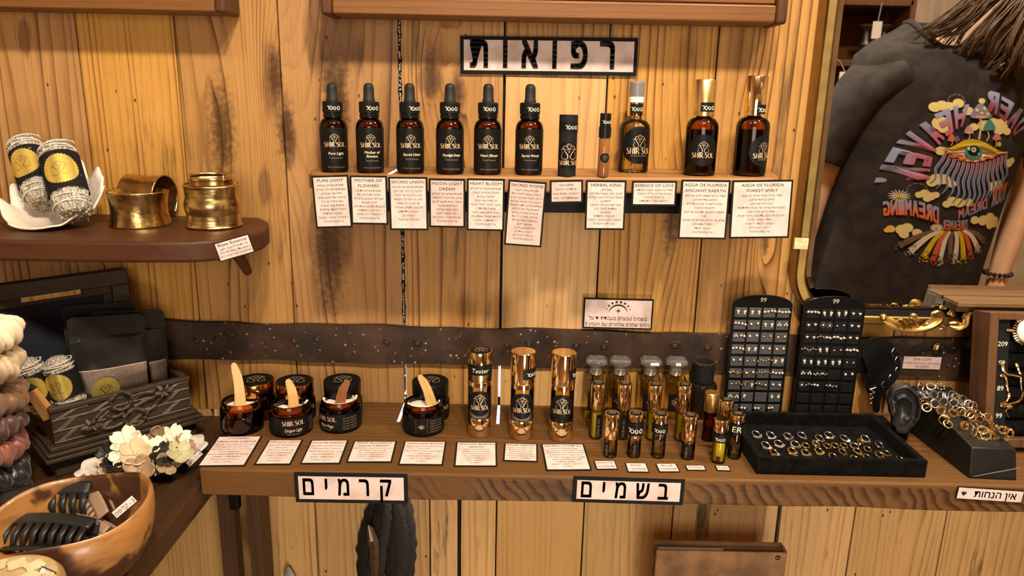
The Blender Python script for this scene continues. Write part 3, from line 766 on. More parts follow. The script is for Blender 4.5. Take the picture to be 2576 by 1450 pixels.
HC = [
 ([(782, 441.5), (875, 441), (888.7, 571), (796.5, 576)], ['PURE LIGHT'], ['תמצית צמחים טקסית', 'שפותחת את הלב, מעירה', 'את האור שבפנים,', 'מרגיעה את הנפש ומזינה', 'באנרגיית חיים רכה.', 'פותחת שער לעשייה,', 'חיבור לייעוד ויצירתיות.', '• פיוטה • קלנדולה', '• סיטרין • מרווה • קמומיל', 'על בסיס אלכוהול'], 'pink card hanging crooked under the first dropper bottle at the rounded shelf end'),
 ([(878, 441.5), (975, 442), (976, 566), (885.8, 564)], ['MOTHER OF', 'FLOWERS'], ['תמצית צמחים עדינה', 'ומזינה שמרגיעה את', 'מערכת העצבים, מחברת', 'לרוך ולנשיות.', 'מרעננת את הגוף ואת הלב.', '• מורינגה • קלנדולה', '• קמומיל • היביסקוס', 'על בסיס אלכוהול'], 'pink card with a two-line heading under the second dropper bottle from the rounded shelf end'),
 ([(978.4, 445), (1077, 445.4), (1076, 579.7), (980, 578.8)], ['SACRED UNION'], ['תמצית צמחים וקריסטלים', 'לחיבור בין הרוך של הלב', 'לבין ההכוונה של הרוח.', 'איזון בין האנרגיה הנשית', 'של אהבה ולב פתוח', 'להכוונה, תפילה ושמירה.', '• טבקו • ורד אדום', '• קוורץ לבן', 'על בסיס אלכוהול', ''], 'pink card hanging over the pale crack, under the third dropper bottle'),
 ([(1079.9, 449.7), (1171, 450), (1170, 574), (1079, 571)], ['MOON LIGHT', 'DREAM'], ['תמצית צמחים וקריסטלים.', 'שילוב של חיבור לחלומות,', 'חכמה נשית ותקשורת עם', 'העולמות שמעבר.', 'הגנה ונקיון אנרגטי', '• בלו לוטוס • לענה', '• מרווה לבנה • קוורץ לבן', 'על בסיס אלכוהול'], 'slightly darker pink two-line-heading card under the fourth dropper bottle'),
 ([(1175, 449.7), (1271, 449.7), (1267, 582.7), (1174, 578.8)], ['HEART BLOOM'], ['תמצית צמחים וקריסטלים', 'לחיזוק הביטחון העצמי,', 'לאהבה עצמית,', 'לב פתוח ואור פנימי.', 'טובה לחיבור לקול הפנימי', 'שמאיר את הדרך.', 'טובה לזימון שפע וחיבור', 'לייעוד הפנימי באותנטיות.', '• ורד אדום • סיטרין', 'על בסיס אלכוהול'], 'pink card under the fifth dropper bottle, beside the longest tilted card'),
 ([(1279.6, 451.6), (1376.5, 459.6), (1360.8, 622.4), (1267.7, 616)], ['SACRED WOMB'], ['תמצית טיהור והגנה', 'נרקחה בכוונה להאיר את', 'הרחם, לטהר עומקים חבויים', 'ולהשיב כוח ואהבה עצמית.', 'פותחת מרחב חדש לנשימה', 'חופשית של הלב והרחם.', 'מטהרת ומסירה כבלים', 'סמויים, מזכירה לך את', 'גבולותייך ואת החירות', 'שמעבר להם.', 'לא לשימוש בהריון.', '• לענה • ורד לבן', '• מרווה • קוורץ לבן', 'על בסיס אלכוהול'], 'longest pink card, hanging tilted under the sixth dropper bottle'),
 ([(1383, 453.7), (1467, 452.8), (1466, 510.4), (1383, 512.6)], [], ['שפתון טבעי', '• קלנדולה • חוחובה', '• ויטמין E • חמאת שיאה', '• שעוות דבורים • קקאו'], 'smallest hanging card, rosy with Hebrew only, under the black tube'),
 ([(1475.6, 453.3), (1578.6, 454.5), (1568.3, 578.7), (1469, 578.4)], ['HERBAL KING'], ['שמן לזקן.', 'מרכך, מזין ומשאיר את הזקן', 'מטופח עם ניחוח טבעי שמזמין', 'להתקרב.', 'לגבר שמרגיש מלך ולאישה', 'שיודעת לבחור נכון.', 'מרכיבים:', '• חוחובה • קלנדולה', '• לבונה • למון גראס • רוזמרין', '• עץ התה • ויטמין E'], 'pink card hanging under the thin amber sample vial'),
 ([(1589.7, 455.4), (1703, 455.4), (1700, 519), (1587.6, 518)], ['ESSENCE OF LOVE'], ['ספריי גוף מנקה, מטהר ומחדש,', 'מכניס אנרגיה קלילה ורעננה.', 'על בסיס אלכוהול.', '• לוטוס כחול • ורד אדום'], 'short wide hanging card under the pale yellow spray bottle'),
 ([(1716, 453), (1839.7, 453), (1823.8, 603.4), (1703, 600)], ['AGUA DE FLORIDA', 'ANCIANT EAERTH'], ['ספריי טיהור שמאני לניקוי אנרגיות,', 'קרקוע ופתיחת הלב.', 'מסייע לשחרור אנרגיה שלילית', 'ולהזמנת הרמוניה.', 'מושלם לטקסים, מדיטציה או רענון', 'הגוף.', 'שילוב של פרחים, צמחים וקריסטלים.', '• ורד בר אדום ולבן', '• טבקו • לבנדר', 'על בסיס אלכוהול'], 'large card under the amber bottle with the satin gold cap'),
 ([(1845, 453.8), (2002, 452.4), (1977.6, 598.6), (1830.7, 600.7)], ['AGUA DE FLORIDA', 'FOREST SPIRIT'], ['ספריי טיהור שיוצר מרחב נקי ומוגן,', 'מחזק נוכחות וקרקוע,', 'מביא בהירות ורוגע.', 'נושא איכות עמוקה של טיהור והתחדשות,', 'פותח מרחב פנימי שקט.', 'לרגעים של טקס, מדיטציה וחיבור פנימה.', '• סידר • טבקו • מרווה', '• לבונה • לבנדר • רוזמרין', '• לענה • קוורץ לבן', 'על בסיס אלכוהול'], 'widest hanging card, beside the mirror under the shiny gold-capped bottle'),
]
for i, (q, hd, bd, lb) in enumerate(HC):
    card(q, (lambda x, y, k=i: PY(x, y, SF - .0008 - .0011 * (k % 2))), lb, hd, bd, HG, paper=M_PAPER2 if i in (3, 5, 6) else M_PAPER)
FG = 'description cards lying along the front of the counter'
lay = lambda x, y: PZ(x, y, ZC + .0006)
FCARDS = [
 ([(549.6, 1100.4), (659, 1097.5), (618, 1174.5), (495, 1174)], ['COPAIBA', 'HEALING CREAM'], ['קרם ריפוי טבעי ועמוק לעור עדין ויבש,', 'להזנה, להרגעה ולשיקום העור.', 'מסייע לעור רגיש, מגורה ויבש מאוד,', 'ומזין לעומק ברכות.', 'תערובת של שמנים וחמאות טבעיות,', '• חמאת שיאה • קלנדולה', '• ויטמין E • שמן קופאיבה', '• חוחובה • לבונה'], 'largest leftmost pink card lying before the plain amber jar'),
 ([(675, 1108.6), (759.6, 1107.4), (734.7, 1170.7), (640.3, 1170)], ['DRAGON LIGHT'], ['קרם משקם ומזין לעור מבוגר,', 'מחזק ומאזן.', 'דם הדרקון, לבונה ומור,', 'חמאות ושמנים טבעיים.', '• קלנדולה • רוזמרין', '• ויטמין E', '• שמן חוחובה'], 'narrow pink card lying in front of the second open jar'),
 ([(779.4, 1109.9), (875.6, 1107.9), (857.7, 1169), (757.8, 1167.5)], ['WHITE MAGIC'], ['קרם גוף מזין ועשיר לעור יבש', 'ומחוספס, עם לבונה לבנה,', 'מרכך ומעניק תחושת קלילות.', '• חמאת שיאה • קקאו', '• שמן שקדים • קוקוס', '• לבונה • ויטמין E'], 'pink card lying in front of the jar with the dark wooden spatula'),
 ([(888.8, 1112.4), (998, 1111), (986.9, 1165.3), (871.4, 1163.8)], ['PINK BLOSSOM', 'FACE CREAM'], ['קרם פנים טבעי ועדין לעור נורמלי', 'עד יבש. קליל, נספג ומזין,', 'מעניק לחות לאורך זמן.', '• חמאת שיאה • מי ורדים', '• שמן קלנדולה • חוחובה', '• ויטמין E'], 'pink card lying in the gap between the third and fourth open jars'),
 ([(1016.7, 1111.9), (1122.3, 1111.9), (1116, 1172.5), (1001.3, 1170)], ['MOONLIGHT BLOOM'], ['קרם לילה טבעי עם בלו לוטוס ולבנדר,', 'מרגיע ומזין.', 'מחדש ומשקם את העור בזמן השינה', 'ומותיר אותו רך.', '• חמאת שיאה • שמן קלנדולה', '• לבנדר • לוטוס כחול', '• ויטמין E'], 'pink card lying before the open jar with the lotus label'),
 ([(1148.4, 1113.3), (1251, 1114.8), (1250, 1174.5), (1140.3, 1175.2)], ['GOLDEN BLOOM', 'SERUM'], ['סרום טבעי ועשיר, שמזין', 'ומרפא את העור בעדינות,', 'מחזיר חיוניות ומעניק זוהר', 'למראה עור זוהר ובריא.', '• שמן קמומיל • חוחובה', '• קלנדולה • פטל', '• ויטמין E'], 'squarish pink card lying before the gold bottle with the black top disc'),
 ([(1267, 1116.5), (1351.3, 1118.4), (1355, 1164), (1266.5, 1160.5)], ['ROSE SERUM'], ['סרום ורדים טבעי שמזין', 'ועוטף את העור ברכות,', 'מעניק תחושת טיפוח', 'עמוקה ומחזיר חיוניות.', '• שמן ורד מוסקטה • חוחובה', '• קלנדולה • ויטמין E'], 'smaller pink card lying before the middle gold serum bottle'),
 ([(1363, 1118.9), (1470.8, 1118), (1487, 1184.8), (1371, 1184.8)], ['SACRED WOMB OIL'], ['שמן מרפא לעיסוי הרחם.', 'תומך באיזון הורמונלי ומחזורי, מקל', 'על כאבי מחזור ומזין את הרקמות.', 'מחבר אותך לרחם ולכוח הנשי.', 'מתאים לעיסוי בתקופת הווסת, לאחר', 'לידה, או ככלי לחיבור פנימי.', '• לענה • קלנדולה', '• ארניקה • לבנדר • חוחובה', '• ויטמין E'], 'largest pink card of the right end, lying before the third gold serum bottle'),
 ([(1494.6, 1161), (1548, 1161), (1553, 1182), (1499.6, 1182.8)], ['WHITE', 'LOTUS'], [], 'small card lying before the leftmost short gold-capped vial'),
 ([(1572, 1166.7), (1626, 1167), (1632.5, 1190), (1579, 1189)], ['PINK', 'LOTUS'], [], 'small card lying before the short vial with a wide black tape band'),
 ([(1648.6, 1168), (1702, 1168), (1709.4, 1189), (1658.5, 1189)], ['BLUE', 'LOTUS'], [], 'small card lying before the clear short vial with petals at its bottom'),
 ([(1722.3, 1172), (1771.5, 1173), (1776.5, 1185), (1729, 1185)], ['FITNA'], [], 'small one-line card lying before the dark petal vial'),
 ([(1798.8, 1173), (1834.8, 1174), (1837, 1186.5), (1802, 1185)], ['Rose'], [], 'smallest card on the counter, before the vial of red petals'),
]
for i, (q, hd, bd, lb) in enumerate(FCARDS):
    card(q, lay, lb, hd, bd, FG, bord=.0021 if i < 8 else .0012, ink=None if i < 8 else M_BROWNINK, hs=.005, headbold=-.012 if i < 8 else -.005)

def sign(q, how, label, name='shop_sign', bord=.0045, group=None):
    m, w, h = quad_frame(q, how); t = thing(name, label, 'sign', mat=m, group=group); card_mesh(t, w, h, bord, th=.0012); return t, w, h
def sign_text(t, txt, w, h, bord, cap=.56, track=.30, dy=0, bold=.012, sx=1.):
    s = S2(); size = h * cap / .68; k = 1.0
    s.text(txt, -.0, -h * cap / 2 + dy, size, bold=bold, track=track, sx=sx, maxw=(w - 2 * bord) * .93); letters(t, s, .0019)
t, w, h = sign([(1158, 90), (1605, 96), (1601, 191), (1158, 186)], lambda x, y: PY(x, y, -.0022), 'wide pink sign with large Hebrew letters on the wall above the dropper bottles')
sign_text(t, 'רפואות', w, h, .0045, .80, .40, dy=.004, bold=.022)
def on_counter(x, y): return PY(x, y, -.2068)
CG = 'signs stuck on the counter edge'
t, w, h = sign([(739.6, 1189), (1026, 1192), (1026, 1268), (745, 1262)], on_counter, 'pink Hebrew sign on the counter edge below the open jars', group=CG)
sign_text(t, 'קרמים', w, h, .004, .62, .42, dy=.003)
t, w, h = sign([(1442, 1198), (1722, 1206), (1718, 1271), (1440, 1262)], on_counter, 'pink Hebrew sign on the counter edge below the small gold-capped vials', group=CG)
sign_text(t, 'בשמים', w, h, .004, .68, .42, dy=.002)
t, w, h = sign([(2408, 1224.7), (2575, 1233.6), (2569, 1267), (2404, 1253)], on_counter, 'small tilted pink sign with a black heart below the slanted ring box', bord=.001, group=CG)
s = S2(); s.text('אין הנחות', w * .075, -h * .22, h * .78, bold=.006, maxw=w * .72)
hp = [(16 * math.sin(a) ** 3 / 17, (13 * math.cos(a) - 5 * math.cos(2 * a) - 2 * math.cos(3 * a) - math.cos(4 * a)) / 17) for a in [2 * PI * i / 40 for i in range(40)]]
s.poly([(-w * .40 + a * h * .20, b * h * .22) for a, b in hp]); letters(t, s, .0019)
t, w, h = sign([(1470, 748), (1645, 754), (1639, 829), (1464, 826)], lambda x, y: PY(x, y, -.0085), 'pink sign with a black sun arc and dots above the perfume bottles', bord=.0022)
s = S2(); s.text('בשמים טבעיים בעבודת יד על', 0, -h * .20, h * .165, maxw=w * .84); s.text('בסיס שמנים אורגניים עם ויטמין E', 0, -h * .40, h * .165, maxw=w * .93)
for i in range(8):
    a = PI * (.12 + .76 * i / 7); s.disc(h * .40 * math.cos(a), h * .02 + h * .37 * math.sin(a), h * (.018, .03, .036, .04, .04, .036, .03, .018)[i], 12)
pa = [(h * .30 * math.cos(a), h * .0 + h * .29 * math.sin(a)) for a in [PI * (.05 + .9 * i / 20) for i in range(21)]]
s.ribbon(pa, [h * (.004 + .05 * math.sin(PI * i / 20)) for i in range(21)])
cs = []
for i in range(8):
    a = PI / 4 * i; r = h * (.10 if i % 2 == 0 else .025); cs.append((r * math.cos(a), h * .10 + r * math.sin(a)))
s.poly(cs); letters(t, s, .0019)
card([(2274.5, 896.5), (2369, 899.3), (2362.3, 929.8), (2269, 927)], lambda x, y: PY(x, y, -.0072), 'small rosy card on the iron strap behind the black ear', ['EAR CUFF'], ['עגילים לתנוך, סחוס או שפה תחתונה', 'ללא צורך בחור'], None, bord=0, paper=M_PAPER2, ink=M_BROWNINK)
rc = PY(590, 620, -.172)
card([(539, 611.6), (630, 586.8), (637, 635), (551.6, 661)], lambda x, y: PP(x, y, rc + Vector((0, -.012, 0)), Vector((.25, -1, 0)).normalized()), 'tilted pink card stuck on the rounded end of the dark shelf', ['Rose Essence'], ['מי ורדים לריענון, רוגע,', 'בישום עדין ופתיחת הלב.', 'לשימוש על הגוף לאורך היום'], None, bord=.0012)

# ================================================================ dropper bottles
def label_on(t, s, r, z, mat, name='print'):
    mb = MB(); s.to(mb, on_cyl(r, z)); return mb.build(name, mat, t, sharp=0)
def wrap(t, r, z0, z1, a0, a1, mat, name, n=28, th=.00025):
    mb = MB()
    mb.grid(lambda u, v: ((r + th) * math.sin(a0 + (a1 - a0) * u), -(r + th) * math.cos(a0 + (a1 - a0) * u), z0 + (z1 - z0) * v), n, 2)
    return mb.build(name, mat, t, sharp=0)
def disc_label(t, r, zc, rad, mat, name='label', ang=0., th=.0002, clipw=None, ky=1.):
    mb = MB(); n = 40; m = 10
    def fn(u, v):
        x = rad * v * math.cos(2 * PI * u); z = rad * ky * v * math.sin(2 * PI * u); a = ang + x / r
        return ((r + th) * math.sin(a), -(r + th) * math.cos(a), zc + z)
    mb.grid(fn, n, m, True, False); return mb.build(name, mat, t, sharp=0)
HAND = 'טסטר'
def make_hand():
    s = S2()   # cursive Hebrew, four letters, drawn as brush strokes
    for pts in ([(0, .52), (.22, .60), (.34, .48), (.30, .22), (.22, .02)],
                [(.66, .66), (.52, .48), (.46, .22), (.58, .03), (.78, .06), (.88, .28), (.82, .50), (.70, .44)],
                [(1.20, .50), (1.06, .36), (1.08, .12), (1.24, .04), (1.40, .18), (1.38, .42), (1.22, .51)],
                [(1.84, .66), (1.70, .48), (1.64, .22), (1.76, .03), (1.96, .06), (2.06, .28), (2.00, .50), (1.88, .44)]):
        p = spline([(a, b, 0) for a, b in pts], 4); s.ribbon([q[:2] for q in p], lerp_list([.07, .10, .11, .09, .06], len(p)))
    return s
HANDW = make_hand()
def handwriting(cx, cy, size, txt=HAND, skew=.1, bold=.0):
    s = S2(); return s.place(HANDW, size * .88, cx - size * .9, cy - size * .05)
def base_of(px, py, r, z):      # the photo shows the front of the foot; the axis lies one radius behind it
    if z == SZ:
        for _ in range(3): z = shelf_z(PZ(px, py, z).x)
    q = PZ(px, py, z); q.y = min(q.y, -2 * r - .004) if abs(z - SZ) < .02 else q.y; d = Vector((q.x - CAM.x, q.y - CAM.y, 0)).normalized(); return q + d * r
def dropper(px, py, lines, hand_off, label, k=1., htxt=HAND):
    r = .0163; b = base_of(px, py, r, SZ)
    t = thing('dropper_bottle', label, 'dropper bottle', (b.x, b.y, shelf_z(b.x) + .0003), face_cam(b.x, b.y), 'dropper bottles on the small wall shelf')
    mb = MB(); mb.lathe([(0, 0), (.0145, 0), (.0160, .0012), (r, .003), (r, .056), (.0160, .0595), (.0145, .0635), (.0115, .0665), (.0095, .068), (.0095, .072), (0, .072)], 40); mb.build('bottle', M_AMBERD, t)
    wrap(t, r, .0032, .0562, -2.9, 2.9, M_BLACKLABEL, 'label', 64)
    mb = MB(); mb.lathe([(0, .0678), (.0112, .0678), (.0116, .0685), (.0116, .0725), (.0111, .0731), (.0111, .0738), (.0118, .0742)], 40)
    mb.lathe([(.0118, .0742), (.0116, .0870), (.0109, .0880), (0, .0880)], 80, wob=lambda a, z: 1 + (.012 if int(a / (2 * PI) * 40 + .25) % 2 and z < .0875 else 0)); mb.build('collar', M_PLASTIC, t, sharp=30)
    mb = MB(); mb.lathe([(0, .088), (.0070, .088), (.0068, .0915), (.0063, .0922), (.0061, .1040), (.0055, .1075), (.0040, .1096), (.0018, .1104), (0, .1105)], 28); mb.build('rubber_bulb', M_RUBBER, t)
    wrap(t, .0121, .0745, .0868, -1.3, 1.3, M_TAPE, 'tape', 30)
    label_on(t, handwriting(hand_off, .0782, .0085, htxt, bold=.02), .01250, 0, M_CHALK, 'handwriting')
    s = S2(); s.place(LOGO, .0060, .0008, .0425); brand_at(s, .0008, .0322, .0265); label_on(t, s, r + .0004, 0, M_ROSE, 'brand_print')
    s = S2(); y = .0225 if len(lines) == 1 else .0245
    for ln in lines: s.text(ln, .002, y, .0046, skew=.2, bold=.012, maxw=.022); y -= .0047
    s.ribbon([(-.006, y + .0032), (.010, y + .0032)], .00035); label_on(t, s, r + .0004, 0, M_CREAMINK, 'name_print')
    s = S2(); s.text('Herbal Essence', .002, y - .0002, .0026, skew=.2); s.text('30 ml | Alcohol based', .002, .0062, .0024, skew=.1); label_on(t, s, r + .0004, 0, M_DIM, 'small_print')
    t.scale = (1, 1, .945); return t
DR = [(843, 435, ['Pure Light'], .001, 'dropper bottle standing first at the rounded left end of the wall shelf'), (933, 437, ['Mother of', 'flowers'], .004, 'dropper bottle second from the rounded shelf end, two-line name on its label'),
      (1033, 438.5, ['Sacred Union'], .0068, 'dropper bottle standing just right of the daylit crack in the wall'), (1132, 440.5, ['Moonlight Dream'], .0015, 'dropper bottle fourth from the rounded shelf end, closely written white tape on its cap'),
      (1226, 441.5, ['Heart Bloom'], .0015, 'dropper bottle fifth from the rounded shelf end, in front of the board joint'), (1329, 442, ['Sacred Womb'], .0045, 'last dropper bottle of the row, beside the small black tube')]
for px, py, ln, ho, lb in DR: dropper(px, py, ln, ho, lb, htxt='טוסטר' if 'fourth' in lb else HAND)

# black card tube
b = base_of(1425, 445, .0106, SZ); t = thing('lip_balm_tube', 'small matte black card tube standing between the last dropper and the sample vial', 'tube', (b.x, b.y, shelf_z(b.x) + .0003), face_cam(b.x, b.y, 6))
mb = MB(); mb.lathe([(0, 0), (.0106, 0), (.0106, .0515), (0, .0515)], 36); mb.build('body', M_SATINBLK, t)
mb = MB(); mb.lathe([(0, .0517), (.0108, .0517), (.0108, .0738), (.0104, .0742), (0, .0742)], 36); mb.build('lid', M_SATINBLK, t)
wrap(t, .0108, .0545, .0660, -1.2, 1.3, M_TAPE, 'tape'); label_on(t, handwriting(.003, .0575, .0085, bold=.012), .0112, 0, M_CHALK, 'handwriting')
disc_label(t, .0106, .0255, .0165, M_BLACKLABEL, 'label'); s = S2(); s.place(LOGO, .0098, .001, .0300); brand_at(s, .0015, .0138, .0260); label_on(t, s, .0110, 0, M_ROSE, 'brand_print'); t.scale = (1, 1, .945)

# sample vial
b = base_of(1516, 446, .0066, SZ); t = thing('sample_vial', 'thin amber sample vial with a black spray cap on the wall shelf', 'vial', (b.x, b.y, shelf_z(b.x) + .0003), face_cam(b.x, b.y, 8))
mb = MB(); mb.lathe([(0, 0), (.0062, 0), (.0066, .0006), (.0066, .0465), (.0055, .0485), (0, .0485)], 28); mb.build('tube', flat('brown_vial_glass', (.38, .155, .05), .12, 0, .35), t)
mb = MB(); mb.lathe([(0, .0482), (.0072, .0482), (.0072, .0610), (.0066, .0612), (0, .0612)], 28); mb.build('collar', M_PLASTIC, t)
mb = MB(); mb.lathe([(0, .0614), (.0064, .0614), (.0064, .0772), (.0060, .0776), (0, .0776)], 28); mb.build('cap', M_PLASTIC, t)
disc_label(t, .0066, .0235, .0058, M_BLACKLABEL, 'label', .1); s = S2(); s.place(LOGO, .0033, .0007, .0238); label_on(t, s, .0070, 0, M_DIM, 'brand_print'); label_on(t, handwriting(.0016, .0655, .0068, bold=.012), .0068, 0, M_CHALK, 'handwriting'); t.scale = (1, 1, .93)

# spray bottles
def spray(px, py, r, h, label, glass, fill, fh, capf, rot, lz, lr, hz, hoff, hr, key=''):
    b = base_of(px, py, r, SZ); t = thing('spray_bottle', label, 'spray bottle', (b.x, b.y, shelf_z(b.x) + .0003), face_cam(b.x, b.y), 'spray bottles on the small wall shelf')
    mb = MB(); mb.lathe([(0, 0), (r - .002, 0), (r - .0005, .001), (r, .003), (r, h - .012), (r - .001, h - .007), (r - .0045, h - .002), (.0085, h), (.0075, h + .002), (.0075, h + .005), (0, h + .005)], 48); mb.build('bottle', glass, t)
    if fill:
        mb = MB(); mb.lathe([(0, .003), (r - .0022, .003), (r - .0016, .005), (r - .0016, fh), (0, fh)], 40); mb.build('liquid', fill, t)
    capf(t, h)
    a = math.radians(rot)
    disc_label(t, r, lz, lr, M_BLACKLABEL, 'label', a)
    s = S2(); s.place(LOGO, lr * .36, 0, lz + lr * .20); brand_at(s, 0, lz - lr * .46, lr * 1.45)
    s2 = S2(); s2.V = [(u + a * r, v) for u, v in s.V]; s2.F = s.F; label_on(t, s2, r + .0005, 0, M_ROSE, 'brand_print')
    if key:
        s = S2(); s.text(key, a * r, lz - lr * .60, .0026, maxw=lr); label_on(t, s, r + .0005, 0, M_DIM, 'small_print')
    wrap(t, hr, hz - .0045, hz + .006, hoff - .75, hoff + .75, M_TAPE, 'tape', th=.0003); label_on(t, handwriting(hoff * hr, hz - .002, .0085, bold=.018), hr + .0005, 0, M_CHALK, 'handwriting'); return t
def cap_pump(t, h):
    mb = MB(); mb.lathe([(0, h + .0042), (.0098, h + .0042), (.0102, h + .005), (.0102, h + .0195), (.0096, h + .0202), (0, h + .0202)], 36); mb.build('gold_collar', M_GOLD, t)
    mb = MB(); mb.lathe([(0, h + .0204), (.0090, h + .0204), (.0090, h + .0270), (.0072, h + .0285), (.0062, h + .0300), (.0062, h + .0420), (.0055, h + .0430), (0, h + .0430)], 30); mb.build('pump', M_WHITEP, t)
    mb = MB(); mb.lathe([(.0092, h + .0275), (.0092, h + .0455), (0, h + .0458), (0, h + .0452), (.0087, h + .0448), (.0087, h + .0275)], 30); mb.build('overcap', flat('hazy_clear_plastic', (.9, .88, .84), .25, 0, .8), t)
def cap_gold(mat, rr, hh):
    def f(t, h):
        mb = MB(); mb.lathe([(0, h + .0015), (rr, h + .0015), (rr, h + .0060), (rr - .0003, h + .0063), (rr, h + .0066), (rr, h + hh - .0012), (rr - .001, h + hh), (0, h + hh)], 48); mb.build('cap', mat, t)
    return f
spray(1590, 436, .0192, .0640, 'pale yellow spray bottle with a white pump on the wall shelf', M_GLASS, M_BUFF, .0540, cap_pump, 22, .0335, .0225, .0755 + .001, .15, .0102, 'SHAMANIC SPRAY')
spray(1757, 444, .0190, .0680, 'amber spray bottle with a tall satin gold cap', M_AMBER, M_DARKLIQ, .0540, cap_gold(M_GOLDB, .0122, .0430), 10, .0300, .0185, .0790, .45, .0122)
spray(1882, 445, .0195, .0690, 'amber spray bottle with a tall shiny gold cap, last on the shelf beside the mirror', M_AMBER, M_DARKLIQ, .0545, cap_gold(M_GOLD, .0122, .0465), 48, .0300, .0185, .0770, .95, .0122, 'SHAMANIC')

# ================================================================ cream jars
def jar_body(t, glass, h=.0395, r=.0268, hollow=True):
    mb = MB(); w_ = .0022
    prof = [(0, 0), (r - .003, 0), (r - .0006, .0012), (r, .004), (r, h - .0125), (r - .0008, h - .0095), (r - .0030, h - .0085), (r - .0030, h - .006), (r - .0022, h - .005), (r - .0030, h - .004), (r - .0032, h - .001), (r - .0038, h)]
    prof += [(r - .0052, h), (r - .0056, h - .001), (r - .0056, h - .010), (r - .003, h - .014), (r - .003, .004), (0, .003)]
    mb.lathe(prof, 56); mb.build('glass_jar', glass, t)
def bumpy_disc(r, z, amp, seed, n=34, m=9):
    rr = random.Random(seed); ph = [(rr.uniform(3, 9), rr.uniform(0, 6), rr.uniform(2, 7), rr.uniform(0, 6)) for _ in range(5)]
    def fn(u, v):
        a = 2 * PI * u; x, y = r * v * math.cos(a), r * v * math.sin(a); hh = 0
        for p in ph: hh += math.sin(x * 90 * p[0] / 3 + p[1]) * math.cos(y * 90 * p[2] / 3 + p[3])
        return (x, y, z + amp * hh * (1 - v ** 4))
    mb = MB(); mb.grid(fn, n, m, True, False); return mb
def spatula(t, lean, h, mat, x0, y0, z0, flip=1, rz=0.):
    pts = [(-.0058, 0), (.0058, 0), (.0070, h * .35), (.0056, h * .7), (.0010, h * .95), (-.0018, h), (-.0048, h * .985), (-.0062, h * .9), (-.0052, h * .5)]
    if flip < 0: pts = [(-a, b) for a, b in reversed(pts)]
    P = [p[:2] for p in spline([(a, b, 0) for a, b in pts], 3, True)]
    mb = MB(); mb.prism([(a, b) for a, b in P], -.0007, .0007); o = mb.build('spatula', mat, t, bev=.0003)
    o.location = (x0, y0, z0); o.rotation_euler = (lean[0], lean[1], rz); return o
def jar_open(px, py, label, glass, lab, cream_z, amp, seed, stick, smear=True):
    r = .0268; b = base_of(px, py, r, ZC); t = thing('cream_jar', label, 'jar', (b.x, b.y, ZC + .0003), face_cam(b.x, b.y), 'open tester jars of cream')
    jar_body(t, glass); bumpy_disc(.0212 if cream_z > .03 else .0236, cream_z, amp, seed).build('cream', M_CREAM, t)
    rr = random.Random(seed)
    if smear:
        for k in range(7):
            a = rr.uniform(0, 2 * PI); L = rr.uniform(.2, .55); zz = rr.uniform(.0335, .039); mb = MB()
            mb.tube([(.0209 * math.cos(a + L * i / 6), .0209 * math.sin(a + L * i / 6), zz + rr.uniform(-.0014, .0014)) for i in range(7)], [rr.uniform(.0006, .002) for i in range(7)], 7)
            label_part(mb.build('smear', M_CREAM, t), 'smear of white cream inside the rim')
    spatula(t, *stick)
    if lab: lab(t, r)
    return t
def lab_name(txt, ofs):
    def f(t, r):
        wrap(t, r, .0035, .0265, -2.6, 2.6, M_BLACKLABEL, 'label', 60); a = ofs
        s = S2(); brand_at(s, a, .0170, .0285); label_on(t, s, r + .0006, 0, M_ROSE, 'brand_print')
        s = S2(); s.text(txt, a, .0088, .0058, skew=.2, maxw=.022); s.ribbon([(a - .009, .0072), (a + .009, .0072)], .0003); label_on(t, s, r + .0006, 0, M_CREAMINK, 'name_print')
        s = S2(); s.text('Face Cream', a, .0045, .003)
        for i in range(5): s.text('שמן קלנדולה חמאת שיאה', a + .0325, .0205 - i * .0036, .0028, maxw=.02)
        label_on(t, s, r + .0006, 0, M_DIM, 'small_print')
    return f
def lab_lotus(t, r):
    wrap(t, r, .0035, .0260, -2.6, 2.6, M_BLACKLABEL, 'label', 60)
    s = S2(); s.place(LOTUS, .0048, -.003, .0125); label_on(t, s, r + .0006, 0, M_ROSE, 'lotus_print')
    s = S2(); s.ribbon([(-.010, .005), (-.010, .024)], .0003); s.ribbon([(.005, .005), (.005, .024)], .0003)
    for i in range(5): s.text('חמאת שיאה שמן קלנדולה', .0175, .0205 - i * .0036, .0028, maxw=.019)
    label_on(t, s, r + .0006, 0, M_DIM, 'small_print')
jar_open(613, 1098.5, 'open amber jar without a label, tall pale spatula in smooth cream', M_AMBER, None, .0300, .00004, 1, ((-.12, -.03), .060, M_STICK, -.001, .000, .028), False)
jar_open(735.5, 1104, 'open jar with gold brand letters facing forward and a pale spatula', M_AMBERD, lab_name('Dragon Light', .002), .0270, .0002, 2, ((-.1, -.06), .043, M_STICK, .004, 0, .0255))
jar_open(859, 1093.5, 'open jar with the dark brown wooden spatula', M_AMBERD, lab_name('White Magic', -.0205), .0315, .00025, 3, ((-.15, .26), .035, M_STICKD, -.0005, 0, .0285, -1))
jar_open(1066, 1102, 'open jar with a lotus on its label and cream smeared rim', M_AMBERD, lab_lotus, .0315, .0004, 4, ((-.1, -.30), .048, M_STICK, .012, 0, .0285))
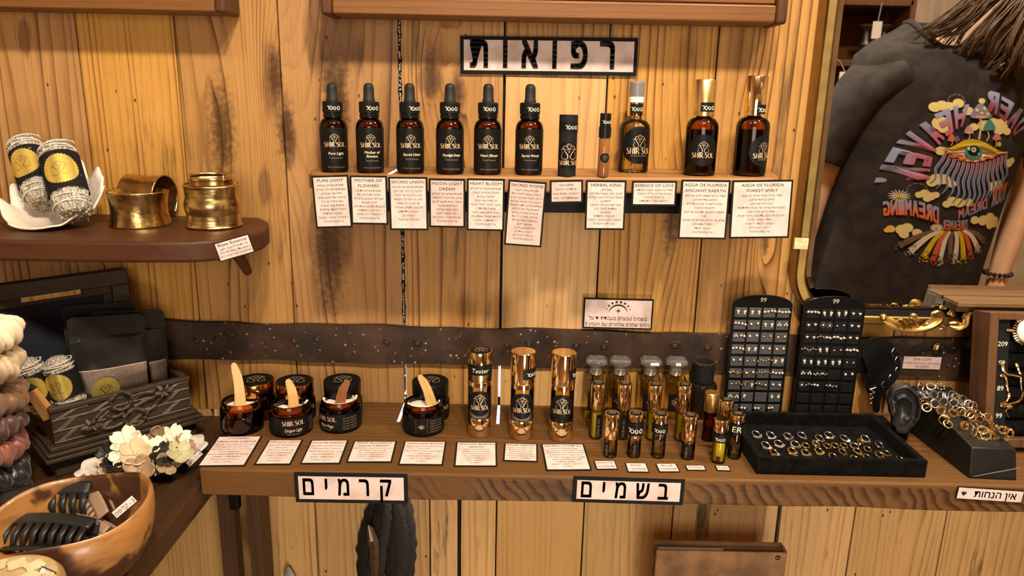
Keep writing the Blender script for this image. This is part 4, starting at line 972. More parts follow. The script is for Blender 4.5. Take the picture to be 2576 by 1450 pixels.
def jar_closed(px, py, label, capmat, lab):
    q = PZ(px, py, ZC + .0520); t = thing('cream_jar', label, 'jar', (q.x, q.y, ZC + .0003), face_cam(q.x, q.y), 'closed jars behind the open ones')
    mb = MB(); r = .0255; mb.lathe([(0, 0), (r - .003, 0), (r, .003), (r, .0270), (r - .002, .0310), (r - .004, .0335), (0, .0335)], 50); mb.build('glass_jar', M_AMBERD, t)
    mb = MB(); mb.lathe([(0, .0340), (.0243, .0340), (.0247, .0347), (.0247, .0505), (.0240, .0515), (.0222, .0517), (0, .0517)], 56); mb.build('lid', capmat, t)
    mb = MB(); mb.lathe([(0, .0516), (.0215, .0518), (.0215, .0521), (0, .0521)], 48); mb.build('top_label', M_BLACKLABEL, t)
    s = S2(); s.place(LOGO, .0118, .001, .001); mb = MB(); s.to(mb, on_plane(.0524)); mb.build('brand_print', M_ROSE, t, sharp=0)
    if lab:
        wrap(t, r, .0035, .0262, -2.6, 2.6, M_BLACKLABEL, 'label', 60); s = S2(); brand_at(s, .0175, .0160, .0255); label_on(t, s, r + .0006, 0, M_ROSE, 'side_print')
M_COPPER = flat('copper_lid', (.52, .24, .075), .14, 1, var=.1)
jar_closed(642, 955, 'closed amber jar with a copper-rimmed lid behind the plain amber jar', M_COPPER, False)
jar_closed(741, 957.5, 'closed jar with a copper-rimmed lid behind the gold-lettered jar', M_COPPER, True)
jar_closed(860.5, 955, 'closed jar with an all black lid behind the dark spatula jar', M_PLASTIC, True)
jar_closed(1082.5, 957, 'closed jar with an all black lid behind the lotus jar', M_PLASTIC, True)

# ================================================================ serum bottles
def serum(px, py, label, kind, hoff):
    r = .0152; b = base_of(px, py, r, ZC); t = thing('serum_bottle', label, 'serum bottle', (b.x, b.y, ZC + .0003), face_cam(b.x, b.y), 'gold serum pump bottles')
    mb = MB(); mb.lathe([(0, 0), (r - .0006, 0), (r, .0008), (r, .0250), (r - .0004, .0256), (0, .0256)], 48); mb.build('gold_base', M_GOLD, t)
    mb = MB(); mb.lathe([(0, .0258), (r - .0003, .0258), (r - .0003, .0685), (0, .0685)], 48); mb.build('glass', M_GLASS, t)
    mb = MB(); mb.lathe([(0, .0262), (r - .0018, .0262), (r - .0018, .0365), (0, .0365)], 40); mb.build('piston', M_FROST if kind != 2 else M_OLIVE, t)
    mb = MB(); mb.lathe([(0, .0368), (r - .0018, .0368), (r - .0018, .0660 if kind else .0480), (0, .0660 if kind else .0480)], 40); mb.build('oil', M_PALEYEL if kind != 2 else glass('amber_oil', (.92, .68, .22), 1.6, .05, .3), t)
    mb = MB(); mb.lathe([(0, .0688), (r + .0001, .0688), (r + .0001, .0745), (r - .0004, .0750), (0, .0750)], 48); mb.build('gold_collar', M_GOLD, t)
    if kind == 0:
        mb = MB(); mb.lathe([(0, .0752), (.0125, .0752), (.0125, .0950), (0, .0950)], 36); mb.build('pump', M_GOLDB, t)
        mb = MB(); mb.lathe([(r, .0752), (r, .0985), (0, .0985), (0, .0975), (r - .001, .0975), (r - .001, .0752)], 48); mb.build('clear_sleeve', M_GLASS, t)
        mb = MB(); mb.lathe([(0, .0987), (r + .0004, .0987), (r + .0004, .1130), (r, .1138), (0, .1138)], 48); mb.build('cap', M_GOLD, t)
        mb = MB(); mb.lathe([(0, .1138), (.0138, .1139), (.0138, .1142), (0, .1142)], 40); mb.build('top_label', M_BLACKLABEL, t)
        s = S2(); s.place(LOGO, .0082, .001, .001); mb = MB(); s.to(mb, on_plane(.1145)); mb.build('top_print', M_ROSE, t, sharp=0)
        wrap(t, r + .0004, .0850, .0975, -1.25, 1.25, M_TAPE, 'tape'); s = S2(); s.text('Tester', 0, .0885, .0078, skew=.15, bold=-.005, sx=1.1); label_on(t, s, r + .0010, 0, M_CHALK, 'handwriting')
    else:
        mb = MB(); mb.lathe([(0, .0752), (r + .0002, .0752), (r + .0004, .0757), (r + .0004, .1150), (r - .0004, .1158), (0, .1158)], 48); mb.build('cap', M_GOLD, t)
        wrap(t, r + .0005, .0825, .0960, hoff - .75, hoff + 1.1, M_TAPE, 'tape'); label_on(t, handwriting((hoff + .1) * r, .0868, .0085, bold=.0), r + .0010, 0, M_CHALK, 'handwriting')
    disc_label(t, r, .0470, .0172, M_BLACKLABEL, 'label'); s = S2(); s.place(LOGO, .0080, 0, .0515); brand_at(s, 0, .0385, .0250); label_on(t, s, r + .0006, 0, M_ROSE, 'brand_print')
serum(1206, 1103.5, 'gold serum bottle with a black disc on top and white lettering on black tape', 0, 0)
serum(1311, 1110.5, 'gold serum bottle in the middle of the three', 1, .75)
serum(1410, 1113.7, 'gold serum bottle beside the square perfume bottles', 2, 1.25)

# ================================================================ square perfume bottles
def perfume(px, py, label, mark, fillh, rz):
    q = PZ(px, py, ZC); a = .0145; b = Vector((q.x + .002, q.y + a, 0)); t = thing('perfume_bottle', label, 'perfume bottle', (b.x, b.y, ZC + .0003), rz, 'square perfume bottles with crystal stoppers')
    mb = MB(); sq = lambda h, z: [(-h, -h, z), (h, -h, z), (h, h, z), (-h, h, z)]
    V = sq(a - .001, 0) + sq(a, .0012) + sq(a, .0560) + sq(a - .004, .0595) + sq(.0075, .0600); F = [(3, 2, 1, 0)]
    for i in range(4):
        for k in range(4): F.append((4 * i + k, 4 * i + (k + 1) % 4, 4 * i + 4 + (k + 1) % 4, 4 * i + 4 + k))
    F.append((16, 17, 18, 19)); mb.add(V, F); mb.build('glass_body', M_GLASS, t, bev=.0007)
    mb = MB(); k = a - .0024; mb.box(-k, k, -k, k, .0050, fillh); mb.build('perfume', M_PALEYEL, t, bev=.0008)
    mb = MB(); mb.box(-.0098, .0135, -a - .0004, -a, .0125, .0375); mb.build('label', M_BLACKLABEL, t)
    s = S2()
    if mark == 'sun':
        for i in range(6): aa = PI * (.1 + .16 * i); s.disc(-.0010 + .0050 * math.cos(aa), .0255 + .0045 * math.sin(aa), .0006, 8)
        s.place(LOTUS, .0035, -.0010, .0235)
    else: s.place(LOTUS if mark == 'lotus' else FLOWER6, .0058, .0005, .0235 if mark == 'lotus' else .0255)
    mb = MB(); s.to(mb, on_front(-a - .0007)); mb.build('mark_print', M_ROSE, t, sharp=0)
    mb = MB(); mb.lathe([(0, .0602), (.0078, .0602), (.0085, .0615), (.0078, .0640), (.0078, .0670), (0, .0670)], 28); mb.build('spray_neck', M_GOLD, t)
    mb = MB(); mb.lathe([(.0092, .0625), (.0092, .0700), (.0078, .0715), (.0092, .0730), (.0080, .0745), (0, .0745), (0, .0680), (.0083, .0680), (.0083, .0625)], 28)
    oc = lambda x, y, c, z: [(-x, -y + c, z), (-x + c, -y, z), (x - c, -y, z), (x, -y + c, z), (x, y - c, z), (x - c, y, z), (-x + c, y, z), (-x, y - c, z)]
    V = oc(.0105, .0080, .003, .0742) + oc(.0142, .0112, .004, .0772) + oc(.0142, .0112, .004, .0812) + oc(.0112, .0085, .003, .0842); F = [tuple(range(7, -1, -1))]
    for i in range(3):
        for k in range(8): F.append((8 * i + k, 8 * i + (k + 1) % 8, 8 * i + 8 + (k + 1) % 8, 8 * i + 8 + k))
    F.append(tuple(range(24, 32))); mb.add(V, F); mb.build('crystal_stopper', M_CRYSTAL, t, sharp=20)
perfume(1493, 1056, 'square perfume bottle next to the third gold serum bottle', 'sun', .0480, -.10)
perfume(1553, 1056.5, 'square perfume bottle second from the serum bottles', 'sun', .0480, -.08)
perfume(1629, 1057, 'square perfume bottle with a lotus mark on its black label', 'lotus', .0480, -.06)
perfume(1693, 1057.5, 'square perfume bottle with a six-petal flower mark on its black label', 'flower', .0520, -.06)
q = PZ(1769, 1058, ZC); t = thing('perfume_bottle', 'round dark bottle with a black gold-edged cap behind the small vials', 'perfume bottle', (q.x, q.y + .0195, ZC + .0003))
mb = MB(); mb.lathe([(0, 0), (.0185, 0), (.0195, .0015), (.0195, .0440), (.0180, .0475), (.0120, .0495), (0, .0495)], 44); mb.build('glass_body', flat('black_brown_glass', (.02, .012, .008), .05, 0, .3), t)
mb = MB(); mb.lathe([(0, .0498), (.0145, .0498), (.0145, .0765), (0, .0765)], 40); mb.build('cap', M_SATINBLK, t)
mb = MB(); mb.lathe([(.0128, .0765), (.0146, .0765), (.0146, .0775), (.0128, .0778)], 40); mb.build('cap_rim', M_GOLD, t); mb = MB(); mb.lathe([(0, .0768), (.0130, .0768), (.0130, .0774), (0, .0774)], 36); mb.build('cap_top', M_CARD, t)

# ================================================================ roll-on vials
def roller(px, py, label, h, capf, liquid, fillf, topdisc=True, strip=0., tape=None, petals=None, capm=None, glass=None, red=None, group='gold-capped roll-on vials'):
    r = .0084; b = base_of(px, py, r, ZC); t = thing('roll_on_vial', label, 'vial', (b.x, b.y, ZC + .0003), face_cam(b.x, b.y), group); g = h * (1 - capf)
    mb = MB(); mb.lathe([(0, 0), (r - .0012, 0), (r - .0002, .0008), (r - .0001, .002), (r - .0001, g - .002), (.0060, g), (0, g)], 30); mb.build('glass_tube', glass or M_GLASS, t)
    if petals and not liquid: liquid = M_PALEYEL
    if liquid:
        mb = MB(); mb.lathe([(0, .0022), (r - .0016, .0022), (r - .0013, .003), (r - .0013, g * fillf), (0, g * fillf)], 26); mb.build('oil', liquid, t)
    if red:
        mb = MB(); mb.lathe([(0, .0019), (r - .0011, .0019), (r - .0011, g * .30), (r * .4, g * .42), (0, g * .36)], 20, wob=lambda a, z: .96 + .04 * math.sin(3 * a)); label_part(mb.build('petals', M_RED, t), 'red petals in the oil')
    if petals:
        rr = random.Random(int(px)); mb = MB()
        for k in range(petals):
            a = rr.uniform(0, 2 * PI); z = g * rr.uniform(.12, .7); R0 = r - .0011; L = rr.uniform(.5, 1.1)
            mb.grid(lambda u, v: ((R0) * math.sin(a + L * (u - .5) * math.sin(PI * (v * .9 + .05))), -(R0) * math.cos(a + L * (u - .5) * math.sin(PI * (v * .9 + .05))), z + (v - .5) * .010 + (u - .5) * .003), 6, 6)
        mb.build('petals', M_PETAL, t, solid=.0002)
    mb = MB(); rc_ = .0087; mb.lathe([(0, g - .0015), (rc_ - .0004, g - .0015), (rc_, g - .001), (rc_, h - .0012), (rc_ - .0002, h - .0008), (rc_ + .0003, h - .0002), (rc_ - .0002, h + .0005), (rc_ - .0012, h + .0004), (0, h + .0002)], 32); mb.build('cap', capm or M_GOLD, t)
    if topdisc:
        mb = MB(); mb.lathe([(0, h + .0004), (.0070, h + .0006), (.0070, h + .0008), (0, h + .0008)], 24); mb.build('top_label', M_BLACKLABEL, t)
        s = S2(); s.place(LOGO, .0044, 0, 0); mb = MB(); s.to(mb, on_plane(h + .0011)); mb.build('top_print', M_ROSE, t, sharp=0)
    if strip is not None:
        wrap(t, r, g * .07, g * .82, strip - .38, strip + .38, M_BLACKLABEL, 'label_strip', 8, th=.0003)
        s = S2(); s.text('SHIR SOL', 0, 0, .0036, bold=.01, sx=1.2, maxw=g * .4); k = S2(); k.V = [(-b_ + strip * r + .0012, a_ + g * .50) for a_, b_ in s.V]; k.F = s.F
        for i in range(7): k.ribbon([(strip * r - .0020, g * .12 + i * .0012), (strip * r + .0016, g * .12 + i * .0012)], .0003)
        label_on(t, k, r + .0008, 0, M_DIM, 'strip_print')
    if tape:
        txt, z0, z1, rt = tape; z0 *= h; z1 *= h
        wrap(t, rc_ + .0006, z0, z1, -1.5, 1.6, M_TAPE, 'tape', th=.0004); s = S2()
        if txt == 'ER': s.text(txt, 0, z0 + (z1 - z0) * .25, (z1 - z0) * .75, skew=.1, sx=1.1, maxw=.0155)
        else: s = handwriting(rt, z0 + (z1 - z0) * .25, (z1 - z0) * .62)
        label_on(t, s, rc_ + .0014, 0, M_CHALK, 'handwriting')
    return t
VG = 'tall roll-on vials before the square bottles'; SG = 'short roll-on vials at the front'
roller(1498, 1107.5, 'tall vial of yellow oil at the serum bottle end of the back row', .0745, .44, M_YEL, .85, strip=.35, petals=2, group=VG)
roller(1564, 1108.5, 'tall vial of dark green oil', .0745, .44, M_OLIVE, .9, strip=.15, petals=2, group=VG)
roller(1639, 1110.5, 'tall vial of yellow oil in front of the lotus-marked bottle', .0745, .44, M_YEL, .85, strip=.75, petals=3, group=VG)
roller(1711, 1113.5, 'tall vial of yellow oil with amber petals before the flower-marked bottle', .0755, .44, M_YEL, .85, strip=.45, red=True, group=VG)
roller(1534, 1154.5, 'short vial with purple petals, nearest the womb oil card', .0560, .55, None, .8, strip=-.55, petals=5, group=SG)
roller(1593, 1154.5, 'short vial wrapped in a bulging black tape band', .0560, .55, M_PALEYEL, .6, strip=.1, petals=7, tape=('טסט', .53, .84, 0), group=SG)
roller(1654, 1156, 'short clear vial with petals sunk at its bottom and lettered tape', .0560, .42, None, .3, strip=None, petals=5, tape=('טסטר', .58, .80, 0), group=SG)
roller(1728, 1159.5, 'short vial of dark petals under a long plain gold cap', .0560, .55, M_OLIVE, .6, strip=-.2, petals=9, group=SG)
roller(1780, 1113.5, 'plain amber vial with a satin gold cap, set apart from the printed ones', .0650, .36, M_AMBERLIQ, .95, topdisc=False, strip=None, capm=M_GOLDB, glass=M_AMBER, red=True)
roller(1817, 1132, 'gold-capped vial hidden behind the red petal vial', .0640, .50, M_AMBERLIQ, .9, strip=None)
roller(1845, 1157.5, 'short vial of dried leaves beside the velvet tray, tape reading ER', .0570, .36, None, .7, strip=None, petals=7, tape=('ER', .58, .82, 0))
roller(1805, 1169, 'front vial of yellow oil with red petals and a plain domed gold cap', .0560, .45, M_YEL, .9, topdisc=False, strip=None, red=True, tape=('טסט', .50, .70, 0))

# ================================================================ left side: side table and what stands on it
tb = thing('side_table', 'dark wooden side table at the left end of the counter', 'table', (0, 0, 0))
mb = MB(); mb.box(-1.25, -.3605, -.72, -.0012, ZT - .024, ZT); mb.build('tabletop', M_TABLE, tb, bev=.002)
mb = MB(); mb.box(-1.22, -.372, -.70, -.015, ZT - .044, ZT - .0242); mb.build('apron', M_TABLEEDGE, tb, bev=.001)
for x, y in ((-.388, -.060), (-.388, -.66), (-1.2, -.060), (-1.2, -.66)):
    mb = MB(); mb.box(x - .011, x + .011, y - .011, y + .011, 0, ZT - .0442); mb.build('leg', M_TABLEEDGE, tb, bev=.001)
mb = MB(); mb.box(-1.21, -.399, -.69, -.03, .18, .20); mb.build('lower_board', M_TABLE, tb, bev=.001)
mb = MB(); mb.box(-.3765, -.3635, -.0865, -.0735, ZT - .10, ZT - .0442); mb.build('hinge_block', M_PLASTIC, tb, bev=.002)
mb = MB(); mb.box(-.357, -.340, -.075, -.035, 0, .7452); tag(mb.build('counter_post', M_TABLEEDGE, bev=.001), 'brown upright post under the left end of the counter', 'post')

# carved chest, open, set at an angle
CF = PZ(117, 1174, ZT + .0225); CR = PZ(519, 1060, ZT + .0225)
ce = (CR - CF); CL = ce.length; ce.normalize(); cn = Vector((-ce.y, ce.x, 0))
CM = frame_mat(Vector((CF.x, CF.y, ZT + .0003)), ce, cn, Vector((0, 0, 1)))
ch = thing('carved_chest', 'open dark wooden chest with carved flowers and diagonal mouldings, lid raised', 'chest', mat=CM)
D = .088; CH = .086
mb = MB(); mb.box(.010, CL - .010, .010, D - .004, 0, .0222); mb.build('plinth', M_CHEST, ch, bev=.001)
mb = MB(); mb.box(0, CL, 0, D + .004, .0223, .0275); mb.box(.003, CL - .003, .003, D + .003, .0278, .0325); mb.box(.007, CL - .007, .007, D + .001, .0328, .0385); mb.build('base_moulding', M_CHEST, ch, bev=.0012)
bx0, bx1, by0, by1 = .014, CL - .014, .013, D
mb = MB(); w_ = .006
mb.box(bx0, bx1, by0, by0 + w_, .0387, CH - .006); mb.box(bx0, bx1, by1 - w_, by1, .0387, CH - .006); mb.box(bx0, bx0 + w_, by0 + w_, by1 - w_, .0387, CH - .006); mb.box(bx1 - w_, bx1, by0 + w_, by1 - w_, .0387, CH - .006)
mb.build('body', M_CHEST, ch)
mb = MB(); mb.box(bx0 + w_, bx1 - w_, by0 + w_, by1 - w_, .0387, .0400); mb.build('lining', M_VELVET, ch)
mb = MB(); e = .002
mb.box(bx0 - e, bx1 + e, by0 - e, by0 + w_ + .001, CH - .0058, CH); mb.box(bx0 - e, bx1 + e, by1 - w_ - .001, by1 + e, CH - .0058, CH); mb.box(bx0 - e, bx0 + w_ + .001, by0 + w_ + .001, by1 - w_ - .001, CH - .0058, CH); mb.box(bx1 - w_ - .001, bx1 + e, by0 + w_ + .001, by1 - w_ - .001, CH - .0058, CH)
mb.build('rim', M_CHEST, ch, bev=.0012)
mb = MB(); zz = [.042, .056, .070, .0795]
for k in range(3):
    z0, z1 = zz[k] + .0006, zz[k + 1] - .0006; n = 4; L = (bx1 - bx0) / n
    for i in range(n):
        x0 = bx0 + L * i + .004; x1 = x0 + L * .48
        for d in (0, .0034): mb.tube([(x0 + d * 1.2, by0 - .0004, z0), (x1 + d * 1.2, by0 - .0004, z1)], .0009, 6)
        mb.tube([(x1, by0 - .0004, z1), (bx0 + L * (i + 1), by0 - .0004, z1)], .0009, 6)
    mb.tube([(bx0, by0 - .0004, zz[k]), (bx1, by0 - .0004, zz[k])], .0008, 6)
label_part(mb.build('lattice_moulding', flat('worn_moulding', (.13, .10, .072), .45, var=.3, vscale=200), ch), 'lighter worn edges of the diagonal mouldings')
M_CARVE = flat('carved_brown', (.062, .040, .028), .55, var=.45, vscale=90, bumps=.6, bscale=260)
mb = MB(); cx = (bx0 + bx1) / 2; yy = by0 - .0035
for (x, z, a, b) in ((cx - .004, .0760, .0125, .0110), (cx + .010, .0500, .0135, .0105)):
    P = [(x + a * math.cos(t) * (1 + .07 * math.sin(5 * t)), yy - .001 * math.sin(3 * t), z + b * math.sin(t) * (1 + .05 * math.cos(4 * t))) for t in [2 * PI * i / 30 for i in range(30)]]
    mb.tube(P, [.0022 + .0007 * math.sin(i * 2.1) for i in range(30)], 7, True)
def petal_cluster(x, z, s, seed):
    rr = random.Random(seed)
    for k in range(6):
        a = 2 * PI * k / 6 + rr.uniform(-.2, .2); L = s * rr.uniform(.8, 1.15)
        mb.tube([(x, yy - .002, z), (x + L * .5 * math.cos(a), yy - .0045, z + L * .5 * math.sin(a)), (x + L * math.cos(a), yy - .002, z + L * math.sin(a))], [.0012, .0034, .0022], 7, flatten=.7)
petal_cluster(cx - .040, .0545, .0105, 1); petal_cluster(cx + .046, .0755, .0110, 2)
for P in ([(cx - .036, .060), (cx - .024, .070), (cx - .014, .072)], [(cx - .034, .048), (cx - .018, .044), (cx - .004, .047)], [(cx + .008, .078), (cx + .022, .079), (cx + .036, .077)], [(cx + .022, .052), (cx + .034, .058), (cx + .042, .068)], [(cx + .010, .064), (cx + .024, .068), (cx + .034, .070)], [(cx - .022, .060), (cx - .012, .057), (cx - .002, .060)]):
    Q = spline([(a, yy + .0005, b) for a, b in P], 5); mb.tube(Q, [.0019 + .0006 * math.sin(i * 1.7) for i in range(len(Q))], 6)
label_part(mb.build('carved_flowers', M_CARVE, ch), 'applied carving of two rings and flowers')
# lid: leaning up from the back edge
lp = CM @ Vector((0, D - .002, CH)); ln = (cn * math.cos(.10) + Vector((0, 0, math.sin(-.10)))).normalized()
LU = (Vector((0, 0, 1)) - ln * ln.z).normalized()
def lid2(px, py):
    q = PP(px, py, lp, ln) - lp; return (q.dot(ce), q.dot(LU))
LX1, LZ1 = lid2(311, 674); LX0 = -.05
LM = CM.inverted() @ frame_mat(lp, ce, ln, LU)
fr_w = .020
def lidbox(mb, x0, x1, z0, z1, y0, y1): mb.box(x0, x1, y0, y1, z0, z1, 0, LM)
mb = MB(); lidbox(mb, LX0, LX1, LZ1 - fr_w, LZ1, -.012, .012); lidbox(mb, LX1 - fr_w, LX1, .004, LZ1 - fr_w, -.012, .012); lidbox(mb, LX0, LX1 - fr_w, .004, .012, -.012, .012); lidbox(mb, LX0, LX0 + fr_w, .012, LZ1 - fr_w, -.012, .012)
lid = mb.build('lid', M_CHEST, ch, bev=.0015)
mb = MB(); f2 = .010; a0, a1 = LX0 + fr_w, LX1 - fr_w
lidbox(mb, a0, a1, LZ1 - fr_w - f2, LZ1 - fr_w, -.007, .010); lidbox(mb, a1 - f2, a1, .012, LZ1 - fr_w - f2, -.007, .010); mb.build('inner_frame', M_CHEST, lid, bev=.001)
mb = MB(); lidbox(mb, a0, a1 - f2, .012, LZ1 - fr_w - f2, -.003, .008); label_part(mb.build('lid_lining', flat('navy_lining', (.006, .008, .018), .8, var=.35, vscale=60), lid), 'navy blue lid lining')
lx, lz = lid2(123, 742)
mb = MB(); lidbox(mb, lx - .032, lx + .032, lz - .0028, lz + .0028, -.0132, -.0118)
for d in (-.022, 0, .024): mb.ball(tuple(LM @ Vector((lx + d, -.0135, lz))), .0017, 8)
label_part(mb.build('latch_plate', M_BRASS, lid), 'brass latch plate')

# pouches standing in the chest
M_FILM = flat('black_pouch_film', (.018, .017, .016), .26, 0, var=.2, vscale=30, bumps=.35, bscale=45)
M_SALT = flat('pink_salt', (.93, .74, .66), .35, var=.16, vscale=260, bumps=.6, bscale=420)
M_WINDOW = glass('clear_film', (.97, .95, .93), 3, .06, 1.4)
def pouch(label, corners, d, winpx, seal=False, ripple=1):
    p0 = CM @ Vector((0, by0 + w_ + d, .0405)); n = cn
    Q = [PP(x, y, p0, n) for x, y in corners]; L = [CM.inverted() @ q for q in Q]
    x0, x1, z1 = L[0].x, L[1].x, (L[0].z + L[1].z) / 2; tilt = (L[1].z - L[0].z) / (x1 - x0)
    zw = (CM.inverted() @ PP(winpx[0], winpx[1], p0, n)).z
    base = CM @ Vector(((x0 + x1) / 2, by0 + w_ + d, .0405)); t = thing('zip_pouch', label, 'pouch', mat=frame_mat(base, ce, cn, Vector((0, 0, 1))), group='black zip pouches of pink salt')
    W = x1 - x0; Hh = z1 - .0405; zl = zw - .0405
    def surf(u, v, off):
        x = (u - .5) * W; zz = v * Hh; belly = math.sin(PI * min(1, max(0, (u * 1.0)))) ** .6 * math.sin(PI * min(1, (1 - v) * 1.1 + .0)) * .0065 if v < .8 else 0
        rp = .0007 * math.sin(u * 9 + v * 7 + ripple) * (1 if v < .8 else .3)
        r = .006; top = 1 - .03 * max(0, abs(u - .5) * 2 - .9) / .1 * 1
        return (x, -belly - rp + off, zz * (top if v > .95 else 1) + tilt * x * v)
    vs = zl / Hh
    mb = MB(); mb.grid(lambda u, v: surf(u, vs + (1 - vs) * v, 0), 30, 24); mb.grid(lambda u, v: surf(u, v, .0015 + .009 * math.sin(PI * min(1, v + .1)) * 0), 12, 16); mb.build('film', M_FILM, t)
    mb = MB(); mb.grid(lambda u, v: surf(.04 + .92 * u, .01 + vs * .985 * v, .0007), 30, 20); label_part(mb.build('salt', M_SALT, t), 'pale pink salt seen through the window')
    mb = MB(); mb.grid(lambda u, v: surf(u, vs * v, -.0006), 30, 20); mb.build('window', M_WINDOW, t)
    for k in (0, 1):
        mb = MB(); zz = Hh * (.80 - .035 * k); mb.tube([((u - .5) * W * .98, -.0010, zz + tilt * (u - .5) * W * .8) for u in [i / 8 for i in range(9)]], .0011, 6); mb.build('zip_ridge', M_FILM, t)
    if seal:
        q = CM.inverted() @ PP(seal[0], seal[1], p0 - cn * .008, n); c = (q.x - (x0 + x1) / 2, q.z - .0405)
        s = S2(); s.add([(c[0], c[1])] + [(c[0] + .0165 * (1 + (.05 if i % 2 else -.05)) * math.cos(2 * PI * i / 64), c[1] + .0165 * (1 + (.05 if i % 2 else -.05)) * math.sin(2 * PI * i / 64)) for i in range(64)], [(0, i + 1, (i + 1) % 64 + 1) for i in range(64)])
        mb = MB(); s.to(mb, on_front(-.0088)); so_ = mb.build('seal', M_FOIL, t, sharp=0); mb = MB(); s = S2(); s.place(LOGO, .008, c[0], c[1]); s.to(mb, on_front(-.0092)); mb.build('seal_print', M_GOLD, so_, sharp=0)
    return t
pouch('back zip pouch, its top standing highest against the navy lid lining', [(153, 772), (338, 758)], .052, (240, 935), ripple=3)
pouch('zip pouch at the right end of the chest, clear window at its corner', [(232, 783), (412, 779)], .040, (390, 902), ripple=5)
pouch('front zip pouch with pink salt window and a gold seal', [(166, 801), (362, 789)], .027, (280, 921), seal=(266, 981))

# sage bundles
M_SAGE = None
def mk_sage():
    t = NT('dried_sage_leaves'); o = t.obj(); sp = t.n('ShaderNodeMapping'); sp.inputs['Scale'].default_value = (1, 1, .38); t.l(o, sp.inputs[0])
    d = t.noise(o, 60, 3); v = t.voro(t.vmath('ADD', sp.outputs[0], t.vmath('MULTIPLY', t.n('ShaderNodeCombineXYZ').outputs[0], (0, 0, 0))), 230, 'DISTANCE_TO_EDGE')
    col = t.mix(t.step(d, .35, .7), (.60, .54, .46, 1), (.42, .37, .30, 1)); col = t.mix(t.step(v, .0, .055, .8, 0), col, (.26, .21, .15, 1))
    t.set(col=col, rough=.85); t.bump(t.step(v, 0, .25), .9, .002); return t.m
M_SAGE = mk_sage(); M_STEM = flat('cut_sage_stems', (.34, .27, .17), .85, var=.5, vscale=330, bumps=.9, bscale=330); M_TWINE = flat('white_twine', (.78, .74, .66), .7)
def sage(p0, p1, r, label, st_ang, group, stickrad=.0195, stem=True, sleeve=(.28, .76)):
    p0, p1 = Vector(p0), Vector(p1); L = (p1 - p0).length
    t = thing('sage_bundle', label, 'sage bundle', mat=axis_mat(p0, p1), group=group)
    rr = random.Random(int(abs(p0.x) * 1e5)); ph = [rr.uniform(0, 6) for _ in range(6)]
    wob = lambda a, z: 1 + .055 * math.sin(5 * a + ph[0] + z * 130) + .04 * math.sin(9 * a + ph[1] - z * 210) + .03 * math.sin(14 * a + z * 420 + ph[2])
    prof = [(0, .001), (r * .55, 0), (r * .84, .002), (r * .97, .008)] + [(r * (1.0 + .02 * math.sin(i * 1.9)), .012 + (L - .026) * i / 18) for i in range(19)] + [(r * .95, L - .012), (r * .80, L - .005), (r * .55, L - .0005), (r * .25, L + .0015), (0, L + .001)]
    mb = MB(); mb.lathe(prof, 60, wob=wob); mb.build('leaves', M_SAGE, t)
    mb = MB()
    for k in range(26):
        a = rr.uniform(0, 6.28); q = r * .80 * math.sqrt(rr.random()); mb.tube([(q * math.cos(a), q * math.sin(a), .004), (q * math.cos(a), q * math.sin(a), rr.uniform(-.0030, .0))], rr.uniform(.0011, .0022), 6)
    mb.build('stems', M_STEM, t)
    for (z0, z1, turns) in ((.05, .24, 1.6), (.22, .09, 1.4), (.80, .93, 1.5), (.95, .82, 1.3)):
        mb = MB(); P = []
        for i in range(int(26 * turns)):
            u = i / (26 * turns - 1); a = 2 * PI * turns * u + z0 * 20; P.append((r * 1.07 * math.cos(a), r * 1.07 * math.sin(a), L * (z0 + (z1 - z0) * u)))
        mb.tube(P, .0006, 6); mb.build('twine', M_TWINE, t)
    R_ = r * 1.12; mb = MB(); mb.grid(lambda u, v: (R_ * math.sin(2 * PI * u), -R_ * math.cos(2 * PI * u), L * (sleeve[0] + (sleeve[1] - sleeve[0]) * v)), 48, 6, True); mb.build('paper_sleeve', M_CARD, t)
    n = 72; zc = L * (sleeve[0] + sleeve[1]) / 2; mb = MB()
    def fn(u, v):
        k = int(round(u * n)); rad = stickrad * v * (1 + ((.035 if k % 2 else -.035) if v > .99 else 0)); x = rad * math.cos(2 * PI * u); z = rad * math.sin(2 * PI * u); a = st_ang + x / R_
        return ((R_ + .0004) * math.sin(a), -(R_ + .0004) * math.cos(a), zc + z)
    mb.grid(fn, n, 8, True); so_ = label_part(mb.build('gold_sticker', M_FOIL, t), 'round gold foil sticker with a toothed edge')
    s = S2(); s.place(LOGO, stickrad * .5, 0, 0); s.V = [(a + st_ang * R_, b) for a, b in s.V]; mb = MB(); s.to(mb, on_cyl(R_ + .0008, zc)); mb.build('embossed_mark', M_GOLDB, so_, sharp=0)
    return t
SG_ = 'sage bundles in the shell'
sage(PY(112, 516, -.092), PY(57, 350, -.042), .0185, 'left sage bundle in the white shell, gold sticker facing forward', .25, SG_)
sage(PY(190, 546, -.118), PY(139, 362, -.068), .0195, 'right sage bundle in the shell, propped in front of the other one', .55, SG_, .0200, sleeve=(.28, .78))
CGp = 'sage bundles in the chest'
def inchest(x, y, d, z=None): return PP(x, y, CM @ Vector((0, by0 + w_ + d, 0)), cn)
def sage_in(px0, px1, d, r, label, ang):
    sage(inchest(*px0, d), inchest(*px1, d + .010), r, label, ang, CGp, .0165)
sage_in((128, 1040), (62, 905), .034, .0150, 'sage bundle at the left end of the chest, behind the wooden stick', .2)
sage_in((186, 1030), (138, 900), .018, .0160, 'sage bundle in the chest with the brightest gold sticker', .1)
p0, p1 = inchest(128, 1052, .0055), inchest(70, 972, .012); mbm = axis_mat(p0, p1); L = (p1 - p0).length
t = thing('palo_santo_stick', 'short wooden stick with a charred end leaning in the chest', 'wooden stick', mat=mbm)
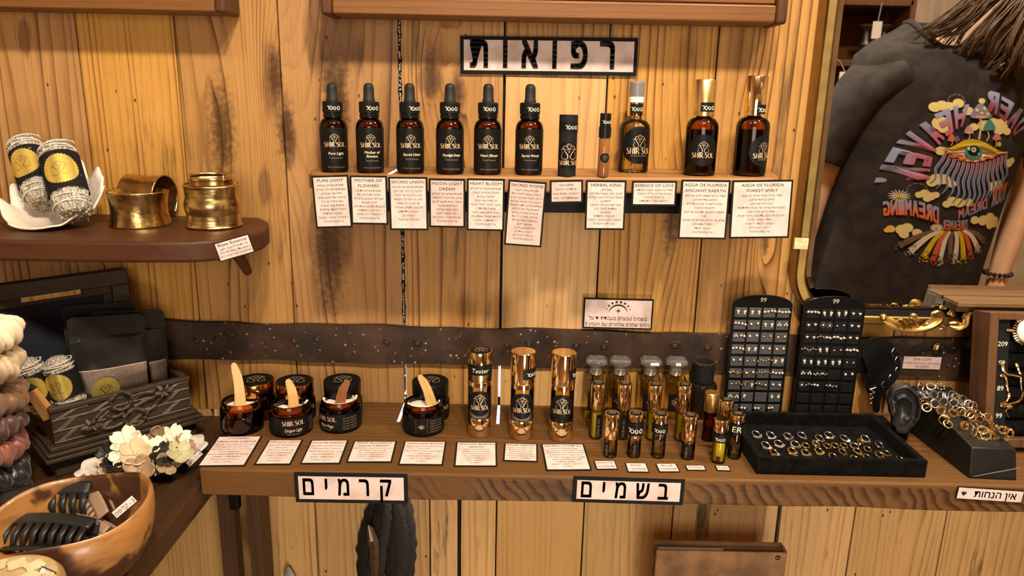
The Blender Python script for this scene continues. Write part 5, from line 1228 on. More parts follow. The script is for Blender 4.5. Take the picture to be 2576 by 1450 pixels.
mb = MB(); mb.add([(-.0075, -.004, 0), (.0070, -.005, .001), (.0080, .004, 0), (-.007, .005, .001), (-.0062, -.0035, L * .86), (.0058, -.004, L * .88), (.0062, .0035, L * .86), (-.006, .004, L * .87)], [(3, 2, 1, 0), (4, 5, 6, 7), (0, 1, 5, 4), (1, 2, 6, 5), (2, 3, 7, 6), (3, 0, 4, 7)]); mb.build('stick', M_STICKP, t, bev=.0006)
mb = MB(); mb.add([(-.0063, -.0036, L * .865), (.0059, -.0041, L * .882), (.0063, .0036, L * .865), (-.0061, .0041, L * .872), (-.0045, -.0025, L * 1.02), (.0035, -.003, L), (.004, .0025, L * 1.01), (-.004, .003, L)], [(4, 5, 6, 7), (0, 1, 5, 4), (1, 2, 6, 5), (2, 3, 7, 6), (3, 0, 4, 7)]); label_part(mb.build('charred_end', flat('charcoal', (.010, .009, .008), .9, var=.4, vscale=200), t), 'charred black end')

# shell on the dark shelf
sc = PY(142, 560, -.088); sc = Vector((sc.x, -.088, LZ))
def shellf(u, v):
    a = 2 * PI * u; r = v; ruf = .20 * math.sin(9 * a + 1) + .13 * math.sin(15 * a + .4) + .07 * math.sin(4 * a)
    X = .056 * r * (1 + .10 * ruf * r * 2) * math.cos(a) * (1.02 if math.cos(a) > 0 else .98); Y = .052 * r * (1 + .12 * ruf * r) * math.sin(a)
    hz = .020 + .018 * math.sin(a) + .012 * abs(math.cos(a)) ** 3
    Z = .0015 + hz * (r ** 2.3) * (1 + .9 * ruf * r * r)
    if math.sin(a) > 0: Z += .030 * r ** 3 * math.sin(a); Y *= .92
    return (X, Y, max(Z, .0010))
mb = MB(); mb.grid(shellf, 110, 16, True)
def mk_shell():
    t = NT('white_shell'); o = t.obj(); n = t.noise(o, 26, 4, .65)
    t.set(col=t.mix(t.step(n, .56, .72), (.80, .70, .60, 1), (.42, .27, .16, 1)), rough=.35, sub=.0); t.bump(t.noise(o, 120, 4, .7), .6, .002); return t.m
sh_ = tag(mb.build('seashell', mk_shell(), solid=.0022), 'large ruffled white seashell holding sage bundles on the dark shelf', 'shell'); sh_.location = sc

# brass cuffs
def cuff(name, mbfn, label, mat, m4, group='brass cuffs on the dark shelf'):
    t = thing(name, label, 'bracelet', mat=m4, group=group); return t
def cuffband(R0, h, flare, open_a=.55, ridges=(), n=72, bulge=0):
    mb = MB(); prof = []
    for i in range(25):
        v = i / 24; z = h * v; r = R0 + flare * (2 * v - 1) ** 2 + bulge * max(0, math.cos((v - .5) * PI * 2.6)) ** 1 * (abs(v - .5) < .19)
        for c, wd, amp in ridges: r += amp * math.exp(-((v - c) / wd) ** 2)
        prof.append((r, z))
    a0, a1 = open_a, 2 * PI - open_a
    mb.grid(lambda u, v: ((lambda p, a: (p[0] * math.sin(a), p[0] * math.cos(a), p[1]))(prof[min(24, int(round(v * 24)))], a0 + (a1 - a0) * u)), n, 25); return mb
M_HAMMER = flat('hammered_brass', (.50, .34, .14), .26, 1, var=.3, vscale=110, bumps=1.0, bscale=75)
q = base_of(356, 577, .035, LZ); A = Vector((q.x, q.y, LZ + .0003))
t = thing('brass_cuff', 'wide hammered brass cuff standing upright beside the shell', 'bracelet', mat=Matrix.Translation(A) @ Matrix.Rotation(.35, 4, 'Z'), group='brass cuffs on the dark shelf')
cuffband(.0315, .0420, .0035).build('band', M_HAMMER, t, solid=.0013)
x_ax = Vector((.99, -.12, 0)).normalized(); z_ = Vector((0, 0, 1)); q = PY(416, 491, -.038) - x_ax * .048; q.y = min(q.y, -.0302)
t = thing('brass_cuff', 'hammered brass cuff lying on its side behind the upright one', 'bracelet', mat=frame_mat(Vector((q.x, q.y, LZ + .0288)), z_.cross(x_ax) * -1, z_ * -1, x_ax), group='brass cuffs on the dark shelf')
cuffband(.0268, .048, .0016, .75).build('band', M_HAMMER, t, solid=.0013)
q = base_of(541, 581, .0315, LZ); A = Vector((q.x, q.y, LZ + .0003))
RID = [(.03, .02, .0018), (.10, .012, .0008), (.14, .012, .0008), (.18, .012, .0008), (.24, .012, .0009), (.76, .012, .0009), (.82, .012, .0008), (.86, .012, .0008), (.90, .012, .0008), (.97, .02, .0018)]
t = thing('brass_cuff', 'wide brass cuff with a raised middle band and beaded lines', 'bracelet', mat=Matrix.Translation(A) @ Matrix.Rotation(-.3, 4, 'Z'), group='brass cuffs on the dark shelf')
cuffband(.0300, .0530, .0012, .5, RID, bulge=.0028).build('band', M_BRASS, t, solid=.0013)
t = thing('brass_cuff', 'smaller beaded brass cuff nested upright inside the raised-band one', 'bracelet', mat=Matrix.Translation(A + Vector((-.001, .002, 0))) @ Matrix.Rotation(PI + .05, 4, 'Z'), group='brass cuffs on the dark shelf')
cuffband(.0238, .0640, .0010, .9, [(a * .9 + .05, b, c) for a, b, c in RID], bulge=.003).build('band', M_BRASS, t, solid=.0012)

# scrunchies stacked at the left edge
def mk_satin(name, c, rough=.42):
    return flat(name, c, rough, var=.12, vscale=30, sheen=.3)
def scrunchie(label, px, py, y, R_, r_, mat, seed, tilt=(0, 0)):
    c = PY(px, py, y); rr = random.Random(seed); ph = [rr.uniform(0, 6) for _ in range(8)]
    def fn(u, v):
        a, b = 2 * PI * u, 2 * PI * v
        f = 1 + .12 * math.sin(17 * a + 1.6 * math.sin(b + ph[0]) + ph[1]) + .07 * math.sin(29 * a + 2 * math.cos(b) + ph[2]) + .08 * math.sin(5 * a + 3 * b + ph[3])
        rd = R_ + r_ * f * math.cos(b) + .003 * math.sin(4 * a + ph[4]); return (rd * math.cos(a), rd * math.sin(a), r_ * .80 * f * math.sin(b) + .003 * math.sin(3 * a + ph[5]))
    mb = MB(); mb.grid(fn, 150, 20, True, True); o = tag(mb.build('scrunchie', mat, sharp=180), label, 'scrunchie', 'satin scrunchies stacked on the side table'); o.location = c; o.rotation_euler = (tilt[0], tilt[1], seed); return o
XS = -58; YS = -.262
scrunchie('white satin scrunchie at the top of the stack', XS - 6, 842, YS, .021, .0185, mk_satin('white_satin', (.70, .58, .40)), 1, (.1, .05))
scrunchie('cream satin scrunchie second from the top of the stack', XS, 925, YS, .024, .0180, mk_satin('cream_satin', (.56, .42, .26)), 2, (-.06, .1))
scrunchie('caramel brown scrunchie below the cream one', XS + 4, 1005, YS, .026, .0165, mk_satin('caramel_satin', (.20, .095, .042)), 3, (.08, -.05))
scrunchie('dark chestnut scrunchie in the middle of the stack', XS + 8, 1068, YS, .027, .0150, mk_satin('chestnut_satin', (.075, .032, .022)), 4)
scrunchie('dusty pink scrunchie above the black ones', XS + 8, 1128, YS, .027, .0165, mk_satin('pink_satin', (.21, .065, .045)), 5, (-.05, .06))
scrunchie('black satin scrunchie under the dusty pink one', XS + 12, 1190, YS, .028, .0160, mk_satin('black_satin', (.008, .009, .010), .32), 6)
b_ = PY(XS + 14, 1240, YS); o = scrunchie('black satin scrunchie at the bottom of the stack', XS + 14, 1240, YS, .028, .0155, mk_satin('black_satin', (.008, .009, .010), .32), 7); o.location.z = ZT + .0178
p_ = PY(XS, 1000, YS); mb = MB(); mb.lathe([(0, 0), (.024, 0), (.024, .004), (.006, .006), (.0055, .215), (0, .217)], 24); o = tag(mb.build('scrunchie_stand', M_TABLEEDGE), 'upright wooden peg the scrunchies are threaded on', 'stand'); o.location = (p_.x, p_.y, ZT + .0002)

# shell plate of flower clips
pc = PZ(398, 1168, ZT + .008); pa_ = math.radians(46)
PMt = Matrix.Translation((pc.x - .018, pc.y + .004, ZT + .0003)) @ Matrix.Rotation(pa_, 4, 'Z')
mb = MB()
def platef(u, v):
    a = 2 * PI * u; k = 1 + .03 * math.sin(11 * a) * v; return (.074 * v * k * math.cos(a), .050 * v * k * math.sin(a), .001 + .0145 * v ** 3 + .0012 * math.sin(11 * a) * v ** 3)
mb.grid(platef, 88, 12, True); pl_ = tag(mb.build('shell_plate', flat('pearl_white', (.80, .72, .64), .25, var=.08, vscale=60), solid=.002), 'white shell-like dish heaped with flower hair clips', 'dish'); pl_.matrix_world = PMt
def flower(px, py, z, size, mat, label, rot, tilt, cup=.35, fat=1.0):
    c = PZ(px, py, z); mb = MB()
    for k in range(5):
        a0 = 2 * PI * k / 5
        def fn(u, v):
            r = size * (.08 + .92 * v); wd = fat * size * .47 * math.sin(PI * min(1, v ** 1.45 * .90 + .05)) ** .62; s_ = (u - .5) * 2
            x, y = r, wd * s_; zz = size * (cup * v * v + .16 * s_ * s_ * v + .05 * s_)
            return (x * math.cos(a0) - y * math.sin(a0), x * math.sin(a0) + y * math.cos(a0), zz)
        mb.grid(fn, 7, 9)
    mb.ball((0, 0, size * .03), size * .12, 8)
    t = thing('flower_clip', label, 'hair clip', (c.x, c.y, c.z), 0, 'flower hair clips on the shell dish'); t.rotation_euler = (tilt[0], tilt[1], rot)
    mb.build('bloom', mat, t, solid=.0013)
    mb = MB()
    for s_ in (-1, 1):
        for k in range(3): mb.tube([(s_ * .003, -.004 + .004 * k, -.0005), (s_ * .0062, -.004 + .004 * k, -.005), (s_ * .002, -.004 + .004 * k, -.010)], [.0012, .0011, .0006], 6)
    mb.build('claw', mat, t)
FW, FB, FT_, FK, FG_ = [flat(n, c, .5, var=.06) for n, c in (('white_flower_resin', (.84, .76, .60)), ('beige_flower_resin', (.62, .49, .31)), ('tan_flower_resin', (.38, .25, .145)), ('black_flower_resin', (.014, .014, .014)), ('sage_green_flower_resin', (.46, .43, .24)))]
FLS = [(319, 1112, .798, .0175, FW, 'white flower clip farthest left and highest on the dish', .3, (.55, -.2)), (362, 1128, .797, .0165, FW, 'white flower clip in the middle of the heap', 1.1, (.4, .25)), (309, 1150, .787, .014, FW, 'white flower clip tucked below the beige one', .7, (.8, -.4)),
 (340, 1143, .800, .0165, FB, 'beige flower clip facing up at the centre of the heap', .5, (.75, 0)), (351, 1187, .786, .0175, FT_, 'tan flower clip at the front, facing forward', .2, (.85, 0)), (401, 1101, .789, .0155, FT_, 'tan flower clip at the back edge standing on its side', .4, (1.25, .6)),
 (442, 1103, .794, .0165, FW, 'white flower clip near the back right of the dish', .9, (.5, .3)), (411, 1124, .792, .014, FW, 'white flower clip just behind the black one', .1, (.6, .1)), (461, 1122, .785, .0145, FT_, 'tan flower clip at the right end of the dish', 1.3, (.6, .5)),
 (412, 1145, .789, .0140, FK, 'black flower clip between the white and green ones', .8, (.7, .1)), (451, 1143, .788, .0150, FG_, 'pale green flower clip beside the right price label', .3, (.5, .4)), (421, 1165, .780, .014, FT_, 'tan flower clip half hidden above the front price label', .6, (1.1, .2)),
 (378, 1160, .783, .0135, FT_, 'greyish tan flower clip behind the front one', 1.2, (.6, -.3)), (276, 1145, .784, .0140, FK, 'black flower clip at the left end of the heap', .2, (.8, -.5)), (292, 1165, .780, .0140, FK, 'black flower clip above the rim of the wooden bowl', .9, (.7, -.3)),
 (275, 1172, .774, .0125, FB, 'cream flower clip peeping over the rim of the wooden bowl', .2, (.9, -.2)), (318, 1183, .776, .013, FK, 'black flower clip in front, left of the tan one', .5, (.8, -.2)), (384, 1128, .785, .0125, FK, 'black flower clip hidden between white ones', .3, (.6, .2))]
for a in FLS: flower(*a)
def tagcard(q, how, txt, label):
    m, w, h = quad_frame(q, how); t = thing('price_label', label, 'price label', mat=m, group='handwritten price labels'); card_mesh(t, w, h, .0009)
    s = S2(); s.text(txt, 0, -h * .24, h * .66, skew=.12, maxw=w * .86); letters(t, s, mat=M_BROWNINK)
def tilted(p, n): return lambda x, y: PP(x, y, p, n)
tagcard([(383.6, 1185), (436, 1167.7), (441.8, 1180), (389, 1201.6)], tilted(PZ(412, 1184, ZT + .0165) + Vector((0, -.003, 0)), Vector((.3, -1, .5)).normalized()), '5 - קליפס', 'price label on the front rim of the shell dish')
tagcard([(466, 1163.8), (501, 1130.8), (511.7, 1143.4), (476.7, 1180)], tilted(PZ(489, 1155, ZT + .017) + Vector((.002, -.001, 0)), Vector((.55, -1, .6)).normalized()), '₪ 5-5 קליפס', 'price label standing at the right end of the shell dish')

# wooden bowl with claw clips
M_BOWL = None
def mk_bowl():
    t = NT('teak_root_bowl'); o = t.obj(); n = t.noise(o, 20, 3, .55, .4); g = t.noise(t.vmath('MULTIPLY', o, (30, 30, 130)), 1.4, 3)
    c = t.mix(t.step(n, .48, .56), (.37, .17, .048, 1), (.060, .022, .009, 1)); c = t.mix(t.step(g, .45, .8, 0, .5), c, (.10, .04, .014, 1))
    t.set(col=c, rough=.36, coat=.15); return t.m
bq = PZ(158, 1284, ZT + .070); bc = Vector((bq.x, bq.y, ZT + .0003))
def bowlr(a): return 1 + .05 * math.sin(2 * a + .8) + .035 * math.sin(3 * a + 2)
def rimz(a): return .070 + .010 * math.sin(a + 1.2) + .004 * math.sin(3 * a)
mb = MB(); prof = [(0, 0), (.5, .0), (.72, .08), (.92, .38), (1.0, .75), (.985, .96), (.955, 1.0), (.915, .97), (.88, .75), (.76, .35), (.5, .17), (0, .14)]
def bowlf(u, v):
    i = min(len(prof) - 1, int(round(v * (len(prof) - 1)))); a = 2 * PI * u; k, hz = prof[i]; r = .0745 * k * bowlr(a); return (r * math.cos(a), r * math.sin(a), hz * rimz(a))
mb.grid(bowlf, 72, len(prof), True); bo = tag(mb.build('wooden_bowl', mk_bowl(), sub=1), 'irregular two-tone wooden bowl holding claw hair clips', 'bowl'); bo.location = bc
def claw_clip(label, px, py, z, L, h, mat, rz, tilt, slots):
    c = PZ(px, py, z); t = thing('claw_clip', label, 'hair clip', (c.x, c.y, z), 0, 'claw hair clips in the wooden bowl'); t.rotation_euler = (tilt[0], tilt[1], rz)
    for s_ in (1, -1):
        mb = MB(); n = 9; up = h * .30
        def arch(x): return .10 * L * (1 - (2 * x / L) ** 2)
        # spine
        mb.grid(lambda u, v: (-L / 2 + L * u, s_ * (.0035 + .006 * v), up + arch(-L / 2 + L * u) * .45 - h * .30 * v), 16, 5)
        for k in range(n):
            x = -L / 2 + L * (k + .5) / n; wd = L / n * .30; z0 = arch(x) * .45
            mb.add([(x - wd, s_ * .0095, z0), (x + wd, s_ * .0095, z0), (x + wd * .5, s_ * .0030, z0 - h * .68), (x - wd * .5, s_ * .0030, z0 - h * .68), (x - wd, s_ * .0120, z0 - h * .30), (x + wd, s_ * .0120, z0 - h * .30)], [(0, 1, 5, 4), (4, 5, 2, 3)])
        if slots:
            mb.grid(lambda u, v: (-L / 2 + L * u, s_ * (.0080 + .004 * v), arch(-L / 2 + L * u) * .45 - h * (.55 + .12 * v)), 16, 3)
        mb.build('comb_jaw', mat, t, solid=.0022)
    mb = MB(); mb.tube([(-L * .12, 0, h * .28), (L * .12, 0, h * .28)], .0028, 10); mb.build('hinge', mat, t)
M_CLIPK = flat('black_clip_plastic', (.016, .017, .016), .4); M_CLIPT = flat('taupe_clip_plastic', (.30, .19, .125), .45)
claw_clip('long black claw clip lying across the back of the wooden bowl', 122, 1258, ZT + .046, .088, .040, M_CLIPK, .10, (-.55, -.12), False)
claw_clip('black comb-like claw clip at the front of the wooden bowl', 132, 1336, ZT + .036, .080, .040, M_CLIPK, -.05, (-.95, 0), True)
claw_clip('taupe claw clip on the right side of the wooden bowl', 238, 1262, ZT + .040, .066, .036, M_CLIPT, -.75, (-.5, .25), False)
claw_clip('taupe claw clip half buried under the front black one', 225, 1330, ZT + .026, .05, .028, M_CLIPT, -.3, (-.6, .1), False)
tagcard([(280, 1287), (335, 1242.5), (345.6, 1263), (290.7, 1310.7)], tilted(PZ(313, 1276, ZT + .068) + Vector((.003, -.003, 0)), Vector((.6, -1, .5)).normalized()), '5 - קליפס', 'price label on the right rim of the wooden bowl')

# lidded dish at the bottom left corner
dq = PZ(4, 1462, ZT + .087); dc = Vector((dq.x, dq.y, ZT + .0003)); t = thing('ceramic_dish', 'round tan dish with a cream carved pattern in the bottom left corner', 'dish', dc)
mb = MB(); mb.lathe([(0, 0), (.030, 0), (.0400, .014), (.0420, .040), (.0420, .068), (.0405, .079), (.0370, .0840), (0, .0855)], 56); mb.build('body', flat('tan_glaze', (.38, .22, .09), .4, var=.15), t)
M_CRM = flat('cream_glaze', (.64, .50, .32), .45, var=.12, vscale=80)
mb = MB(); mb.lathe([(.0360, .0846), (.033, .0862), (0, .0874)], 48); pt = mb.build('pattern_field', flat('buff_glaze', (.48, .35, .17), .5, var=.15, vscale=60), t)
mb = MB(); rr = random.Random(4)
for k in range(9):
    a = 2 * PI * k / 9 + .2; R0 = .0225 if k % 2 else .019; s = S2(); P = []
    for i in range(26):
        b = 2 * PI * i / 26; q_ = .0070 * (1 + .18 * math.sin(4 * b + k)); P.append((R0 * math.cos(a) + q_ * math.cos(b), R0 * math.sin(a) + q_ * math.sin(b)))
    s.poly(P); s.to(mb, lambda x, y: (x, y, .0882 - .5 * (x * x + y * y)))
mb.build('carved_petals', M_CRM, t, sharp=0, solid=.001)
tagcard([(103, 1432), (111, 1413), (138, 1452), (124, 1468)], tilted(Vector((-.352, -.505, ZT + .052)), Vector((.3, -1, .6)).normalized()), '₪ 10', 'pink price label standing beside the tan dish')

# ================================================================ right side: jewellery
# ring tray
TX0, TX1, TY0, TY1, TH = .2915, .4905, -.1910, -.0560, .0215
ty = thing('ring_tray', 'black velvet tray of gold and silver rings lying on the counter', 'tray', (0, 0, ZC + .0003))
mb = MB(); w_ = .0075
mb.box(TX0, TX1, TY0, TY0 + w_, 0, TH); mb.box(TX0 + .004, TX1 - .002, TY1 - w_, TY1, 0, TH); mb.box(TX0, TX0 + w_, TY0 + w_, TY1 - w_, 0, TH); mb.box(TX1 - w_, TX1, TY0 + w_, TY1 - w_, 0, TH)
mb.build('tray_wall', M_VELVET, ty, bev=.0015)
mb = MB(); mb.box(TX0 + w_, TX1 - w_, TY0 + w_, TY1 - w_, .0005, .0050); mb.build('cushion', M_VELVET, ty)

def ring_mesh(kind, R_, mat):
    """a finger ring lying back in the velvet: band in the xy plane, crown towards -y"""
    mb = MB(); ba = .00085
    mb.torus(R_, ba, n=22, k=7)
    C = (0, -R_, 0)
    if kind == 'fan':
        for i in range(9):
            a = -PI / 2 + (i - 4) * .27; mb.ball(((R_ + .0022) * math.cos(a), (R_ + .0022) * math.sin(a), 0), .00095, 6); mb.ball(((R_ + .0008) * math.cos(a), (R_ + .0008) * math.sin(a), .0003), .0008, 6)
    elif kind == 'fringe':
        for i in range(11):
            a = -PI / 2 + (i - 5) * .24; mb.tube([((R_) * math.cos(a), R_ * math.sin(a), 0), ((R_ + .0034) * math.cos(a), (R_ + .0034) * math.sin(a), 0)], [.0008, .0005], 5)
    elif kind == 'point':
        mb.prism([(-.0048, -R_ * .55), (-.0040, -R_ - .0010), (0, -R_ - .0045), (.0040, -R_ - .0010), (.0048, -R_ * .55), (.0028, -R_ * .85), (0, -R_ * 1.02), (-.0028, -R_ * .85)], -.0005, .0005, 'z')
    elif kind == 'plate':
        mb.prism([(-.0050, -R_ * .5), (-.0044, -R_ - .0018), (.0044, -R_ - .0018), (.0050, -R_ * .5), (.0026, -R_ * .9), (-.0026, -R_ * .9)], -.0005, .0006, 'z')
    elif kind == 'double': mb.torus(R_ * .98, ba, (0, .0004, .0019), 22, 7)
    elif kind == 'gem':
        for i in range(5):
            a = -PI / 2 + (i - 2) * .36; mb.ball(((R_ + .0008) * math.cos(a), (R_ + .0008) * math.sin(a), .0003), .0013 - .0003 * abs(i - 2), 7)
    elif kind == 'scallop':
        for i in range(7):
            a = -PI / 2 + (i - 3) * .36; mb.torus(.0013, .0004, ((R_ + .0016) * math.cos(a), (R_ + .0016) * math.sin(a), 0), 9, 5)
        mb.torus(R_ + .0034, .0004, n=20, k=5, ry=R_ + .0034) if False else None
    elif kind == 'crown':
        P = [((R_ + .0026) * math.cos(-PI / 2 + (i - 8) * .13), (R_ + .0026) * math.sin(-PI / 2 + (i - 8) * .13), 0) for i in range(17)]; mb.tube(P, .0007, 6)
        for i in range(8):
            a = -PI / 2 + (i - 3.5) * .27; mb.ball(((R_ + .0013) * math.cos(a), (R_ + .0013) * math.sin(a), 0), .0010, 6)
    return mb.mesh('ring', mat)
M_SILVERW = flat('bright_silver', (.86, .83, .77), .22, 1); M_GOLDR = flat('ring_gold', (.95, .70, .34), .16, 1)
_RM = {}
def ring(kind, metal, R_=.0044):
    k = (kind, metal, R_)
    if k not in _RM: _RM[k] = ring_mesh(kind, R_, M_SILVERW if metal == 'silver' else M_GOLDR)
    return _RM[k]
KW = {'fan': 'beaded fan', 'fringe': 'fringed', 'point': 'pointed', 'plate': 'flat-plated', 'double': 'double-banded', 'gem': 'beaded', 'scallop': 'lacy scalloped', 'crown': 'crown-edged', 'plain': 'plain'}
def tz(zx, zy): return (1820 + zx / 4.954, 1000 + zy / 4.954)
TR = [('silver', 'fan', 405, 455), ('silver', 'crown', 585, 468), ('silver', 'scallop', 800, 480), ('silver', 'point', 972, 468), ('silver', 'point', 1195, 505), ('silver', 'crown', 1310, 465), ('silver', 'fringe', 1500, 505), ('silver', 'plate', 1765, 512), ('silver', 'point', 1940, 588),
      ('silver', 'fringe', 525, 592), ('silver', 'fan', 685, 572), ('silver', 'scallop', 890, 582), ('gold', 'plain', 1025, 600), ('gold', 'double', 1150, 585), ('gold', 'plain', 1292, 606), ('gold', 'plain', 1390, 600), ('gold', 'plain', 1500, 602), ('silver', 'plain', 1630, 605), ('gold', 'double', 1705, 565),
      ('gold', 'fringe', 625, 682), ('gold', 'crown', 850, 662), ('gold', 'fan', 1020, 684), ('gold', 'fan', 1185, 662), ('gold', 'plain', 1362, 732), ('gold', 'point', 1482, 676), ('gold', 'point', 1665, 665), ('gold', 'plain', 1795, 646), ('gold', 'gem', 1630, 762), ('gold', 'plate', 1785, 742), ('gold', 'point', 1940, 712), ('gold', 'plate', 2026, 694), ('gold', 'plain', 2200, 772), ('gold', 'double', 670, 752), ('silver', 'plain', 915, 768), ('gold', 'scallop', 1105, 768)]
rows_ = {0: 'back', 1: 'second', 2: 'third', 3: 'front'}
TRS = sorted(TR, key=lambda r: r[3])
rr = random.Random(11)
cnt = {}
BANDS = [(0, 520, 'in the back row of the tray'), (520, 610, 'in the second row of the tray'), (610, 715, 'in the third row of the tray'), (715, 900, 'along the front wall of the tray')]
for m_, kd, zx, zy in TR:
    band = next(b for b in BANDS if b[0] <= zy < b[1]); same = sorted(r[2] for r in TR if band[0] <= r[3] < band[1]); i = same.index(zx) + 1
    ordn = ['first', 'second', 'third', 'fourth', 'fifth', 'sixth', 'seventh', 'eighth', 'ninth', 'tenth', 'eleventh', 'twelfth', 'thirteenth'][i - 1]
    c = PZ(*tz(zx, zy), ZC + .0080); me = ring(kd, m_, .0052 if m_ == 'silver' else .0046)
    o = bpy.data.objects.new('ring', me); COL.objects.link(o); o.location = (c.x, c.y, ZC + .0078); o.rotation_euler = (math.radians(22 + rr.uniform(-5, 5)), 0, rr.uniform(.15, .65))
    tag(o, f'{KW[kd]} {m_} ring, {ordn} from the vial side {band[2]}', 'ring', 'rings in the velvet tray')

# earring boards
CRY = flat('crystal_stones', (.92, .90, .84), .10, .35); PEARL = flat('pearl', (.86, .82, .74), .22)
def ear_mesh(kind, metal, flip):
    mb = MB(); s = -1 if flip else 1; g = 0; b = lambda x, z, r, m: mb.ball((s * x, -r * .7, z), r, 7, m)
    if kind == 'drop':
        b(0, .0025, .0011, 0); b(0, .0006, .0017, 1); b(0, -.0016, .0013, 1); b(0, -.0034, .0008, 0); b(.0014, .0016, .0006, 0); b(-.0014, .0016, .0006, 0); b(.0016, -.0003, .0005, 0); b(-.0016, -.0003, .0005, 0)
    elif kind == 'bar':
        for i in range(5): b(-.0034 + .0017 * i, .0004 * math.sin(i * 1.3) + .0003 * i, .0011 + .0003 * (i % 2), 1 if i % 2 else 0)
        b(-.0010, .0014, .0007, 0); b(.0014, -.0008, .0007, 0)
    elif kind == 'tri': b(0, .0005, .0014, 1); b(.0017, .0010, .0008, 0); b(-.0017, .0010, .0008, 0); b(0, -.0015, .0007, 0)
    elif kind == 'cluster': b(0, .0012, .0011, 1); b(.0015, -.0006, .0011, 1); b(-.0015, -.0006, .0011, 1); b(0, -.0018, .0007, 0); b(.0022, .0010, .0006, 0)
    elif kind == 'mini': b(0, .0004, .0009, 1); b(.0010, -.0003, .0006, 0)
    elif kind == 'flower':
        b(0, 0, .0013, 1)
        for i in range(9): a = 2 * PI * i / 9; b(.0027 * math.cos(a), .0027 * math.sin(a), .0008, 0)
    elif kind == 'arc':
        for i in range(9): u = i / 8; b(-.0040 + .0080 * u, .0020 * math.sin(PI * u) - .0010 * u, .0007, 0 if i % 3 else 1)
    elif kind == 'snake':
        P = [(s * (-.0042 + .0084 * i / 20), -.0008, .0011 * math.sin(i / 20 * 4.5 * PI)) for i in range(21)]; mb.tube(P, [.0006 + .0003 * math.sin(PI * i / 20) for i in range(21)], 6)
    elif kind == 'spiral':
        P = [(s * (.0024 - .00009 * i) * math.cos(i * .42), -.0006, (.0024 - .00009 * i) * math.sin(i * .42)) for i in range(24)]; mb.tube(P, .0006, 6)
    elif kind == 'pearl': b(0, 0, .0014, 2)
    elif kind == 'stud': b(0, .0008, .0015, 1); b(0, -.0012, .0007, 0)
    elif kind == 'diamond': mb.add([(0, -.0014, .0030), (.0018, -.0014, 0), (0, -.0014, -.0030), (-.0018, -.0014, 0), (0, -.0024, 0), (0, -.0002, 0)], [(0, 4, 1), (1, 4, 2), (2, 4, 3), (3, 4, 0), (0, 1, 5), (1, 2, 5), (2, 3, 5), (3, 0, 5)], 1)
    return mb.mesh('earring', [M_GOLDR if metal == 'gold' else M_SILVERW, CRY, PEARL])
_EM = {}
EW = {'drop': 'teardrop crystal', 'bar': 'beaded bar', 'tri': 'three-stone', 'cluster': 'crystal cluster', 'mini': 'tiny', 'flower': 'flower-shaped', 'arc': 'curved beaded climber', 'snake': 'wavy snake', 'spiral': 'spiral', 'pearl': 'round pearl', 'stud': 'round crystal', 'diamond': 'diamond-shaped'}
ORD = ['first', 'second', 'third', 'fourth', 'fifth', 'sixth', 'seventh', 'eighth', 'ninth']
def board(label, short, P0, W, lean, rz, metal, padmat, rows):
    HB = .1780; t = thing('earring_board', label, 'earring display', mat=Matrix.Translation(P0) @ Matrix.Rotation(rz, 4, 'Z') @ Matrix.Rotation(lean, 4, 'X'), group='black earring boards')
    n = 16; pl = [(-W / 2, 0), (W / 2, 0), (W / 2, HB - .014)] + [(W / 2 * math.cos(a) * 1.0, HB - .014 + .014 * math.sin(a)) for a in [PI * i / n for i in range(1, n)]] + [(-W / 2, HB - .014)]
    mb = MB(); mb.prism(pl, 0, .0025, 'y'); mb.build('board', M_ACRYL, t, bev=.0006)
    cw, rh = .01885, .0170; top = HB - .0165
    for r in range(9):
        for c in range(4):
            x = (c - 1.5) * cw; z = top - rh * r - .0075; mb = MB(); mb.box(x - .0082, x + .0082, -.0012, -.0001, z - .0066, z + .0066); mb.build('pad', padmat, t, bev=.0005)
    s = S2(); s.text('99', 0, HB - .0095, .0085, skew=.1, bold=.01); mb = MB(); s.to(mb, on_front(-.0004)); mb.build('price_writing', M_CHALK, t, sharp=0)
    M = t.matrix_world
    for r, row in enumerate(rows):
        for c, cell in enumerate(row):
            if not cell: continue
            ks = cell.split('+'); ks = ks * 2 if len(ks) == 1 else ks
            for h_, kd in enumerate(ks):
                if kd == '-': continue
                k = (kd, metal, h_)
                if k not in _EM: _EM[k] = ear_mesh(kd, metal, h_)
                o = bpy.data.objects.new('earring', _EM[k]); COL.objects.link(o)
                o.matrix_world = M @ Matrix.Translation(((c - 1.5) * cw + (-.0044, .0044)[h_], -.0014, top - rh * r - .0060 + rr.uniform(-.0008, .0008))) @ Matrix.Rotation(rr.uniform(-.25, .25), 4, 'Y') @ Matrix.Scale(1.22, 4)
                side = 'jar side' if h_ == 0 else 'mirror side'
                tag(o, f'{metal} {EW[kd]} earring, {side} of {ORD[c]} pad, {ORD[r]} row, {short}', 'earring', 'earrings on the ' + short)
    return t
b1 = PY(1913, 1040, -.030)
board('black earring board of gold earrings with pads coloured lighter as if lit', 'gold earring board', Vector((.3320, -.0400, ZC + .0003)), .0800, -.02, .02, 'gold', M_PAD,
      [['drop', 'drop', 'bar', 'bar'], ['bar', 'tri', 'drop', 'cluster'], ['cluster+bar', 'stud', 'mini', 'flower'], ['bar', 'drop', 'stud', 'tri'], ['tri', 'mini', 'arc', 'drop'], ['snake', 'tri', 'arc', 'bar'], ['mini+arc', 'spiral+drop', 'snake+flower', 'pearl'], ['cluster', 'drop+-', '', 'diamond'], ['tri+-', 'bar+-', 'bar+-', 'bar+-']])
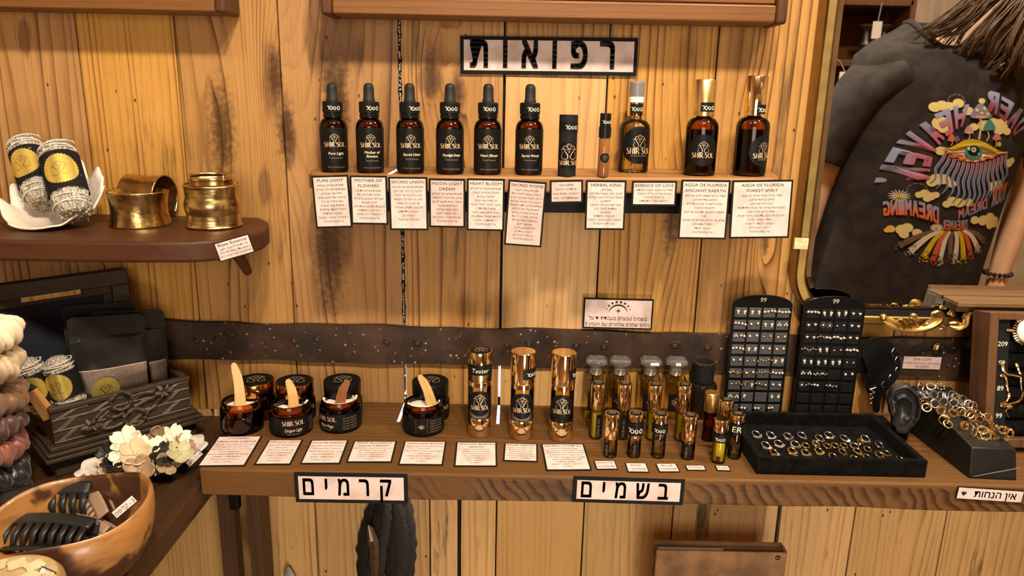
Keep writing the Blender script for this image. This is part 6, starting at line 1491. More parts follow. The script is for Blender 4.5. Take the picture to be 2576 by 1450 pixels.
board('darker black earring board of silver earrings standing before the mirror corner', 'silver earring board', Vector((.4275, -.0400, ZC + .0003)), .0800, -.02, -.03, 'silver', M_PADK,
      [['bar', 'drop', 'drop', 'tri'], ['tri', 'flower', 'mini', 'tri'], ['tri', 'arc+bar', 'bar', 'tri'], ['arc', 'drop', 'mini', 'bar'], ['drop', 'drop', 'drop', 'mini'], ['cluster', 'snake', '', 'stud'], ['flower+arc', 'bar+-', 'snake+mini', '']])

# flat black ear-cuff stand
ES = PY(2215, 930, -.034); t = thing('ear_display', 'flat black ear-shaped stand with cuffs clipped along its edge', 'jewellery stand', (ES.x, -.034, ZC + .0003), -.1, 'black ear displays')
zt = lambda py: PY(2215, py, -.034).z - ZC; xt = lambda px, py: PY(px, py, -.034).x - ES.x
pl = [(xt(x, y), zt(y)) for x, y in [(2196, 1035), (2194, 1000), (2180, 985), (2176, 955), (2184, 940), (2176, 915), (2168, 890), (2176, 865), (2195, 852), (2218, 851), (2240, 862), (2257, 885), (2264, 915), (2258, 945), (2240, 970), (2222, 992), (2213, 1010), (2211, 1035)]]
pl = [p[:2] for p in spline([(a, b, 0) for a, b in pl], 3, True)]
mb = MB(); mb.prism(pl, -.0012, .0012, 'y'); mb.build('board', M_ACRYL, t, bev=.0005)
mb = MB(); mb.box(-.022, .020, -.014, .014, 0, .0040); mb.build('foot', M_ACRYL, t, bev=.0008)
stand_loc = Vector((ES.x, -.034, ZC))
def hoop(px, py, R_, rot, metal, label, th=.0008, gap=.9):
    c = PY(px, py, -.036); mb = MB(); mb.tube([(R_ * math.cos(a), 0, R_ * math.sin(a)) for a in [gap / 2 + (2 * PI - gap) * i / 20 for i in range(21)]], th, 7)
    o = tag(mb.build('ear_cuff', M_GOLDR if metal == 'gold' else M_SILVERW), label, 'ear cuff', 'ear cuffs on the flat ear stand'); o.location = c; o.rotation_euler = (0, rot, .5)
hoop(2250, 886, .0056, -1.2, 'silver', 'largest open hoop, topmost on the edge of the flat ear stand')
hoop(2258, 906, .0050, -1.1, 'silver', 'open hoop second from the top of the flat ear stand')
hoop(2258, 932, .0048, -.3, 'silver', 'slim open hoop third from the top of the flat ear stand')
hoop(2241, 950, .0042, -.1, 'silver', 'small hoop seen edge on above the black ear')
hoop(2223, 968, .0042, .2, 'silver', 'lowest hoop on the flat ear stand, at its chin', gap=1.4)
q = PY(2194, 992, -.037); mb = MB(); mb.tube([(.0045 * math.sin(i * .75) * (1 - i / 40), 0, .012 - .026 * i / 30) for i in range(31)], [.0010 - .0006 * i / 30 for i in range(31)], 6)
o = tag(mb.build('ear_climber', M_SILVERW), 'wavy silver snake earring hanging on the neck of the flat ear stand', 'earring'); o.location = q

# sculpted black ear on its stand
EB = PZ(2275, 1122, ZC); EY = -.098; EC = PY(2272, 1027, EY)
t = thing('ear_display', 'sculpted black rubber ear on a round stand wearing gold cuffs', 'jewellery stand', (EC.x, EY, ZC + .0003), math.radians(-12), 'black ear displays')
def earR(a):     # outline of an ear, a=0 right, PI/2 up
    pts = [(0, .0190), (.55, .0215), (1.1, .0285), (PI / 2, .0345), (2.05, .0320), (2.5, .0250), (PI, .0185), (3.8, .0185), (4.3, .0275), (4.55, .0345), (4.8, .0345), (5.15, .0260), (5.6, .0205), (2 * PI, .0190)]
    for (a0, r0), (a1, r1) in zip(pts, pts[1:]):
        if a0 <= a <= a1:
            u = (a - a0) / (a1 - a0); u = u * u * (3 - 2 * u); return r0 + (r1 - r0) * u
    return pts[-1][1]
def bumpf(x, c, w): return math.exp(-((x - c) / w) ** 2)
def earf(u, v):
    a = 2 * PI * u; R_ = earR(a % (2 * PI)); x, z = R_ * v * math.cos(a), R_ * v * math.sin(a); h = .0060
    rim = 1 if not (3.7 < a < 5.4) else max(0, abs(a - 4.55) / .85 - .35)
    h += .0040 * bumpf(v, .90, .10) * rim                       # helix
    h -= .0042 * bumpf(v, .70, .09) * (1 if (a < 2.6 or a > 5.6) else .15)   # groove inside the helix
    h += .0028 * bumpf(v, .50, .10) * (1 if (a < 2.3 or a > 5.3) else .2)    # antihelix
    h -= .0085 * math.exp(-(((x + .0010) / .0085) ** 2 + ((z + .0010) / .0125) ** 2))   # concha
    h += .0045 * math.exp(-(((x + .0115) / .0035) ** 2 + ((z + .0050) / .0055) ** 2))   # tragus
    h += .0030 * math.exp(-(((x - .0030) / .0040) ** 2 + ((z + .0130) / .0030) ** 2))   # antitragus
    h *= 1 if v < .93 else math.sqrt(max(0, 1 - ((v - .93) / .07) ** 2)); sh_ = .0045 * (z / .0345)
    return (x + sh_ * -.6, -h, z)
mb = MB(); mb.grid(earf, 84, 34, True)
mb.grid(lambda u, v: (earR(2 * PI * u) * v * math.cos(2 * PI * u) + .0045 * (earR(2 * PI * u) * v * math.sin(2 * PI * u) / .0345) * -.6, .0060 * (1 - v ** 4), earR(2 * PI * u) * v * math.sin(2 * PI * u)), 84, 8, True)
zc_ = EC.z - ZC; o = mb.build('ear', flat('black_silicone', (.018, .017, .0165), .42, var=.1), t, sharp=180); o.location = (0, 0, zc_)
mb = MB(); mb.lathe([(0, 0), (.0150, 0), (.0155, .002), (.0155, .0125), (.0145, .0140), (0, .0140)], 32); o = mb.build('stand_base', M_VELVET, t); o.location = (.001, .018, 0)
mb = MB(); mb.tube([(.001, .018, .014), (.001, .014, .030), (0, .005, zc_ - .010)], [.0036, .0034, .0030], 10); mb.build('stem', M_VELVET, t)
EM = t.matrix_world
def on_ear(x, z, y, mbx, nm, label, cat, rot=(0, 0, 0)):
    o = tag(mbx.build(nm, M_GOLDR), label, cat, 'jewellery on the black ear'); o.matrix_world = EM @ Matrix.Translation((x, y, zc_ + z)) @ Matrix.Rotation(rot[2], 4, 'Z') @ Matrix.Rotation(rot[1], 4, 'Y') @ Matrix.Rotation(rot[0], 4, 'X')
mb = MB(); mb.grid(lambda u, v: (.0052 * math.cos(.6 + 5 * u), .0052 * math.sin(.6 + 5 * u), -.0030 + .006 * v + .0004 * math.sin(v * 19)), 26, 8)
on_ear(.0125, .0245, -.006, mb, 'ear_cuff', 'broad ribbed gold cuff clipped on the upper rim of the black ear', 'ear cuff', (PI / 2 * .1, .95, 0))
mb = MB(); mb.ball((.0012, 0, .0008), .0013, 8); mb.ball((-.0012, 0, .0008), .0013, 8); mb.ball((0, 0, -.0012), .0013, 8)
on_ear(.0118, -.0155, -.0085, mb, 'stud_earring', 'small gold three-leaf stud on the black ear', 'earring')
for x, z, lb in ((.0062, -.0315, 'gold hoop on the lobe tip of the black ear'), (.0118, -.0250, 'gold hoop above the lobe tip of the black ear')):
    mb = MB(); mb.torus(.0048, .0008, n=22, k=7, plane='xz'); on_ear(x, z, -.005, mb, 'hoop_earring', lb, 'earring', (0, 0, 1.15))

# slanted ring box
RB = thing('ring_display_box', 'black velvet slanted ring box crowded with silver and gold hoops', 'ring display', (0, 0, ZC + .0003))
fl, fr_, br, bl = (.5420, -.1900), (.5960, -.1930), (.5900, -.0500), (.5360, -.0480); hf, hb = .0345, .0600
zt_ = lambda y: hf + (hb - hf) * (y + .19) / .14
V = [(*fl, 0), (*fr_, 0), (*br, 0), (*bl, 0), (fl[0] + .0035, fl[1] + .010, hf), (fr_[0], fr_[1] + .010, hf), (br[0], br[1], hb), (bl[0] + .0035, bl[1], hb)]
mb = MB(); mb.add(V, [(3, 2, 1, 0), (4, 5, 6, 7), (0, 1, 5, 4), (1, 2, 6, 5), (2, 3, 7, 6), (3, 0, 4, 7)]); mb.build('box', flat('black_leatherette', (.010, .0095, .008), .42, var=.2, bumps=.1, bscale=300, spec=.35), RB, bev=.0012)
mb = MB(); mb.add([(.546, -.1905, .002), (.597, -.1935, .016), (.597, -.1938, .0175), (.546, -.1908, .0035)], [(0, 1, 2, 3)]); label_part(mb.build('edge_strip', flat('grey_edge', (.25, .23, .20), .5), RB), 'pale edge strip on the front')
RBN = Vector((0, -(hb - hf) / .14, 1)).normalized(); RBP = Vector((.56, -.19 + .010, ZC + hf + .0003))
def on_rb(px, py, up=0.): return PP(px, py, RBP + RBN * up, RBN)
q0 = on_rb(2462, 1106); q1 = on_rb(2546, 1110); s = S2(); L = (q1 - q0).length
for i in range(11): s.ribbon([(L * (i / 11 + .01), 0), (L * (i / 11 + .01) + .0006 * (i % 3), .0048)], .0016); s.ribbon([(L * (i / 11), .0024 * (i % 3)), (L * (i / 11) + L * .06, .0024 * (i % 3))], .0010)
rx = (q1 - q0).normalized(); ru = RBN.cross(rx); mb = MB(); s.to(mb, lambda u, v: tuple(q0 + rx * u + ru * v + RBN * .0006 - Vector((0, 0, ZC + .0003)))); label_part(mb.build('gold_print', M_GOLDB, RB, sharp=0), 'worn gold lettering near the front')
def hoopring(kind, metal):
    k = ('h' + kind, metal)
    if k in _RM: return _RM[k]
    mb = MB(); R_ = .0052
    if kind == 'a': mb.torus(R_, .0009, n=22, k=7)
    elif kind == 'b': mb.torus(R_, .0007, (0, 0, -.0012), n=22, k=6); mb.torus(R_, .0007, (0, 0, .0012), n=22, k=6)
    elif kind == 'c':
        mb.torus(R_, .0006, n=22, k=6)
        for i in range(7): a = 2 * PI * i / 7; mb.ball((R_ * math.cos(a), R_ * math.sin(a), 0), .0014, 7)
    elif kind == 'd': mb.grid(lambda u, v: (R_ * math.cos(.5 + 5.3 * u), R_ * math.sin(.5 + 5.3 * u), -.003 + .006 * v), 26, 4)
    elif kind == 'e': mb.tube([(R_ * (1 - .0 * i) * math.cos(i * .35), R_ * math.sin(i * .35), -.0032 + .00013 * i) for i in range(50)], .0006, 6)
    _RM[k] = mb.mesh('ear_cuff', M_GOLDR if metal == 'gold' else M_SILVERW); return _RM[k]
SIL = [(180, 170), (310, 165), (425, 165), (160, 280), (240, 270), (350, 270), (430, 280), (490, 290), (580, 270), (620, 300), (710, 320), (360, 380), (470, 360), (600, 370), (720, 380), (785, 390), (835, 404)]
GLD = [(230, 390), (255, 430), (440, 470), (490, 530), (470, 585), (525, 640), (590, 500), (640, 450), (690, 480), (740, 520), (790, 510), (850, 450), (830, 545), (900, 500), (930, 560), (1010, 550), (730, 660), (850, 640), (1080, 635), (1110, 680), (855, 740), (960, 715), (1000, 780), (1050, 720), (1160, 780), (1220, 715), (1290, 745)]
KD = {'a': 'plain', 'b': 'double-wire', 'c': 'beaded', 'd': 'broad', 'e': 'coiled'}
for metal, pts in (('silver', SIL), ('gold', GLD)):
    srt = sorted(pts, key=lambda p: (p[1], p[0])); ys = sorted(p[1] for p in pts)
    rowsz = [0, ys[len(ys) // 3], ys[2 * len(ys) // 3], 9999]
    for p in pts:
        r_ = 0 if p[1] < rowsz[1] else 1 if p[1] < rowsz[2] else 2
        same = sorted([q_ for q_ in pts if (0 if q_[1] < rowsz[1] else 1 if q_[1] < rowsz[2] else 2) == r_]); i = same.index(p)
        kd = rr.choice('aabbcde'); up = .0050; c = on_rb(2280 + p[0] / 5, 940 + p[1] / 5, up)
        o = bpy.data.objects.new('ear_cuff', hoopring(kd, metal)); COL.objects.link(o); o.location = c
        o.rotation_euler = (math.radians(rr.uniform(20, 80)), rr.uniform(-.4, .4), rr.uniform(-.8, .8))
        rn = ('back', 'middle', 'front')[r_]
        tag(o, f'{KD[kd]} {metal} hoop, {(ORD + ["tenth", "eleventh", "twelfth"])[i]} from the black ear, {rn} {metal} row, slanted box', 'ear cuff', f'{metal} hoops on the slanted ring box')

# wooden display case with ring rolls, leaning back against the mirror rail
CLN = math.radians(-11.5); CX = .6000; CWid = .235; CHt = .171
DCM = Matrix.Translation((CX, -.1215, ZC + .0075)) @ Matrix.Rotation(CLN, 4, 'X')
dc_ = thing('display_case', 'upright wooden case of black ring rolls at the far right of the counter', 'display case', mat=DCM)
dep = .036
mb = MB(); mb.box(0, .011, 0, dep, 0, CHt); mb.box(CWid - .011, CWid, 0, dep, 0, CHt); mb.box(.0112, CWid - .0112, 0, dep, 0, .011); mb.box(.0112, CWid - .0112, 0, dep, CHt - .009, CHt); mb.build('frame', M_CASE, dc_, bev=.0008)
mb = MB(); mb.box(.0112, CWid - .0112, dep - .004, dep - .0005, .0112, CHt - .0092); mb.build('back_panel', M_VELVET, dc_)
NR = 7; ph_ = (CHt - .021) / NR
for k in range(NR):
    z = .0115 + ph_ * (k + .5); mb = MB(); mb.tube([(.030, .019, z), (CWid - .012, .019, z)], ph_ * .46, 16); mb.build('ring_roll', M_VELVET, dc_)
mb = MB(); mb.box(.0115, .0290, .0060, .0090, .0115, CHt - .0095); mb.build('price_strip', M_CARD, dc_)
for z, tx in ((.128, '209'), (.104, '99'), (.0715, '89'), (.0365, '99')):
    s = S2(); s.text(tx, .0205, z, .0085, skew=.1); mb = MB(); s.to(mb, on_front(.0057)); mb.build('price_writing', M_CHALK, dc_, sharp=0)
def casept(px, py, y=.004):
    n = DCM.to_3x3() @ Vector((0, 1, 0)); p = DCM @ Vector((0, y, 0)); return PP(px, py, p, n)
q = casept(2580, 833, .002); t = thing('statement_ring', 'gold ring with a large oval white stone in the display case', 'ring', mat=Matrix.Translation(q) @ Matrix.Rotation(CLN, 4, 'X'))
mb = MB(); mb.ball((0, -.002, 0), .0125, 20, sc=(1.0, .45, 1.15)); label_part(mb.build('stone', flat('white_stone', (.86, .82, .76), .25, var=.04, vscale=60), t), 'oval white stone')
mb = MB()
for i in range(32): a = 2 * PI * i / 32; mb.tube([(.0128 * math.cos(a), -.0015, .0147 * math.sin(a)), (.0158 * math.cos(a), .0005, .0178 * math.sin(a))], [.0009, .0012], 6)
mb.build('beaded_setting', M_GOLDR, t); mb = MB(); mb.tube([(-.0150, .001, 0), (-.0225, .003, .0005)], [.0022, .0018], 8); mb.build('band', M_GOLDR, t)
def snake(pts, label):
    P = spline([tuple(casept(2340 + x / 4.03, 700 + y / 4.03, .0045)) for x, y in pts], 5); n = len(P); w_ = lerp_list([.0014, .0026, .0020, .0013, .0014, .0016, .0014, .0008], n)
    mb = MB(); mb.tube(P, [a * (1 + .08 * math.sin(i * 2.2)) for i, a in enumerate(w_)], 8); tag(mb.build('snake_earring', M_GOLDR), label, 'earring', 'gold snake earrings in the display case')
snake([(712, 858), (728, 890), (742, 940), (780, 975), (860, 990), (912, 1010), (916, 1060), (925, 1140)], 'gold snake earring whose head is upper left in the case')
snake([(865, 862), (885, 905), (905, 960), (925, 978)], 'gold snake head earring cut off behind the case edge')
snake([(800, 1165), (785, 1225), (760, 1262), (708, 1275)], 'gold snake earring with its head above the lowest price')
snake([(702, 990), (745, 992), (768, 1020), (775, 1080), (790, 1150)], 'slim gold snake tail beside the eighty-nine price')
snake([(708, 1296), (770, 1290), (820, 1272), (900, 1250), (935, 1200), (945, 1150)], 'long curved gold snake across the fifth roll')
snake([(830, 1300), (790, 1320), (768, 1360), (795, 1412)], 'gold snake tail hanging lowest in the case')

# ================================================================ under the counter
LS = thing('low_shelf', 'low wooden shelf under the counter, below the notebook', 'shelf', (0, 0, 0))
mb = MB(); mb.box(-.30, 1.2, -.16, -.0012, .385, .405); mb.build('board', M_SHELF, LS, bev=.002)
for x in (-.25, .5, 1.1):
    mb = MB(); mb.box(x - .01, x + .01, -.12, -.0012, .345, .3848); mb.build('bracket', M_CABDARK, LS, bev=.001)
nb0 = PY(1652, 1385, -.100); nb1 = PY(1982, 1388, -.100); NW = nb1.x - nb0.x
N = thing('notebook', 'tan suede notebook standing upright below the counter with a price dot', 'notebook', (nb0.x, -.100, .4053)); NH = nb0.z - .4053
M_SUEDE = flat('tan_suede', (.30, .165, .075), .85, var=.38, vscale=26, bumps=.25, bscale=500, sheen=.3)
mb = MB(); mb.box(0, NW, 0, .0030, 0, NH); mb.build('front_cover', M_SUEDE, N, bev=.0012)
mb = MB(); mb.box(0, NW, .0200, .0230, 0, NH + .0015); mb.build('back_cover', M_SUEDE, N, bev=.0012)
mb = MB(); mb.box(NW - .0030, NW + .0010, .0032, .0198, 0, NH); mb.build('spine', M_SUEDE, N, bev=.0012)
mb = MB(); mb.box(.0040, NW * .52, .0034, .0100, .003, NH - .0015); mb.build('pages', flat('white_pages', (.82, .78, .70), .7), N)
mb = MB(); mb.box(.0030, NW - .0034, .0104, .0196, .003, NH - .0035); mb.build('inner_flap', M_SUEDE, N, bev=.001)
qd = PY(1957, 1386 + 1, -.1); mb = MB(); s = S2(); s.disc(0, 0, .0036, 24); s.to(mb, lambda u, v: (NW - .0125 + u, -.0003, NH - .0075 + v)); dt = mb.build('price_dot', M_TAPE, N, sharp=0)
mb = MB(); s = S2(); s.text('211', 0, -.0011, .0032); s.to(mb, lambda u, v: (NW - .0125 + u, -.0006, NH - .0075 + v)); mb.build('dot_number', M_CHALK, dt, sharp=0)
# hanging feathers
M_FEATH = flat('black_feather', (.010, .011, .011), .38, var=.35, vscale=70, bumps=.3, bscale=300); M_FEATH2 = flat('brown_feather', (.075, .042, .02), .5, var=.3, vscale=90)
fe = thing('feather_bunch', 'bunch of black feathers hanging beneath the cream sign', 'feathers', (0, 0, 0))
def feather(pts, w, mat, y, seed):
    P = [PY(px, py, y) for px, py in pts]; P = [Vector(p) for p in spline([tuple(p) for p in P], 6)]; n = len(P); r2 = random.Random(seed)
    mb = MB(); T_ = [(P[min(i + 1, n - 1)] - P[max(i - 1, 0)]).normalized() for i in range(n)]
    def fn(u, v):
        i = min(n - 1, int(round(u * (n - 1)))); side = Vector((T_[i].z, 0, -T_[i].x)); ww = w * math.sin(PI * (.06 + .9 * u)) ** .6 * (1 + .08 * math.sin(i * 2.7 + seed) + (r2.random() - .5) * .12 * (abs(v - .5) > .4)); k = (v - .5) * 2
        p = P[i] + side * ww * k; return (p.x, p.y + .0022 * (k * k) - .0012, p.z)
    mb.grid(fn, n, 9); o = mb.build('feather', mat, fe, sharp=180); mb = MB(); mb.tube([(p.x, p.y - .0016, p.z) for p in P], [.0011 * (1 - .7 * i / n) for i in range(n)], 6); mb.build('quill', mat, o); return o
feather([(962, 1235), (945, 1310), (928, 1390), (915, 1500)], .020, M_FEATH, -.006, 1)
feather([(985, 1232), (990, 1320), (995, 1400), (990, 1500)], .022, M_FEATH, -.011, 2)
feather([(1010, 1232), (1018, 1320), (1020, 1420), (1015, 1520)], .016, M_FEATH, -.008, 3)
feather([(968, 1240), (962, 1300), (952, 1380), (950, 1500)], .014, M_FEATH, -.016, 4)
feather([(928, 1325), (935, 1350), (942, 1400), (940, 1500)], .0075, M_FEATH2, -.021, 5)
mb = MB(); mb.tube([tuple(PY(927, 1322, -.0235)), tuple(PY(931, 1340, -.0240)), tuple(PY(936, 1362, -.0245))], [.0008, .0020, .0030], 8, flatten=.4); label_part(mb.build('quill_tip', flat('pale_quill', (.62, .47, .27), .5), fe), 'pale quill tip')
mb = MB(); mb.box(PY(920, 1235, 0).x, PY(1040, 1235, 0).x, -.026, -.0015, .764, .7665) if False else mb.box(-.200, -.115, -.028, -.0015, .7340, .7452); mb.build('hanging_strip', M_FEATH, fe)
q = PY(728, 1436, -.012); mb = MB()
mb.grid(lambda u, v: ((q.x - .010 + .020 * u) + .004 * math.sin(v * 3), -.008 - .003 * math.sin(PI * u), q.z + .006 - v * .16 - .016 * abs(u - .42) ** 1.6 * 4), 11, 14)
tag(mb.build('grey_feather', flat('pale_grey_feather', (.40, .42, .43), .6, var=.2, vscale=80), solid=.0006), 'pale grey feather tip at the bottom edge, left of the black feathers', 'feather')

# ================================================================ the person whose reflection the mirror shows
YC = -.79
RG = [(.70, .205, .135), (.78, .203, .132), (.90, .200, .128), (1.02, .198, .124), (1.12, .203, .122), (1.20, .212, .118), (1.27, .220, .110), (1.315, .215, .096), (1.345, .178, .082), (1.368, .135, .072), (1.384, .112, .066)]
def prm(z):
    z = max(RG[0][0], min(RG[-1][0], z))
    for (z0, a0, b0), (z1, a1, b1) in zip(RG, RG[1:]):
        if z0 <= z <= z1:
            u = (z - z0) / (z1 - z0); return a0 + (a1 - a0) * u, b0 + (b1 - b0) * u
def cxs(z): return .980 - max(0, 1.30 - z) * .17
def shirt_front(x, z):
    a, b = prm(z); d = min(.98, abs((x - cxs(z)) / a)); return YC + b * (1 - d ** 2.5) ** .4
pr = thing('person', 'person in a black short-sleeved shirt with a colourful eye print, seen in the mirror', 'person', (0, 0, 0))
PO = Vector((0, 0, 0))
M_SKIN = flat('skin', (.70, .43, .275), .48, var=.06, vscale=40); M_SHIRT = flat('washed_black_cotton', (.034, .030, .029), .9, var=.25, vscale=30, bumps=.15, bscale=900, spec=.15)
M_HAIR = flat('brown_hair', (.085, .05, .028), .38, var=.5, vscale=300); M_TROUS = flat('dark_trousers', (.02, .022, .03), .9, var=.2)
sk_v = [(.885, YC, .74), (.91, YC, .92), (.955, YC, 1.14), (.985, YC, 1.30), (1.030, YC + .02, 1.368), (1.068, YC + .040, 1.412), (1.112, YC + .040, 1.462), (1.140, YC + .032, 1.528),
        (.815, YC, 1.285), (.705, YC + .005, 1.02), (.668, YC + .030, .815), (.664, YC + .038, .770), (.664, YC + .046, .735),
        (1.150, YC, 1.275), (1.195, YC + .005, 1.03), (1.128, YC + .060, .820), (1.115, YC + .070, .775), (1.110, YC + .078, .742),
        (.80, YC, .68), (.805, YC + .01, .42), (.80, YC - .015, .09), (.795, YC + .03, .035), (.79, YC + .12, .028),
        (.975, YC, .68), (.985, YC + .01, .42), (.99, YC - .015, .09), (.995, YC + .03, .035), (1.0, YC + .12, .028),
        (1.128, YC + .138, 1.455)]
sk_r = [.115, .105, .11, .062, .047, .056, .080, .060, .052, .036, .023, .026, .020, .052, .036, .023, .026, .020, .085, .058, .036, .034, .026, .085, .058, .036, .034, .026, .010]
sk_e = [(0, 1), (1, 2), (2, 3), (3, 4), (4, 5), (5, 6), (6, 7), (3, 8), (8, 9), (9, 10), (10, 11), (11, 12), (3, 13), (13, 14), (14, 15), (15, 16), (16, 17), (0, 18), (18, 19), (19, 20), (20, 21), (21, 22), (0, 23), (23, 24), (24, 25), (25, 26), (26, 27), (6, 28)]
# fingers: five chains rooted in each palm
for root, sgn in ((11, 1), (16, -1)):
    px_, py_, pz_ = sk_v[root]
    for k in range(5):
        if k < 4:
            off = (k - 1.5) * .0145; L = (.062, .074, .069, .052)[k]; pts = [(px_ + sgn * .004, py_ + off + .008, pz_ - .038), (px_ + sgn * .008, py_ + off + .010, pz_ - .038 - L * .55), (px_ + sgn * .018, py_ + off + .011, pz_ - .038 - L)]
        else: pts = [(px_ + sgn * .004, py_ + .030, pz_ - .004), (px_ + sgn * .012, py_ + .043, pz_ - .030), (px_ + sgn * .018, py_ + .046, pz_ - .052)]
        prev = root
        for j, q_ in enumerate(pts): sk_v.append(q_); sk_r.append((.0088, .0082, .0068)[j]); sk_e.append((prev, len(sk_v) - 1)); prev = len(sk_v) - 1
me = bpy.data.meshes.new('body'); me.from_pydata(sk_v, sk_e, []); me.materials.append(M_SKIN)
body = bpy.data.objects.new('body', me); COL.objects.link(body); body.parent = pr
md = body.modifiers.new('skin', 'SKIN'); md.use_smooth_shade = True; md.branch_smoothing = .4
for i, s_ in enumerate(me.skin_vertices[0].data): s_.radius = (sk_r[i], sk_r[i]); s_.use_root = (i == 0)
md = body.modifiers.new('sub', 'SUBSURF'); md.levels = 2; md.render_levels = 2
# face: eyes, brows, mouth; ears
def P_(x, z, y): return (x, YC + y, z)
hx, hz = 1.114, 1.462; tl = .42     # head tilt
def hp_(u, v, y): return (hx + u * math.cos(tl) + v * math.sin(tl), YC + y, hz - u * math.sin(tl) + v * math.cos(tl))
for s_ in (-1, 1):
    mb = MB(); mb.ball(hp_(s_ * .030, .012, .105), .0115, 12, sc=(1.2, .7, .8)); eye = mb.build('eye', flat('eye_white', (.75, .70, .66), .3), pr)
    mb = MB(); mb.ball(hp_(s_ * .030, .012, .1115), .0052, 10, sc=(1, .5, 1)); mb.build('iris', flat('brown_iris', (.06, .03, .015), .25), eye)
    mb = MB(); mb.tube([hp_(s_ * .016, .026, .112), hp_(s_ * .030, .031, .110), hp_(s_ * .046, .026, .098)], [.002, .0026, .0014], 6); mb.build('eyebrow', M_HAIR, pr)
    mb = MB()
    mb.grid(lambda u, v: hp_(s_ * (.076 + .008 * math.sin(PI * v) * (.5 + .5 * math.cos(2 * PI * u))), (.030 * v) * math.sin(2 * PI * u) - .002, .030 + .018 * v * math.cos(2 * PI * u)), 18, 6, True)
    mb.build('ear', M_SKIN, pr, solid=.004)
mb = MB(); mb.tube([hp_(-.022, -.040, .098), hp_(-.008, -.038, .112), hp_(0, -.039, .114), hp_(.008, -.038, .112), hp_(.022, -.040, .098)], [.002, .0048, .0044, .0048, .002], 8); mb.build('mouth', flat('lips', (.40, .15, .12), .45), pr)
mb = MB(); c = hp_(-.083, -.034, .040); mb.torus(.006, .0012, c, 14, 6, plane='xz'); mb.build('earring_stud', M_SILVERW, pr)
# shirt
mb = MB(); n = 72; V = []; F = []
def ringpt(z, a, b, t, k):
    c_, s_ = math.cos(t), math.sin(t); x = a * math.copysign(abs(c_) ** .8, c_); y = b * math.copysign(abs(s_) ** .8, s_)
    fold = .0035 * math.sin(5 * t + z * 17) * (1.2 - z) * 2 if z < 1.2 else 0
    return (cxs(z) + x * (1 + fold), YC + y * (1 + fold * 2), z)
zs = [.70 + .614 * i / 34 for i in range(35)] + [1.33, 1.345, 1.358, 1.368, 1.377, 1.384]
for z in zs:
    a, b = prm(z)
    for i in range(n):
        t_ = 2 * PI * i / n; p = ringpt(z, a, b, t_, 0); fr = max(0, math.sin(t_))
        if z > 1.33: p = (p[0], p[1], z - (z - 1.33) / .054 * .070 * fr ** 1.6)
        V.append(p)
for j in range(len(zs) - 1):
    for i in range(n): F.append((j * n + i, j * n + (i + 1) % n, (j + 1) * n + (i + 1) % n, (j + 1) * n + i))
mb.add(V, F); shirt = mb.build('shirt', M_SHIRT, pr, sharp=180, solid=.002)
mb = MB(); mb.tube([(cxs(1.38) + .112 * math.copysign(abs(math.cos(t_)) ** .8, math.cos(t_)), YC + .068 * math.copysign(abs(math.sin(t_)) ** .8, math.sin(t_)) + .002, 1.384 - .070 * max(0, math.sin(t_)) ** 1.6) for t_ in [2 * PI * i / 40 for i in range(40)]], .007, 8, True); mb.build('collar', M_SHIRT, shirt)
for s_, pts in ((-1, [(.850, 1.262, .098), (.800, 1.245, .094), (.765, 1.20, .080), (.738, 1.14, .066), (.722, 1.10, .058), (.714, 1.072, .055)]), (1, [(1.10, 1.262, .098), (1.150, 1.245, .094), (1.180, 1.20, .080), (1.195, 1.14, .070), (1.202, 1.10, .066), (1.204, 1.072, .064)])):
    mb = MB(); V = []; F = []; m = 28; Q = [(Vector((x, YC + .004, z)), r) for x, z, r in pts]
    for i, (c, r) in enumerate(Q):
        d = (Q[min(i + 1, len(Q) - 1)][0] - Q[max(i - 1, 0)][0]).normalized(); u = d.cross(Vector((0, 1, 0))).normalized()
        for j in range(m):
            a = 2 * PI * j / m; f = 1 + .03 * math.sin(4 * a + i); V.append(c + u * r * .72 * f * math.cos(a) + Vector((0, 1, 0)) * r * f * math.sin(a))
    for i in range(len(Q) - 1):
        for j in range(m): F.append((i * m + j, i * m + (j + 1) % m, (i + 1) * m + (j + 1) % m, (i + 1) * m + j))
    mb.add(V, F); mb.build('sleeve', M_SHIRT, shirt, sharp=180, solid=.0025, sub=1)
mb = MB()
for x0 in (.805, .98):
    pass
mb.lathe([(.165, 0), (.17, .10), (.16, .16)], 40, xf=Matrix.Translation((.89, YC, .60)) @ Matrix.Scale(.72, 4, (0, 1, 0)))
for x0, x1 in ((.81, .80), (.97, .99)): mb.tube([(x0, YC, .68), (x0, YC + .005, .42), (x1, YC - .01, .10)], [.098, .075, .062], 20)
mb.build('trousers', M_TROUS, pr, sharp=180)
